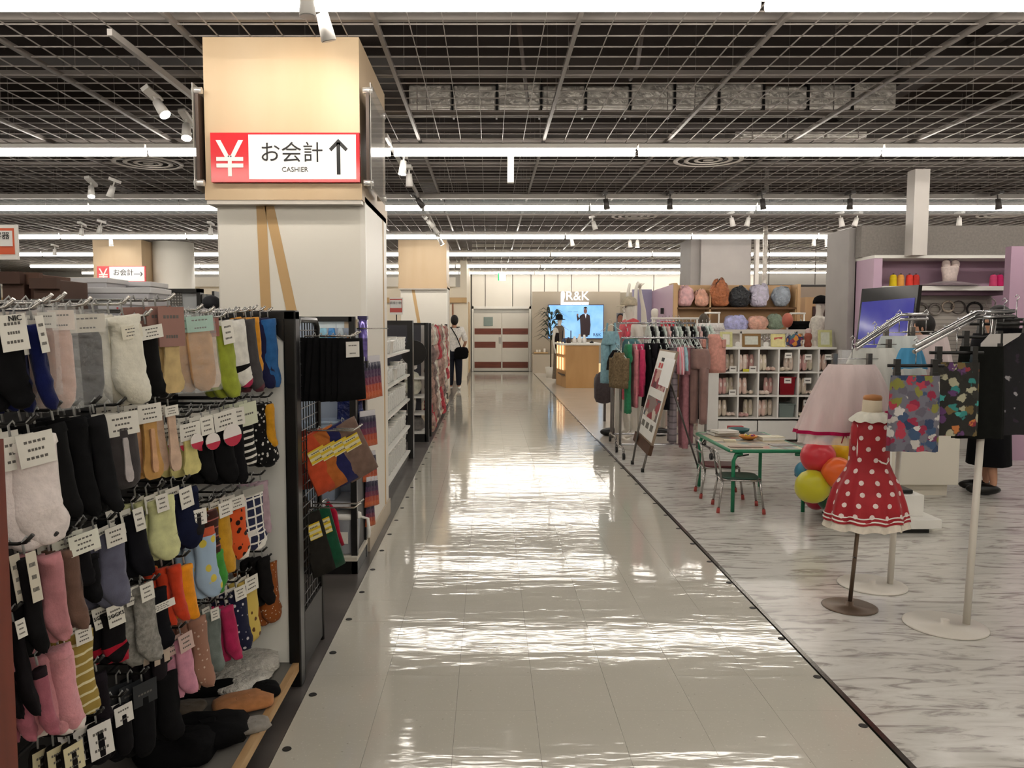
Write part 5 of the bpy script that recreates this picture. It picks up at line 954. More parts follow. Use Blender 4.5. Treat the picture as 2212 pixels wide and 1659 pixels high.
G(1480, 965, 8.98, z1 - .05, 'trousers', .11, .32, '#a8747c', 'dusty rose trousers, longest on the front rack', 'trousers')
G(1492, 955, 9.02, z1 - .05, 'trousers', .07, .3, '#8b6168', 'mauve trousers beside the dusty rose pair', 'trousers')
G(1470, 808, 8.75, z1 - .06, 'vest', .07, .2, strp('#d9838f', '#e9cfd4', 40, .4, 0), 'pink striped baby top on the front rack', 'top'); G(1479, 800, 8.8, z1 - .06, 'vest', .05, .2, '#9cc2cb', 'pale blue baby top behind the pink striped one', 'top')
G(1505, 902, 9.0, z1 - .04, 'jacket', .07, .3, '#1b1417', 'black jacket near the right end of the front rack', 'jacket')
G(1512, 915, 8.82, z1 - .08, 'trousers', .14, .24, mat('#85665f', .6, 0, (9, .15), (25, .5, .01), sheen=.3), 'shiny rose brown trousers at the right end of the front rack', 'trousers', rad(60))
G(1542, 805, 9.1, z1 + .08, 'tee_shirt', .17, .26, '#c68f83', 'peach and black child top at the right end of the racks', 'top', rad(70))
wl = ['#cfd8cf', '#1a181a', '#dfe4de', '#0f0f12', '#c9d4cc', '#d8b3b0', '#2a2b2f', '#d2dcd6']; wn = ['pale mint', 'black', 'white', 'jet black', 'grey green', 'pale pink', 'charcoal', 'off white']
for k in range(17):
    i = k % 8; garment((xc + .42 + .042 * k * 1.15, 9.8, z2), 'blouse', .28, .30, .04, cloth(wl[i]), wn[i] + ' small blouse on a pale hanger, %s from the left on the rear rack' % ORD[k], 'blouse', k * 1.3, grp='small blouses on the rear rack')
for k in range(9):
    t = thing('empty_hanger', 'pale green plastic hanger, %s of the empty ones from the left on the front rack' % ORD[k], 'hanger', (xa + .50 + .045 * k, 8.9, z1), 0, 'plastic hangers on the front rack'); hangerm(t)
for k, (u, nm) in enumerate(((1318, 'leftmost'), (1388, 'middle'), (1424, 'right'))):
    o = MB().ball((0, 0, .05), .14, .1, .06); o = o.build('dome_stand', BLACKM); o.location = (A(u, 940, 10.6).x, 10.6, .0); tag(o, nm + ' black dome stand base behind the racks', 'stand')
# poles behind the racks
for k, (u, Y, h_, r_, c_) in enumerate(((1334, 10.3, 1.3, .035, '#d9d5cd'), (1380, 10.6, 1.1, .03, '#d9d5cd'), (1432, 11.0, .9, .035, '#d9d5cd'), (1306, 12.2, .8, .02, '#5b5451'), (1322, 10.4, .85, .025, '#6b6663'))):
    o = MB().cyl((0, 0, 0), (0, 0, h_), r_, n=10).build('stand_pole', mat(c_, .4, nz=(5, .05))); o.location = (A(u, 900, Y).x, Y, 0); tag(o, ('thick white pole behind the left rack upright', 'white pole below the pink blouse', 'white pole right of centre behind the racks', 'thin dark pole left of the racks', 'grey pole beside the left rack upright')[k], 'pole')
o = lump(.30, .2, .45, 91, .2).build('dark_grey_tote', cloth('#4b4345')); o.location = (A(1304, 850, 11.8).x, 11.8, .32); tag(o, 'dark grey cloth tote hanging left of the racks', 'tote bag')
t = thing('low_white_plinth', 'low white plinth with mannequin shoes behind the racks', 'plinth', (A(1470, 900, 11.7).x, 11.9, 0)); bxo('plinth_top', -.35, .4, -.3, .3, .22, .26, WHITE, t); bxo('plinth_body', -.32, .37, -.26, .26, 0, .22, mat('#dcc9c2', .5, nz=(4, .04)), t)
t = thing('folded_pink_stack', 'stack of folded pink cloths on the low white plinth', 'cloth', (A(1480, 915, 11.8).x, 11.9, .261)); [lump(.34, .2, .05, 95 + k, .08).build('folded_cloth', cloth(('#d8b2aa', '#e2c4bb', '#cfa69f')[k]), t, loc=(0, 0, .045 * k)) for k in range(3)]
t = thing('pictured_face_board', 'small person-photo board behind the teal top', 'board', A(1340, 690, 14.5)); bxo('board_back', -.07, .07, 0, .02, -t.location.z, .12, mat('#7f7f86', .5, nz=(4, .05)), t); MB().ball((0, -.01, 0), .055, .008, .085).build('printed_face', mat('#96604d', .6, nz=(9, .1)), t); MB().ball((0, -.005, .04), .06, .008, .07).build('printed_hair', INK, t)
# easel with poster
ea = thing('poster_easel', 'metal easel with a tilted poster board facing the aisle', 'easel', (0, 0, 0))
q = dict(bl=A(1378, 930, 8.35), br=A(1408, 958, 7.9), tl=A(1425, 757, 8.35), tr=A(1461, 763, 7.9))
def quad(o_, n_, u0, u1, v0, v1, m, parent, off=0.0, th=.006):
    def P(a, b): return (q['bl'] * (1 - a) + q['br'] * a) * (1 - b) + (q['tl'] * (1 - a) + q['tr'] * a) * b
    nn = (q['br'] - q['bl']).cross(q['tl'] - q['bl']).normalized()
    if nn.x > 0: nn = -nn
    c = [P(u0, v0), P(u1, v0), P(u1, v1), P(u0, v1)]; vs = [p + nn * off for p in c] + [p + nn * (off - th) for p in c]
    return MB().add(vs, [(0, 1, 2, 3), (7, 6, 5, 4), (0, 4, 5, 1), (1, 5, 6, 2), (2, 6, 7, 3), (3, 7, 4, 0)]).build(n_, m, parent)
BRN = mat('#4d3322', .5, nz=(9, .15)); quad(0, 'backing_board', -.02, 1.02, -.02, 1.02, mat('#8d7a66', .6, nz=(9, .1)), ea, .0, .02); quad(0, 'brown_ledge', -.05, 1.05, -.13, -.02, BRN, ea, .02, .04)
ps = quad(0, 'poster', .02, .98, .0, 1.0, mat('#e7e5df', .4, nz=(9, .02)), ea, .004, .004)
quad(0, 'poster_photo', .08, .92, .56, .78, mat('#8c2636', .4, 0, None, pat=('floral', ('#8c2636', '#c79c92', '#5b1c2a'), 9, .6)), ps, .006, .002); quad(0, 'poster_photo', .08, .92, .22, .46, mat('#7b6a64', .4, 0, None, pat=('floral', ('#7b6a64', '#2b4a52', '#c9bdb0', '#8e2430'), 9, .6)), ps, .006, .002)
quad(0, 'poster_title', .3, .75, .88, .925, INK, ps, .006, .002); [quad(0, 'poster_number', .22 + .14 * k, .32 + .14 * k, .80, .86, mat('#c23a3a' if k < 3 else '#4a4a4a', .5, nz=(9, .05)), ps, .006, .002) for k in range(4)]
for k in range(3): quad(0, 'poster_print', .12 + .28 * k, .3 + .28 * k, .1, .17, mat('#6b675f', .6, nz=(60, .5)), ps, .006, .002)
quad(0, 'white_label', .3, .85, .49, .53, WHITE, ps, .008, .002); quad(0, 'white_label', .2, .7, .17, .2, WHITE, ps, .008, .002); quad(0, 'white_sheet', .55, 1.15, .62, .93, mat('#f0efec', .5, nz=(9, .02)), ea, .02, .003)
for a_, b_ in (((1388, 880), FL(1366, 1003)), ((1410, 930), FL(1388, 1020))): p = A(a_[0], a_[1], 8.1); MB().cyl(p, b_ + Vector((0, 0, .01)), .012, n=8).build('front_leg', mat('#77736f', .3, .8, nz=(9, .1)), ea); MB().cyl(b_, b_ + Vector((0, 0, .04)), .018, n=8).build('rubber_foot', BLACKM, ea)
p = A(1440, 800, 8.15); b_ = FL(1508, 1012); MB().cyl(p, b_ + Vector((0, 0, .01)), .010, n=8).build('rear_leg', mat('#5d5956', .3, .8, nz=(9, .1)), ea); MB().cyl(b_, b_ + Vector((0, 0, .04)), .016, n=8).build('rubber_foot', BLACKM, ea)
# ------------- wooden wall shelf with bags
YS = 13.0
sh = thing('wooden_bag_shelf', 'pale wooden wall shelf with bags right of the purple panel', 'shelf', (0, 0, 0)); a = A(1462, 614, YS); b = A(1722, 614, YS); zs = A(1600, 664, YS).z; zb = A(1600, 745, YS).z
SW = mat('#c2a078', .5, pat=('wood', '#b08d64', (3, 3, .6)))
bxo('back_board', a.x, b.x, YS + .28, YS + .31, 0, a.z, SW, sh); bxo('shelf_board', a.x, b.x, YS, YS + .28, zs - .03, zs, mat('#6e4f33', .5, nz=(6, .1)), sh)
for x in (a.x, A(1533, 640, YS).x, b.x - .02): bxo('upright_board', x, x + .025, YS, YS + .28, zb if x > a.x else 0, a.z - (.0 if x in (a.x,) else .08), SW, sh)
bxo('left_side_panel', a.x - .06, a.x, YS - .05, YS + .3, 0, a.z + .02, SW, sh); bxo('right_side_panel', b.x, b.x + .05, YS - .03, YS + .3, 0, a.z, SW, sh)
pp = thing('lilac_partition', 'lilac partition panel with small black sign behind the racks', 'panel', (0, 0, 0)); c1 = A(1408, 632, 14.4); MB().add([(c1.x, 14.4, 0), (a.x - .06, 13.0, 0), (a.x - .06, 13.04, 0), (c1.x, 14.44, 0), (c1.x, 14.4, a.z - .05), (a.x - .06, 13.0, a.z), (a.x - .06, 13.04, a.z), (c1.x, 14.44, a.z - .05)], [(3, 2, 1, 0), (4, 5, 6, 7), (0, 1, 5, 4), (1, 2, 6, 5), (2, 3, 7, 6), (3, 0, 4, 7)]).build('panel_board', mat('#c6a9bd', .5, nz=(3, .03)), pp)
bxo('panel_edge', c1.x - .35, c1.x, 14.38, 14.46, 0, a.z - .02, mat('#9791ad', .5, nz=(3, .05)), pp); o = bxo('small_black_sign', 0, .12, 13.55, 13.58, 0, .1, INK, pp); o.location = (A(1426, 672, 13.6).x, 0, A(1426, 672, 13.6).z - .05)
def bag(u0, u1, v0, v1, Y, c_, lb, seed, k=.2, name='backpack', tie=None, cat='bag', bump=.5, rough=.5):
    a_ = A(u0, v1, Y); b_ = A(u1, v1, Y); hh = A(u0, v0, Y).z - a_.z; t = thing(name, lb, cat, ((a_.x + b_.x) / 2, Y + .06, a_.z)); lump(b_.x - a_.x, .2, hh * (1 if not tie else .86), seed, k + .15, 12).build('bag_body', mat(c_, rough, 0, (14, .28), (26, 1.0, .035), sheen=.1), t)
    if tie: MB().tube([(0, 0, hh * .8), (.01, 0, hh * .95), (-.005, 0, hh)], [.07, .02, .015]).build('drawn_neck', mat(tie, .5, nz=(9, .1)), t)
    else: MB().tube([(-.03, 0, hh * .95), (-.02, 0, hh * 1.03), (.02, 0, hh * 1.03), (.03, 0, hh * .95)], .006, 6).build('top_handle', mat(c_, .6, 0, (9, .12)), t)
    return t
bag(1464, 1499, 620, 662, YS, '#d5a8aa', 'pale pink backpack on the shelf, far left', 101); bag(1503, 1530, 628, 662, YS, '#d9a48e', 'peach ruffled bag beside the pale pink backpack', 102, .4); bag(1534, 1577, 602, 662, YS, '#a8653f', 'copper drawstring bag on the shelf', 103, .3, tie='#2a1a14')
bag(1576, 1622, 617, 663, YS, '#26282c', 'shiny black drawstring bag on the shelf', 104, .3, tie='#1d1d20', rough=.3); bag(1622, 1662, 618, 663, YS, '#c9c3d6', 'white and lilac bag on the shelf', 105, .2); bag(1671, 1708, 620, 662, YS, '#9aa3ad', 'grey blue bag, last on the shelf', 106, .2)
bag(1567, 1616, 682, 715, 12.6, '#b3b4e0', 'lavender bag with label below the shelf', 107, .12); bag(1616, 1660, 684, 713, 12.6, '#dba995', 'peach drawstring bag below the shelf', 108, .15); bag(1660, 1692, 680, 712, 12.6, '#7f8f7c', 'sage green bag below the shelf', 109, .15)
t = thing('narrow_ledge', 'ledge carrying the lower bags behind the white rail', 'ledge', (0, 0, 0)); pz = A(1600, 716, 12.6); bxo('ledge_board', A(1500, 716, 12.6).x, A(1722, 716, 12.6).x, 12.5, 12.8, pz.z - .03, pz.z - .004, WHITE, t); bxo('ledge_support', A(1500, 716, 12.6).x, A(1722, 716, 12.6).x, 12.75, 12.8, 0, pz.z - .03, WHITE, t)
for k, (u, v, r_, c_, Y, nm) in enumerate(((1520, 692, .075, '#453c30', 11.7, 'dark olive head form above the white tee'), (1701, 692, .08, '#b0614f', 11.9, 'coral faceless head form among the bags'))):
    p = A(u, v, Y); t = thing('head_form', nm, 'mannequin', (p.x, Y, p.z)); MB().ball((0, 0, 0), r_, r_, r_ * 1.4).build('egg_head', mat(c_, .5, nz=(9, .06)), t); MB().cyl((0, 0, -p.z), (0, 0, -r_), .015, n=6).build('pole', WHITE, t)
garment((A(1532, 700, 11.6).x, 11.6, A(1532, 692, 11.6).z), 'tee_shirt', .36, .2, .42, cloth('#d7d3d0'), 'white tee shirt hanging left of the picture frames', 'tee shirt', 3, 0)
garment((A(1730, 690, 12.0).x, 12.0, A(1730, 688, 12).z), 'tee_shirt', .2, .2, .34, BLACKCL, 'black top on a hanger right of the coral head form', 'top', 4, 0)
t = thing('blazer_mannequin', 'white mannequin in cream blazer and black cap beside the grey pier', 'mannequin', (A(1768, 700, 11.9).x, 11.9, 0), rad(-115 + 180)); hq = A(1768, 636, 11.9).z
b_, j = body(t, hq * .99, MANN); wear(t, hq, cloth('#cfcabf'), ['wai', 'che', 'nec', 'ls', 'le', 'rs', 're', 'pel'], [.088, .1, .05, .05, .04, .05, .04, .095], [(0, 1), (1, 2), (1, 3), (3, 4), (1, 5), (5, 6), (7, 0)], j, 'cream_blazer'); capm(t, (0, -.012 * hq, .93 * hq), .11, BLACKCL, 'black_cap'); faceparts(t, hq, (0, -.014 * hq, .905 * hq), .09, (0, -1), MANN)
# back walls further right
bw = struct(thing('wall_display', None, None)); a = A(1722, 626, 14.2); b = A(1850, 626, 14.2); bxo('taupe_wall', a.x, b.x + 1, 14.2, 14.3, 0, a.z + .05, mat('#a39486', .6, nz=(2, .04)), bw); bxo('wood_shelf_unit', a.x - .05, b.x, 13.7, 14.2, 0, A(1730, 642, 13.7).z, SW, bw); bxo('dark_opening', a.x + .08, a.x + .35, 13.68, 13.7, .9, A(1730, 662, 13.7).z, mat('#3a211d', .6, nz=(4, .1)), bw); bxo('white_return', a.x + .42, a.x + .8, 13.66, 13.7, .8, A(1730, 655, 13.7).z, WHITE, bw)
bxo('grey_divider', A(1632, 560, 16.0).x, A(1640, 560, 16.0).x, 16.0, 16.1, 0, GZ, mat('#cfcac4', .5, nz=(3, .03)), bw)
for k, v in enumerate((617, 627)):
  for u_ in (1660, 1760): MB().cyl(A(u_, v, 17), (A(u_, v, 17).x, 17, 4.7), .008, n=5).build('pipe_hanger', DK, bw)
  tag(MB().cyl((A(1640, v, 17).x, 17, A(1640, v, 17).z), (A(1830, v, 17).x, 17, A(1830, v, 17).z), .025, n=8).build('long_pipe', mat(('#2d2928', '#cfc8bf')[k], .4, .5 * k, nz=(3, .1))), ('black horizontal pipe above the wooden shelf', 'pale horizontal pipe under the black one')[k], 'pipe')
struct(bxo('wall_far', A(1640, 580, 19).x, 12.5, 19, 19.1, 0, 2.75, mat('#8a8680', .7, nz=(2, .05))))
t = thing('foil_pipe', 'short vertical foil-wrapped pipe above the bag shelf', 'pipe', A(1651, 612, 14.5)); MB().lathe([(.04, -.12), (.05, -.06), (.038, 0), (.05, .06), (.042, .16), (.04, .3), (.045, .7), (.04, 4.7 - t.location.z)], n=10).build('wrapped_tube', foil, t)
# ------------- cube shelf
YC_ = 10.0; zt = A(1600, 750, YC_).z; x0 = A(1548, 800, YC_).x; pit = .2545; nc = 6; zr = [A(1600, v, YC_).z for v in (752, 804, 855, 903)]
cu = thing('white_cube_shelf', 'white cube shelf with three rows of compartments and drawers below', 'shelf', (0, 0, 0)); x1 = x0 + .03 + pit * nc
bxo('top_board', x0, x1, YC_, YC_ + .4, zt - .03, zt, WHITEP, cu, bev=.004); bxo('back_panel', x0, x1, YC_ + .385, YC_ + .4, 0, zt, mat('#8a7f77', .6, nz=(4, .05)), cu); bxo('side_panel', x0 - .12, x0 + .03, YC_, YC_ + .4, 0, zt, WHITEP, cu)
for k in range(1, nc + 1): bxo('divider', x0 + .03 + pit * k - .012, x0 + .03 + pit * k + .008, YC_ + .005, YC_ + .385, zr[3], zt - .03, WHITEP, cu)
for z in zr[1:]: bxo('shelf_board', x0 + .03, x1, YC_ + .004, YC_ + .385, z - .014, z + .006, WHITEP, cu)
for k in range(3): dz = bxo('drawer_front', x0 + .035 + pit * 2 * k, min(x1, x0 + .02 + pit * 2 * (k + 1)), YC_ - .004, YC_ + .02, .03, zr[3] - .035, WHITEP, cu, bev=.003)
SHO = [mat(c, .6, 0, (20, .06)) for c in ('#d9bcae', '#cfc0ae', '#e0cdc0', '#c79c96', '#d8cdb8')]; sn = ['pale pink', 'beige', 'cream', 'dusty pink', 'ivory']
def shoe_pair(kind, m):
    t = thing('ballet_shoes' if kind else 'slipper_pair', 'x', 'shoes')
    for s_ in (-1, 1):
        q_ = MB()
        if kind: q_.loft([[(s_ * .030 + math.cos(a) * rw_ * .85, math.sin(a) * rw_ * .6 + .0, z) for a in [2 * math.pi * i / 12 for i in range(12)]] for z, rw_ in ((0, .022), (.03, .034), (.09, .038), (.14, .034), (.18, .03), (.205, .02))])
        else: q_.loft([[(s_ * .034 + math.cos(a) * rw_, y, .03 + math.sin(a) * rw_ * .7) for a in [2 * math.pi * i / 12 for i in range(12)]] for y, rw_ in ((-.1, .015), (-.07, .034), (0, .03), (.08, .032), (.1, .02))])
        o_ = q_.build('shoe', m, t); MB().ball((s_ * .030, -.022 if kind else -.07, .12 if kind else .05), .014, .008, .03 if kind else .01, 8, 5).build('insole_opening', mat('#f0e4da', .6, nz=(9, .03)), o_)
    return t
cells = {}
protos = [[shoe_pair(a_, SHO[i]) for i in range(5)] for a_ in (0, 1)]; usd = set()
rown = ('top', 'middle', 'bottom'); coln = ('first', 'second', 'third', 'fourth', 'fifth', 'sixth', 'seventh')
for r_ in range(3):
    for c_ in range(6):
        xc_ = x0 + .03 + pit * (c_ + .5); zf = zr[r_ + 1] + .007
        if (r_, c_) in ((1, 3), (2, 3)):
            boxbin((xc_, YC_ + .16, zf), .20, .26, .23 if r_ == 1 else .17, '#7d1420' if r_ == 1 else '#74807c', ('dark red' if r_ == 1 else 'grey green') + ' storage box in the fourth column of the cube shelf', 'storage_box', 'box')
        else:
            for s_ in range(2):
                ki = 1 if (r_ + c_ + s_) % 3 else 0; mi = (r_ * 3 + c_ * 2 + s_) % 5; o = protos[ki][mi]
                if (ki, mi) in usd: o = copy_tree(o)
                usd.add((ki, mi)); o.location = (xc_ - .055 + .11 * s_, YC_ + .10 + .08 * s_, zf + (.01 if ki else 0)); o.rotation_euler.z = R.uniform(-.4, .4)
                o['label'] = '%s shoe pair, %s row, %s column of the cube shelf, %s' % (sn[mi], rown[r_], coln[c_], ('left', 'right')[s_]); o['group'] = 'shoes in the cube shelf'
        if (r_, c_) not in ((0, 2), (1, 1), (1, 2), (2, 0), (2, 1), (2, 2), (2, 3)):
            t = thing('price_card', 'white card in the %s row, %s column of the cube shelf' % (rown[r_], coln[c_]), 'card', (xc_ + (.06 if c_ < 3 and r_ < 2 else 0), YC_ + .03, zf + (.0 if c_ < 3 else .15 if c_ != 3 or r_ else .17))); bxo('card_sheet', -.045, .045, 0, .002, 0, .07, WHITE, t, bev=0) if True else 0; bxo('print', -.03, .03, -.001, 0, .03, .045, mat('#6f6b66', .6, nz=(80, .5)), t)
t = thing('small_yellow_tag', 'small yellow tag at the bottom of the top row, second column', 'tag', (x0 + .03 + pit * 1.35, YC_ + .0, zr[1] + .006)); bxo('tag_sheet', -.04, .04, 0, .002, 0, .035, mat('#d6cf3f', .5, nz=(9, .03)), t)
# frames and figures on the cube shelf
def frame(u0, u1, v0, v1, c_, lb, inner='#e4ddd0', b_=.03, Y=YC_ + .1, name='framed_picture'):
    p0 = A(u0, v1, Y); p1 = A(u1, v0, Y); w_ = p1.x - p0.x; h_ = p1.z - p0.z; t = thing(name, lb, 'picture frame', ((p0.x + p1.x) / 2, Y, zt + .001), rot=(rad(-6), 0, 0))
    fr = MB(); fr.box(-w_ / 2, w_ / 2, 0, .02, 0, b_); fr.box(-w_ / 2, w_ / 2, 0, .02, h_ - b_, h_); fr.box(-w_ / 2, -w_ / 2 + b_, 0, .02, b_, h_ - b_); fr.box(w_ / 2 - b_, w_ / 2, 0, .02, b_, h_ - b_); fr.build('moulding', mat(c_, .4, nz=(20, .1)), t)
    pc_ = bxo('picture', -w_ / 2 + b_, w_ / 2 - b_, .008, .014, b_, h_ - b_, mat(inner, .5, nz=(30, .08)), t); return t, w_, h_
frame(1556, 1583, 718, 751, '#c9c68a', 'pale yellow green picture frame on the cube shelf, far left'); frame(1604, 1644, 722, 751, '#7c5a24', 'gold and brown picture frame on the cube shelf', '#cdd0c4')
t, w_, h_ = frame(1666, 1697, 723, 751, '#d9cf8a', 'cream yellow sheet with red bow drawing on the cube shelf', '#e6dca0', .012); MB().prism([(-.05, .09), (0, .11), (.05, .10), (.06, .13), (0, .125), (-.05, .12)], .004, .008).build('red_bow', mat('#b8554a', .5, nz=(9, .1)), t)
frame(1768, 1799, 714, 751, '#c6c58c', 'yellow green frame at the right end of the cube shelf', '#d9dccb')
t = thing('scarf_bundle', 'multicoloured scarf bundle between the sheet and the figurine', 'scarf', (A(1716, 750, YC_ + .15).x, YC_ + .15, zt)); lump(.2, .12, .17, 121, .4).build('scarf_cloth', mat('#3b3560', .8, 0, None, (30, .6, .01), pat=('floral', ('#3b3560', '#d08a3c', '#4a6f7a', '#8f3c52', '#d9c9b0'), 16, .6)), t)
t = thing('small_figurine', 'small reddish brown figurine on the cube shelf', 'figurine', (A(1745, 750, YC_ + .12).x, YC_ + .12, zt)); MB().lathe([(.04, 0), (.05, .03), (.035, .08), (.05, .12), (.045, .16), (.02, .19)], n=12).build('figure_body', mat('#8f4a3a', .6, nz=(20, .2)), t); MB().ball((0, 0, .2), .04).build('figure_top', mat('#d3b9b4', .6, nz=(20, .1)), t)
for k, u in enumerate((1594, 1655)): t = thing('round_white_tag', ('round white tag left of the gold frame', 'round white tag right of the gold frame')[k], 'tag', (A(u, 746, YC_ + .04).x, YC_ + .04, zt)); MB().cyl((0, 0, .035), (0, .004, .035), .035, n=16).build('disc', WHITE, t)
rl = thing('long_white_rail', 'long white display rail above the cube shelf', 'rail', (0, 0, 0)); p0 = A(1520, 716, 11.9); p1 = A(1848, 712, 11.9); bxo('rail_bar', p0.x, p1.x, 11.88, 11.92, p0.z - .03, p0.z + .03, mat('#e0dbd2', .3, nz=(6, .03)), rl)
for u in (1524, 1600, 1720, 1840): x = A(u, 716, 11.9).x; bxo('rail_post', x - .012, x + .012, 11.88, 11.92, 0, p0.z, WHITE, rl)
silv = mat('#b6b2b0', .25, .8, nz=(20, .2)); pr_ = None
for k in range(24):
    if pr_ is None: pr_ = thing('hanging_trinket', 'x', 'trinket', group='trinkets under the white rail'); MB().cyl((0, 0, 0), (0, 0, -.05), .003, n=4).build('thread', silv, pr_); MB().ball((0, 0, -.07), .022, .012, .028, 8, 5).build('pendant', silv, pr_); o = pr_
    else: o = copy_tree(pr_)
    o['label'] = 'small silver trinket under the long white rail, ' + (ORD[k] if k < 12 else ORD[23 - k]) + (' from the left' if k < 12 else ' from the right')
    o.location = (A(1646 + 5.6 * k, 722, 11.85).x, 11.85, p0.z - .03 - .03 * (k % 2))
for k, (u0, u1, v, Y, z) in enumerate(((1406, 1509, 688, 11.2, 0), (1362, 1420, 705, 11.0, 0), (1522, 1556, 676, 12.3, 0), (1706, 1740, 677, 12.4, 0))):
    a_ = A(u0, v, Y); b_ = A(u1, v, Y); t = thing('display_stand', ('white bar stand behind the racks, longest', 'short white stand behind the mannequin in coral', 'small white frame stand beside the bags', 'small white frame stand right of the coral head form')[k], 'stand', (0, Y, 0)); MB().cyl((a_.x, 0, a_.z), (b_.x, 0, a_.z), .015, n=8).build('top_bar', WHITE, t)
    for x in (a_.x + .02, b_.x - .02): MB().cyl((x, 0, 0), (x, 0, a_.z), .012, n=6).build('stand_leg', WHITE, t)
for k in range(6): garment((A(1432 + 7 * k, 690, 11.2).x, 11.2, A(1420, 688, 11.2).z), 'blouse', .28, .3, .06, cloth(('#c8323e', '#d23a44', '#b92c38', '#c73b48', '#2b3230', '#39413d')[k]), ('bright red' if k < 4 else 'dark green') + ' top on the white bar stand behind the racks, %s from the left' % ORD[k], 'top', k * 2.1, grp=('red tops' if k < 4 else 'dark green tops') + ' on the white bar stand')
# ================================================================== children's table, chairs
GREEN = mat('#1f7a55', .35, nz=(6, .08)); CHR2 = mat('#a9a5a2', .25, .9, nz=(9, .08))
tb_ = thing('childrens_table', 'low children table with green tube frame and printed beige top', 'table', (2.22, 6.68, 0)); w2, d2, tz = .31, .52, .50
MB().box(-w2, w2, -d2, d2, tz - .012, tz).build('table_top', mat('#b3a58c', .45, 0, None, pat=('floral', ('#b3a58c', '#8f8372', '#c9bb9e', '#77706a', '#a8705c', '#7d8a88'), 7, .5)), tb_)
MB().tube([(-w2 + .03, -d2, tz - .01), (w2 - .03, -d2, tz - .01), (w2, -d2 + .03, tz - .01), (w2, d2 - .03, tz - .01), (w2 - .03, d2, tz - .01), (-w2 + .03, d2, tz - .01), (-w2, d2 - .03, tz - .01), (-w2, -d2 + .03, tz - .01), (-w2 + .03, -d2, tz - .01), (-w2 + .06, -d2, tz - .01)], .015, 8).build('green_rim', GREEN, tb_)
for sx_ in (-1, 1):
    for sy_ in (-1, 1): MB().tube([(sx_ * (w2 - .10), sy_ * (d2 - .02), tz - .035), (sx_ * (w2 - .05), sy_ * (d2 - .02), tz - .04), (sx_ * (w2 - .03), sy_ * (d2 - .02), tz - .09), (sx_ * (w2 - .03), sy_ * (d2 - .02), .0)], .0155, 10).build('table_leg', GREEN, tb_)
for sy_ in (-1, 1): MB().tube([(-w2 + .04, sy_ * (d2 - .05), tz - .10), (-w2 + .07, sy_ * (d2 - .05), tz - .06), (-w2 + .16, sy_ * (d2 - .05), tz - .045)], .006, 6).build('folding_brace', BLACKM, tb_)
def kidchair(cx_, cy_, rz, seatc, lb, sc=1.0):
    t = thing('childrens_chair', lb, 'chair', (cx_, cy_, 0), rz); t.scale = (sc,) * 3; a, b, sz = .15, .135, .265   # back towards -x
    MB().loft([[(math.copysign(abs(math.cos(q)) ** .5, math.cos(q)) * a * s_, math.copysign(abs(math.sin(q)) ** .5, math.sin(q)) * b * s_, z) for q in [2 * math.pi * i / 20 for i in range(20)]] for z, s_ in ((sz, .98), (sz + .012, 1), (sz + .016, .96))]).build('seat', mat(seatc, .4, nz=(9, .08)), t)
    MB().tube([(-a - .005, b, sz - .005), (a * .7, b, sz - .005), (a + .005, b * .7, sz - .005), (a + .005, -b * .7, sz - .005), (a * .7, -b, sz - .005), (-a - .005, -b, sz - .005), (-a - .005, b, sz - .005)], .008, 6).build('seat_frame', CHR2, t)
    for s_ in (-1, 1):
        for q, f_ in ((-1, 'rear'), (1, 'front')):
            l_ = MB().tube([(q * (a - .01), s_ * b, sz - .005), (q * (a + .025), s_ * (b + .015), .012)], .009, 8).build('leg', CHR2, t); MB().cyl((q * (a + .0225), s_ * (b + .014), .04), (q * (a + .026), s_ * (b + .016), 0), .013, .014, 8).build('red_foot', mat('#a8453f', .6, nz=(9, .08)), l_)
    MB().tube([(-a, -b, sz), (-a - .03, -b, sz + .19), (-a - .035, -b + .03, sz + .215), (-a - .035, b - .03, sz + .215), (-a - .03, b, sz + .19), (-a, b, sz)], .009, 8).build('back_frame', CHR2, t)
    MB().tube([(-a - .03, -b, sz + .13), (-a - .03, b, sz + .13)], .006, 6).build('back_rail', CHR2, t); return t
kidchair(2.01, 6.27, rad(-8), '#2b4a40', 'chrome child chair with dark green seat nearest the viewer'); kidchair(2.01, 6.80, rad(-6), '#6b3338', 'chrome child chair with dark red seat at the far side')
def onT(u, v, z=tz): return FL(u, v, z)
def book(u, v, w_, d_, h_, c_, lb, rz, z=tz, name='picture_book', tilt=0):
    p = onT(u, v, z); t = thing(name, lb, 'book', (p.x, p.y, z + .001), rot=(tilt, 0, rz)); bxo('cover', -w_ / 2, w_ / 2, -d_ / 2, d_ / 2, h_ - .003, h_, mat(c_, .4, 0, (30, .15)), t); bxo('pages', -w_ / 2 + .003, w_ / 2 - .003, -d_ / 2 + .003, d_ / 2 - .003, .003, h_ - .003, WHITE, t); bxo('back_cover', -w_ / 2, w_ / 2, -d_ / 2, d_ / 2, 0, .003, mat(c_, .4, 0, (30, .15)), t); return t
book(1562, 939, .24, .2, .03, '#4c4a46', 'large dark edged flat book at the left rear of the table', .1); book(1565, 934, .2, .16, .02, '#cfcabf', 'white patterned book on top of the dark edged one', .2, tz + .031)
book(1576, 953, .10, .10, .012, '#c9bd9a', 'small cream booklet near the bowls', -.2); book(1640, 944, .16, .2, .02, '#1c1c20', 'black tilted book right of the bowls', .5, tz + .0, 'tilted_book', rad(8)); book(1664, 950, .2, .14, .03, '#d8cfb2', 'cream open book at the right of the table', .1); book(1610, 966, .26, .08, .004, '#7f5d46', 'brown printed placemat at the front table edge', 0, name='placemat'); book(1690, 962, .2, .10, .004, '#8c8684', 'grey printed sheet at the front right of the table', .05, name='printed_sheet')
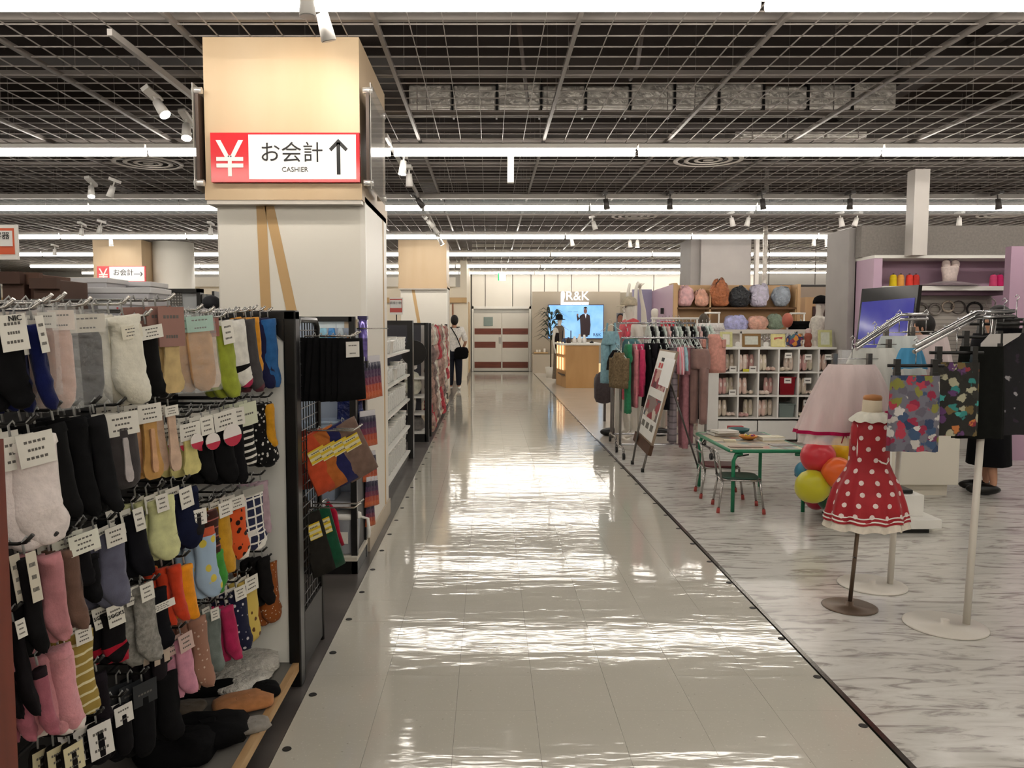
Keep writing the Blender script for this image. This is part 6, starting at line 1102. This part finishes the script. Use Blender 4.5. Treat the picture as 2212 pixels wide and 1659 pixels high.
p = onT(1616, 950); t = thing('orange_bowl', 'orange bowl of small toys on the children table', 'bowl', (p.x, p.y, tz + .005)); MB().lathe([(.045, 0), (.075, .02), (.08, .035), (.072, .033), (.04, .008)], n=22).build('bowl_body', mat('#c98032', .3, nz=(9, .05)), t)
cl_ = ('#7a2f6b', '#2b4f9c', '#c9b23c', '#b5402f', '#d9d2c0')
for k in range(9): a = k * 2.3; tag(MB().ball((0, 0, 0), .014, .012, .01, 8, 5).build('tiny_toy', mat(cl_[k % 5], .5, nz=(9, .05)), loc=(p.x + .045 * math.cos(a) * (k % 3) / 2, p.y + .04 * math.sin(a) * (k % 3) / 2, tz + .04)), ('purple', 'blue', 'yellow', 'red', 'cream')[k % 5] + ' tiny toy heaped in the orange bowl' + (', lower one' if k > 4 else ''), 'toy', 'tiny toys in the orange bowl')
p = onT(1600, 940); t = thing('teal_bowl', 'dark teal bowl behind the orange bowl', 'bowl', (p.x, p.y + .06, tz + .005)); MB().lathe([(.05, 0), (.09, .03), (.095, .05), (.088, .048), (.05, .01)], n=22).build('bowl_body', mat('#2f5a5c', .4, nz=(9, .08)), t)
t = thing('red_case', 'small red case behind the teal bowl', 'case', (p.x + .02, p.y + .22, tz + .002)); bxo('case_body', -.07, .07, -.03, .03, 0, .055, mat('#a82b2f', .5, nz=(9, .05)), t, bev=.006)
# ------------- platform, balloons, counter
pf = thing('white_platform', 'low white display platform with a raised block, behind the polka dot dress', 'platform', (0, 0, 0))
MB().add([(2.585, 5.50, .035), (3.22, 5.50, .035), (3.22, 6.2, .035), (2.60, 6.2, .035), (2.585, 5.50, .105), (3.22, 5.50, .105), (3.22, 6.2, .105), (2.60, 6.2, .105)], [(3, 2, 1, 0), (4, 5, 6, 7), (0, 1, 5, 4), (1, 2, 6, 5), (2, 3, 7, 6), (3, 0, 4, 7)]).build('base_slab', WHITEP, pf, bev=.006)
bxo('recessed_plinth', 2.64, 3.15, 5.54, 6.15, 0, .035, BLACKM, pf); bxo('raised_block', 2.66, 3.14, 5.60, 6.0, .105, .26, WHITEP, pf, bev=.004); MB().cyl((2.585, 5.56, .07), (2.58, 5.56, .07), .01, n=8).build('bolt', BLACKM, pf)
t = thing('black_tray', 'flat black device with cable on the raised white block', 'device', (2.98, 5.72, .261)); bxo('device_body', -.12, .1, -.08, .08, 0, .03, BLACKM, t, bev=.006); MB().tube([(.05, 0, .03), (.0, .05, .14), (-.06, .08, .25), (-.08, .1, .38)], .005, 6).build('cable', BLACKM, t); MB().cyl((-.07, .02, .03), (-.075, .05, .24), .012, n=8).build('black_grip', BLACKM, t)
BL = [(1767, 987, 37, 5.75, '#c22a36', 'bright red balloon at upper left of the cluster'), (1828, 972, 34, 5.9, '#d3aa16', 'golden yellow balloon at the top beside the dress'), (1790, 958, 20, 6.05, '#1f4c9c', 'royal blue balloon at the top of the cluster'), (1809, 1021, 34, 5.62, '#e0601c', 'orange balloon in the middle of the cluster'), (1755, 1051, 37, 5.68, '#c2bb24', 'lime yellow balloon at lower left of the cluster'), (1738, 1017, 21, 6.0, '#3e7f9a', 'teal blue balloon at the left edge of the cluster'), (1796, 1076, 30, 5.85, '#0f4a2c', 'dark green balloon at the bottom of the cluster'), (1762, 1082, 20, 6.0, '#a3203a', 'crimson balloon peeking out at the bottom')]
for k, (u, v, r_, Y, c_, lb) in enumerate(BL):
    p = A(u, v, Y); rr = r_ * Y / F * 1.0; t = thing('balloon', lb, 'balloon', p, group='balloon cluster'); t.rotation_euler = (rad(50), rad(-20 + 12 * k), 0)
    MB().lathe([(.01, -rr * 1.22), (rr * .35, -rr * 1.02), (rr * .7, -rr * .75), (rr * .93, -rr * .35), (rr, 0), (rr * .95, rr * .35), (rr * .75, rr * .68), (rr * .4, rr * .9), (rr * .08, rr * .98)], n=22).build('balloon_skin', mat(c_, .33, nz=(5, .03), sheen=.1), t); MB().lathe([(.012, -rr * 1.3), (.004, -rr * 1.22)], n=8).build('knot', mat(c_, .4, nz=(5, .03)), t)
o = bxo('balloon_pole', -.008, .008, -.008, .008, 0, .80, WHITE); o.location = (A(1800, 1000, 5.95).x, 6.12, .106); tag(o, 'thin white pole holding the balloon cluster', 'pole')
t = thing('brown_basket', 'brown wicker basket half hidden under the pink tutu', 'basket', (A(1784, 945, 6.6).x, 6.6, 0)); MB().lathe([(.05, .42), (.10, .44), (.115, .60), (.10, .6), (.09, .45)], n=16).build('basket_body', mat('#6f573b', .8, 0, None, (90, .8, .004), pat=('check', '#4a3826', 60, .3)), t); bxo('basket_stand', -.08, .08, -.08, .08, 0, .42, mat('#5b4a3a', .6, nz=(6, .1)), t)
wc = thing('white_shop_counter', 'white box counter behind the platform', 'counter', (0, 0, 0)); bxo('counter_body', A(1922, 1000, 6.75).x, A(2072, 1000, 6.75).x, 6.75, 7.4, .10, .82, mat('#d8d2c5', .5, nz=(2, .03)), wc, bev=.004); bxo('plinth', A(1940, 1000, 6.8).x, A(2048, 1000, 6.8).x, 6.8, 7.3, 0, .10, mat('#cdc6b8', .5, nz=(2, .03)), wc); bxo('left_post', A(1904, 1000, 6.72).x, A(1926, 1000, 6.72).x, 6.72, 7.0, 0, .84, WHITE, wc)
# ------------- polka dot dress on a stand
ds = thing('dress_form_stand', 'small dress form on a brown round base wearing nothing of its own', 'dress form', (1.90, 4.05, 0)); ds['label'] = 'small dress form with wooden neck on a bronze pole and round base'
BRZ = mat('#6a594b', .4, .5, nz=(9, .08)); tx, ty = .035, -.02
MB().lathe([(.137, 0), (.137, .004), (.13, .007), (.02, .010), (.018, .03)], n=32).build('round_base', BRZ, ds); MB().cyl((0, 0, .008), (tx, ty, .62), .0105, n=10).build('pole', BRZ, ds); MB().cyl((.008, -.013, .27), (.008, -.03, .27), .004, n=6).build('screw', BLACKM, ds)
X1 = A(1884, 900, 4.03).x - 1.90; Zc = lambda v: A(1884, v, 4.03).z
MB().lathe([(.052, Zc(905)), (.048, Zc(885)), (.046, Zc(866)), (.040, Zc(862))], (X1 - .002, ty, 0), n=18).build('neck', mat('#d9cbb2', .7, nz=(20, .05)), ds); MB().lathe([(.044, Zc(864)), (.046, Zc(858)), (.04, Zc(854)), (.012, Zc(852))], (X1, ty, 0), n=18).build('wooden_cap', mat('#a9703f', .4, nz=(9, .15)), ds)
MB().lathe([(.04, .62), (.06, .74), (.066, .86), (.068, .96), (.036, Zc(905))], (X1 - .01, ty, 0), n=18, sy=.75).build('torso', mat('#d9cbb2', .7, nz=(20, .05)), ds)
dr_ = thing('polka_dot_dress', 'red child dress with white polka dots and lace collar on the dress form', 'dress', (1.90 + X1, 4.05 + ty, 0)); POL = mat('#9c0f1e', .6, 0, (20, .08), (60, .25, .003), sheen=.1)
zc = [Zc(v) for v in (897, 915, 940, 975, 1000, 1015, 1050, 1085, 1112, 1122)]; hw = [.07, .098, .103, .101, .104, .118, .165, .190, .203, .206]; off = [0, 0, -.004, -.008, -.01, -.012, -.015, -.014, -.012, -.012]
def ring(hw_, z, k, dx, n=96, rip=0, dy=.72, ph=0): return [(dx + math.cos(a) * hw_ * (1 + rip * math.sin(a * 11 + ph)), math.sin(a) * hw_ * dy * (1 + rip * math.sin(a * 11 + ph)), z + (rip * .08 * math.sin(a * 11 + 1))) for a in [2 * math.pi * i / n for i in range(n)]]
MB().loft([ring(h_, z, k, o_, rip=.0 if k < 5 else .018 + .012 * (k - 5)) for k, (h_, z, o_) in enumerate(zip(hw, zc, off))], cap=False).build('dress_body', POL, dr_)
def prof(z):
    for k in range(len(zc) - 1):
        if zc[k] >= z >= zc[k + 1]:
            f_ = (zc[k] - z) / (zc[k] - zc[k + 1]); return hw[k] + (hw[k + 1] - hw[k]) * f_, off[k] + (off[k + 1] - off[k]) * f_, (0 if k < 4 else .018 + .012 * (k - 5 + f_))
    return hw[-1], off[-1], .05
dm_ = MB(); z = Zc(920); row = 0
while z > Zc(1108):
    r_, ox, rp_ = prof(z); nd = max(8, int(2 * math.pi * r_ / .075)); row += 1
    for i in range(nd):
        a = 2 * math.pi * (i + .5 * (row % 2)) / nd; vs_ = []; c_ = None
        for q in range(9):
            da, dz = (0, 0) if q == 8 else (math.cos(q * math.pi / 4) * .0125 / r_, math.sin(q * math.pi / 4) * .0125)
            r2, o2, p2 = prof(z + dz); rr_ = r2 * (1 + p2 * math.sin((a + da) * 11)) * 1.004 + .0012; vs_.append((o2 + math.cos(a + da) * rr_, math.sin(a + da) * rr_ * .72, z + dz + p2 * .08 * math.sin((a + da) * 11 + 1)))
        dm_.add(vs_, [(q, (q + 1) % 8, 8) for q in range(8)])
    z -= .056
o_ = dm_.build('white_dots', mat('#e6d4d0', .7, nz=(30, .04)), dr_); o_['kind'] = 'stuff'
for s_ in (-1, 1): MB().tube([(s_ * .06, 0, Zc(905)), (s_ * .083, -.01, Zc(925)), (s_ * .094, -.02, Zc(955)), (s_ * .096, -.025, Zc(962))], [.03, .028, .022, .018], 10).build('short_sleeve', POL, dr_)
MB().loft([ring(.205, Zc(1114), 0, -.012, rip=.07), ring(.207, Zc(1117), 0, -.012, rip=.07)], cap=False).build('white_braid', WHITE, dr_); MB().loft([ring(.203, Zc(1106), 0, -.012, rip=.065), ring(.205, Zc(1108.5), 0, -.012, rip=.065)], cap=False).build('white_braid', WHITE, dr_)
MB().loft([ring(.195, Zc(1118), 0, -.012, rip=.06), ring(.202, Zc(1138), 0, -.012, rip=.10, ph=.5)], cap=False).build('lace_hem', mat('#e3d9cb', .8, nz=(50, .1)), dr_)
MB().loft([ring(.05, Zc(889), 0, 0, n=66, dy=.95), ring(.078, Zc(894), 0, 0, n=66, rip=.03, dy=.85), ring(.108, Zc(906), 0, 0, n=66, rip=.06, dy=.85), ring(.110, Zc(909), 0, 0, n=66, rip=.06, dy=.85)], cap=False).build('white_collar', mat('#e4e0d3', .8, nz=(40, .05)), dr_)
MB().tube([(-.086, -.035, Zc(930)), (-.09, -.04, Zc(960)), (-.088, -.04, Zc(1000))], .004, 6).build('lace_trim', WHITE, dr_); MB().tube([(.0, -.068, Zc(988)), (.02, -.072, Zc(994)), (.05, -.062, Zc(998)), (.07, -.045, Zc(990))], .005, 6).build('lace_ribbon', WHITE, dr_)
# ------------- waterfall racks
STW = mat('#d3cdc3', .35, nz=(5, .03))
def wrack(nm, bx, by, bcx, r_, top, arm, px):
    t = thing('waterfall_rack', nm, 'clothes stand', (0, 0, 0)); MB().lathe([(r_, 0), (r_, .005), (r_ * .96, .008), (.02, .010), (.02, .03)], (bcx, by, 0), n=40).build('round_base', STW, t)
    MB().cyl((bx, by, .008), px, .017, n=12).build('white_pole', STW, t); MB().cyl(px, top, .013, n=10).build('inner_post', CHR2, t)
    MB().tube(arm, .0105, 10).build('upper_arm', CHROME, t); MB().tube([Vector(p) - Vector((0, 0, .026)) for p in arm], .0105, 10).build('lower_arm', CHROME, t)
    for k in range(5): p = Vector(arm[0]).lerp(Vector(arm[1]), .04 + .22 * k); MB().ball((p.x, p.y, p.z + .016), .006, n=8, m=5).build('stop_knob', CHROME, t)
    return t
a1 = [A(1850, 744, 4.38), A(1944, 680, 4.52), A(2003, 679, 4.65)]; wrack('left waterfall stand with slanted arm over the pink tutu', FL(1925, 1265).x, 4.40, FL(1886, 1265).x, .185, A(1968, 684, 4.58), a1, A(1944, 940, 4.47))
a2 = [A(1975, 748, 3.62), A(2108, 675, 3.80), A(2190, 672, 3.86)]; wrack('right waterfall stand with slanted double arm over the floral skirts', FL(2086, 1350).x, 3.79, FL(2040, 1350).x, .19, A(2148, 678, 3.85), a2, A(2119, 940, 3.80))
def clip_hanger(t, w_, z=0.0, m=None):
    MB().tube([(0, 0, .10), (.012, 0, .115), (0, 0, .128), (-.012, 0, .115)], .0028, 6).build('hook_wire', CHROME, t); MB().cyl((0, 0, 0), (0, 0, .10), .0025, n=6).build('hanger_stem', CHROME, t)
    MB().cyl((-w_ / 2, 0, z), (w_ / 2, 0, z), .003 if not m else .008, n=6).build('clip_bar', m or CHROME, t)
    for s_ in (-1, 1): c_ = bxo('clip', s_ * w_ * .33 - .012, s_ * w_ * .33 + .012, -.012, .012, -.035, .03, m or mat('#8b8683', .25, .8, nz=(9, .1)), t); bxo('clip_pad', s_ * w_ * .33 - .013, s_ * w_ * .33 + .013, -.014, .014, -.05, -.030, BLACKM, c_)
def skirt(loc, h, wt, wb, m, lb, cat='skirt', rz=0, name='skirt', rip=.05, nf=9, dy=.45, layers=None, hang=None, bar=.0, z0=-.045, grp=None, al=1, hangm=True):
    t = thing(name, lb, cat, loc, rz, grp)
    def rg(hw_, z, k, rp, ph=0, n=72): return [(math.cos(a) * hw_ * (1 + rp * math.sin(a * nf + ph + .8 * math.sin(a * 3 + k))), math.sin(a) * hw_ * dy * (1 + rp * 2.2 * math.sin(a * nf + ph)), z + .012 * rp * 10 * noise.noise(Vector((math.cos(a) * 1.5, math.sin(a) * 1.5, k)))) for a in [2 * math.pi * i / n for i in range(n)]]
    for L_, (mm, s_, zz0, zz1, nm) in enumerate(layers or [(m, 1, 0, 1, 'skirt_cloth')]):
        rs = []
        for k in range(9):
            f_ = k / 8; hw_ = (wt + (wb - wt) * (f_ ** .8)) / 2 * s_; rs.append(rg(hw_, z0 - h * (zz0 + (zz1 - zz0) * f_), k * .4 + L_, rip * f_ ** .6, L_ * 1.3))
        MB().loft(rs, cap=False).build(nm, mm, t)
    if hangm: clip_hanger(t, wt * 1.15, 0, hang)
    return t
def tul(c, a_): return mat(c, .9, 0, ((9, 9, 2), .16), ((60, 60, 8), .6, .004), alpha=a_, sheen=.3)
MAG = cloth('#a01244')
s1 = A(1840, 783, 4.38); hh = s1.z - A(1840, 945, 4.38).z; 
t = skirt(s1 + Vector((0, 0, .02)), hh, .255, .595, None, 'pink tulle tutu with magenta ribbon hem and small bows', 'tutu', name='pink_tutu', rip=.045, nf=13, dy=.5, layers=[(tul('#f0e6e0', .7), .93, 0, 1.04, 'white_underskirt'), (tul('#efd9d8', .62), 1.0, 0, .90, 'pink_tulle'), (tul('#d3697f', .38), .88, .25, .88, 'rose_tulle')], z0=-.03)
rs = []
for z in (.865, .91):
    hw_ = .302 * (.985 if z < .9 else 1.0); rs.append([(math.cos(a) * hw_ * (1 + .045 * math.sin(a * 13 + .8 * math.sin(a * 3 + 4.2) + 1.3)), math.sin(a) * hw_ * .5 * (1 + .1 * math.sin(a * 13 + 1.3)), -.03 - hh * z) for a in [2 * math.pi * i / 90 for i in range(90)]])
MB().loft(rs, cap=False).build('magenta_hem_ribbon', MAG, t)
def bow(t, x, y, z, s_=1, m=MAG):
    b_ = MB()
    for q in (-1, 1): b_.ball((x + q * .016 * s_, y, z + .004), .017 * s_, .006, .009 * s_, 10, 6); b_.tube([(x, y, z), (x + q * .012 * s_, y - .004, z - .03 * s_), (x + q * .018 * s_, y - .002, z - .055 * s_)], .003, 5)
    b_.ball((x, y - .003, z), .007, n=8, m=5).build('ribbon_bow', m, t)
for x, y, z in ((-.08, -.115, -.58), (.0, -.12, -.56), (.15, -.115, -.42), (.19, -.10, -.50)): bow(t, x * 1.06, y - .015, z * hh / .55 * .9)
for k, (u, v, Y, vb, wt, wb, c_, lb) in enumerate(((1888, 744, 4.47, 850, .22, .42, '#d9d9d2', 'white tulle skirt just behind the pink tutu'), (1942, 718, 4.55, 820, .2, .34, '#d6dcda', 'pale greenish white tulle skirt in the middle of the stand'), (2000, 716, 4.66, 805, .24, .34, '#e0cfce', 'pale pinkish white tulle skirt near the top of the stand'))):
    p = A(u, v, Y); skirt(p, p.z - A(u, vb, Y).z, wt, wb, None, lb, 'tutu', name='tulle_skirt', rip=.05, nf=12, dy=.5, layers=[(tul(c_, .85), 1, 0, 1, 'tulle_layer'), (tul(c_, .8), .9, 0, 1.04, 'inner_tulle')], z0=-.02)
p = A(1968, 752, 4.0); skirt(p, p.z - A(1968, 796, 4.0).z, .10, .17, None, 'sky blue tulle skirt peeking between the white tutu and floral skirts', 'tutu', name='blue_tulle_skirt', rip=.08, nf=9, layers=[(tul('#4f9cc9', .9), 1, 0, 1, 'blue_tulle')], z0=0, hangm=False)
FLM = lambda g_, cs, sc, th=.5: mat(g_, .8, 0, None, (60, .3, .003), pat=('floral', cs, sc, th))
F1 = FLM('#6b6a76', ('#8c2440', '#39506e', '#b9b5b0', '#6a2f52', '#7f7f3a', '#c9c6c2', '#2b3d5c', '#a83548', '#5c5a66'), 24, .6); F2 = FLM('#23221f', ('#2f7f7c', '#1f1e1c', '#b8703c', '#8a2f3a', '#2b2a26', '#3f9a94', '#6b5a34', '#5a3766', '#a8a48c'), 24, .52)
F3 = FLM('#121116', ('#121116', '#77747b', '#15131a', '#1a1720', '#9b989c', '#2a2030', '#0f0e12'), 26, .32)
for k, (u, v, Y, vb, wt, wb, m_, lb, nf) in enumerate(((1978, 790, 3.62, 972, .215, .225, F1, 'bright multicoloured floral skirt, first on the right stand', 7), (2066, 762, 3.72, 938, .21, .215, F2, 'dark skirt with teal and orange flowers, second on the right stand', 7), (2122, 728, 3.80, 944, .2, .235, cloth('#131412'), 'plain black green skirt, third on the right stand', 7), (2168, 700, 3.9, 935, .28, .42, F3, 'black dress with white flowers at the right picture edge', 6))):
    p = A(u, v, Y); t = skirt(p, p.z - A(u, vb, Y).z - .04, wt, wb, m_, lb, 'skirt' if k < 3 else 'dress', name='floral_skirt' if k in (0, 1) else 'black_skirt' if k == 2 else 'floral_dress', rip=.05, nf=nf, dy=.30, hang=BLACKM, rz=rad(-6))
p = A(2195, 690, 4.1); skirt(p, .52, .24, .4, cloth('#0c0c0f'), 'plain black garment at the far right edge behind the floral dress', 'dress', name='black_dress', dy=.4, hangm=True, hang=BLACKM)
t = thing('grey_collar_board', 'pale grey hanger board inside the floral dress', 'hanger', A(2165, 742, 3.78)); MB().prism([(-.10, -.03), (-.03, -.035), (.08, .035), (.09, .05), (-.06, .045), (-.1, 0)], 0, .006).build('board_sheet', mat('#b9b5b2', .5, nz=(9, .04)), t)
# ------------- persons at the right
def woman(x, y, rz, h, lb, hairup, coat='#0d0d10'):
    t = thing('person', lb, 'person', (x, y, 0), rz); b_, j = body(t, h, SKIN, dict(ls=(.095, 0, .8), rs=(-.095, 0, .8), hd=(0, -.02, .91)), rr=.93)
    wear(t, h, cloth(coat), ['pel', 'wai', 'che', 'nec', 'ls', 'le', 'rs', 're'], [.09, .085, .092, .045, .048, .036, .048, .036], [(0, 1), (1, 2), (2, 3), (2, 4), (4, 5), (2, 6), (6, 7)], j, 'black_top')
    MB().lathe([(.13, h * .60), (.17, h * .52), (.19, h * .35), (.21, h * .16), (.20, h * .155)], n=22, sy=.8, wob=lambda a, k: .04 * math.sin(a * 7) * (k > 1), cap=True).build('long_black_skirt', cloth(coat), t)
    c_ = (0, .012 * h, .922 * h); q = MB(); q.ball((0, .02 * h, .93 * h), .098, .105, .118, 18, 10); q.ball((0, .075 * h, .90 * h), .07, .07, .085, 14, 8) if hairup else q.ball((0, .035 * h, .87 * h), .09, .07, .14, 14, 8); q.build('dark_hair', HAIR, t)
    faceparts(t, h, (0, -.022 * h, .905 * h), .072, (0, -1))
    for s_ in (-.1, .1): MB().ball((s_, -.06, .05), .055, .14, .05).build('black_shoe', BLACKM, t)
    return t
woman(4.42, 6.9, rad(75 - 180), 1.66, 'person in long black clothes seen in profile behind the right stand', True)
woman(4.30, 7.85, rad(100 - 180), 1.60, 'person with dark hair, mostly hidden behind the tulle skirts', False, '#3a2b33')
# ------------- purple accessories wall and leaning screen
PUR = mat('#b193a8', .6, nz=(3, .03)); YP = 9.3
pw = thing('purple_wall_unit', 'mauve wall unit with white shelf and pegboard', 'wall unit', (0, 0, 0)); zt_ = A(1900, 558, YP).z; xl = A(1885, 600, YP).x; xr = A(2180, 600, YP).x
bxo('left_jamb', xl, xl + .1, YP - .02, YP + .5, 0, zt_, mat('#c2a5ba', .6, nz=(3, .03)), pw); bxo('niche_back', xl, xr + 1.5, YP + .42, YP + .5, 0, zt_, PUR, pw); bxo('white_cap', xl, xr + 1.5, YP - .03, YP + .5, zt_, zt_ + .035, WHITE, pw)
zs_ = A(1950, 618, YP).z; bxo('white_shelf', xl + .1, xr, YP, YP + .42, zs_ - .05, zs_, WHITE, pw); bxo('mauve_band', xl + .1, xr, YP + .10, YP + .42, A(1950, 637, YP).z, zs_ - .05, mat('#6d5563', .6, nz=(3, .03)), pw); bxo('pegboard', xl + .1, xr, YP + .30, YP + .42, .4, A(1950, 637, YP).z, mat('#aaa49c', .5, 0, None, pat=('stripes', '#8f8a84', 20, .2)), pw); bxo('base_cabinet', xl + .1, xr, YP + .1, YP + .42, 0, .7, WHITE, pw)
nr = bxo('near_purple_panel', 0, 1.6, 0, .10, 0, 1, PUR, pw); nr.location = (A(2182, 600, 8.6).x, 8.6, 0); nr.scale.z = A(2190, 532, 8.6).z; bxo('far_fascia', xl - .03, 9, YP + .25, YP + .4, zt_ + .035, 2.68, mat('#807a75', .7, nz=(40, .12)), pw, label='grey speckled fascia above the mauve unit')
for k, (u, c_, nm) in enumerate(((1929, '#d9bd18', 'yellow'), (1945, '#d99a4c', 'light orange'), (1964, '#d2392c', 'bright red'), (1978, '#b92f26', 'brick red'), (2145, '#d8497a', 'pink'), (2159, '#cc1f68', 'magenta'))):
    p = A(u, 617, YP + .12); t = thing('yarn_cone', nm + ' yarn cone on the white shelf of the mauve wall', 'yarn cone', (p.x, YP + .12, zs_ + .001)); MB().lathe([(.038, 0), (.042, .01), (.038, .11), (.03, .135), (.015, .14)], n=16).build('wound_yarn', mat(c_, .8, 0, ((3, 3, 90), .12), ((4, 4, 120), .5, .003)), t); MB().cyl((0, 0, .138), (0, 0, .155), .010, n=8).build('cone_tip', mat('#4a4440', .6, nz=(9, .1)), t)
p = A(2053, 612, YP + .1); t = thing('ballet_tutu', 'white bodice ballet tutu with grey tulle lying on the white shelf', 'tutu', (p.x, YP + .12, zs_ + .001))
MB().lathe([(.30, .0), (.34, .015), (.20, .045), (.09, .06)], n=40, sy=.6, wob=lambda a, k: .08 * math.sin(a * 13 + k)).build('grey_tulle', tul('#8f7f85', .85), t); MB().lathe([(.08, .05), (.085, .12), (.105, .22), (.10, .24)], n=20, sy=.6).build('bodice', mat('#d9c8c2', .8, 0, (40, .12), (60, .5, .004)), t)
for s_ in (-1, 1): MB().ball((s_ * .055, -.01, .26), .05, .04, .06, 12, 7).build('bodice_cup', mat('#d9c8c2', .8, 0, (40, .12), (60, .5, .004)), t)
for k, (u, v, r_, c_, nm) in enumerate(((1990, 668, .075, '#77716d', 'grey wreath accessory, left'), (2020, 668, .07, '#8a837d', 'grey wreath accessory, second'), (2048, 662, .07, '#b3a595', 'beige wreath accessory'), (2070, 664, .085, '#4c4643', 'dark hoop accessory'), (2105, 668, .09, '#231f20', 'black hat accessory'), (1985, 692, .05, '#b33f55', 'pink flower accessory'), (2140, 655, .06, '#b8b0aa', 'pale hoop accessory'))):
    p = A(u, v, YP + .27); t = thing('wall_accessory', nm + ' on the pegboard of the mauve wall', 'accessory', p); MB().tube([(math.cos(a) * r_, 0, math.sin(a) * r_ * .9) for a in [2 * math.pi * i / 16 for i in range(17)]], .014 if k not in (3, 6) else .008, 6).build('ring_band', mat(c_, .6, 0, (40, .3), (50, .8, .008)), t); MB().cyl((0, .03, r_ * .9), (0, -.03, r_ * .9), .004, n=5).build('peg', CHROME, t)
t = thing('clear_display_stand', 'clear acrylic display stand on top of the cube shelf end', 'stand', A(1826, 790, 7.0)); bxo('acrylic_box', -.05, .05, -.04, .04, -.0, .14, mat('#d9dadb', .08, 0, None, (20, .8, .02), alpha=.5), t); MB().cyl((0, 0, -A(1826, 790, 7.0).z), (0, 0, 0), .01, n=6).build('stand_pole', STW, t)
# portrait screen
tv = thing('portrait_screen', 'tall portrait screen glowing violet blue, leaning right of the grey pier', 'screen', (0, 0, 0)); T_ = [A(1838, 830, 8.9), A(1962, 810, 8.2), A(1985, 615, 8.2), A(1862, 624, 8.9)]
nn = (T_[1] - T_[0]).cross(T_[3] - T_[0]).normalized(); nn = -nn if nn.y > 0 else nn
def tq(nm, u0, u1, v0, v1, m, off, th, par=None):
    P = lambda a, b: (T_[0] * (1 - a) + T_[1] * a) * (1 - b) + (T_[3] * (1 - a) + T_[2] * a) * b
    c = [P(u0, v0), P(u1, v0), P(u1, v1), P(u0, v1)]; vs_ = [p + nn * off for p in c] + [p + nn * (off - th) for p in c]; return MB().add(vs_, [(0, 1, 2, 3), (7, 6, 5, 4), (0, 4, 5, 1), (1, 5, 6, 2), (2, 6, 7, 3), (3, 7, 4, 0)]).build(nm, m, par or tv)
tq('screen_casing', 0, 1, -.05, 1, mat('#171516', .15, nz=(9, .1)), 0, .05); tq('screen_picture', .035, .965, -.02, .86, mat('#3f3f94', .08, emit=.35, pat=('screen', '#56589c', 2.2)), .004, .003)
bm_ = (T_[0] + T_[1]) / 2; bxo('screen_foot', bm_.x - .3, bm_.x + .3, bm_.y - .05, bm_.y + .35, 0, bm_.z - .02, mat('#6b6663', .5, nz=(4, .05)), tv)
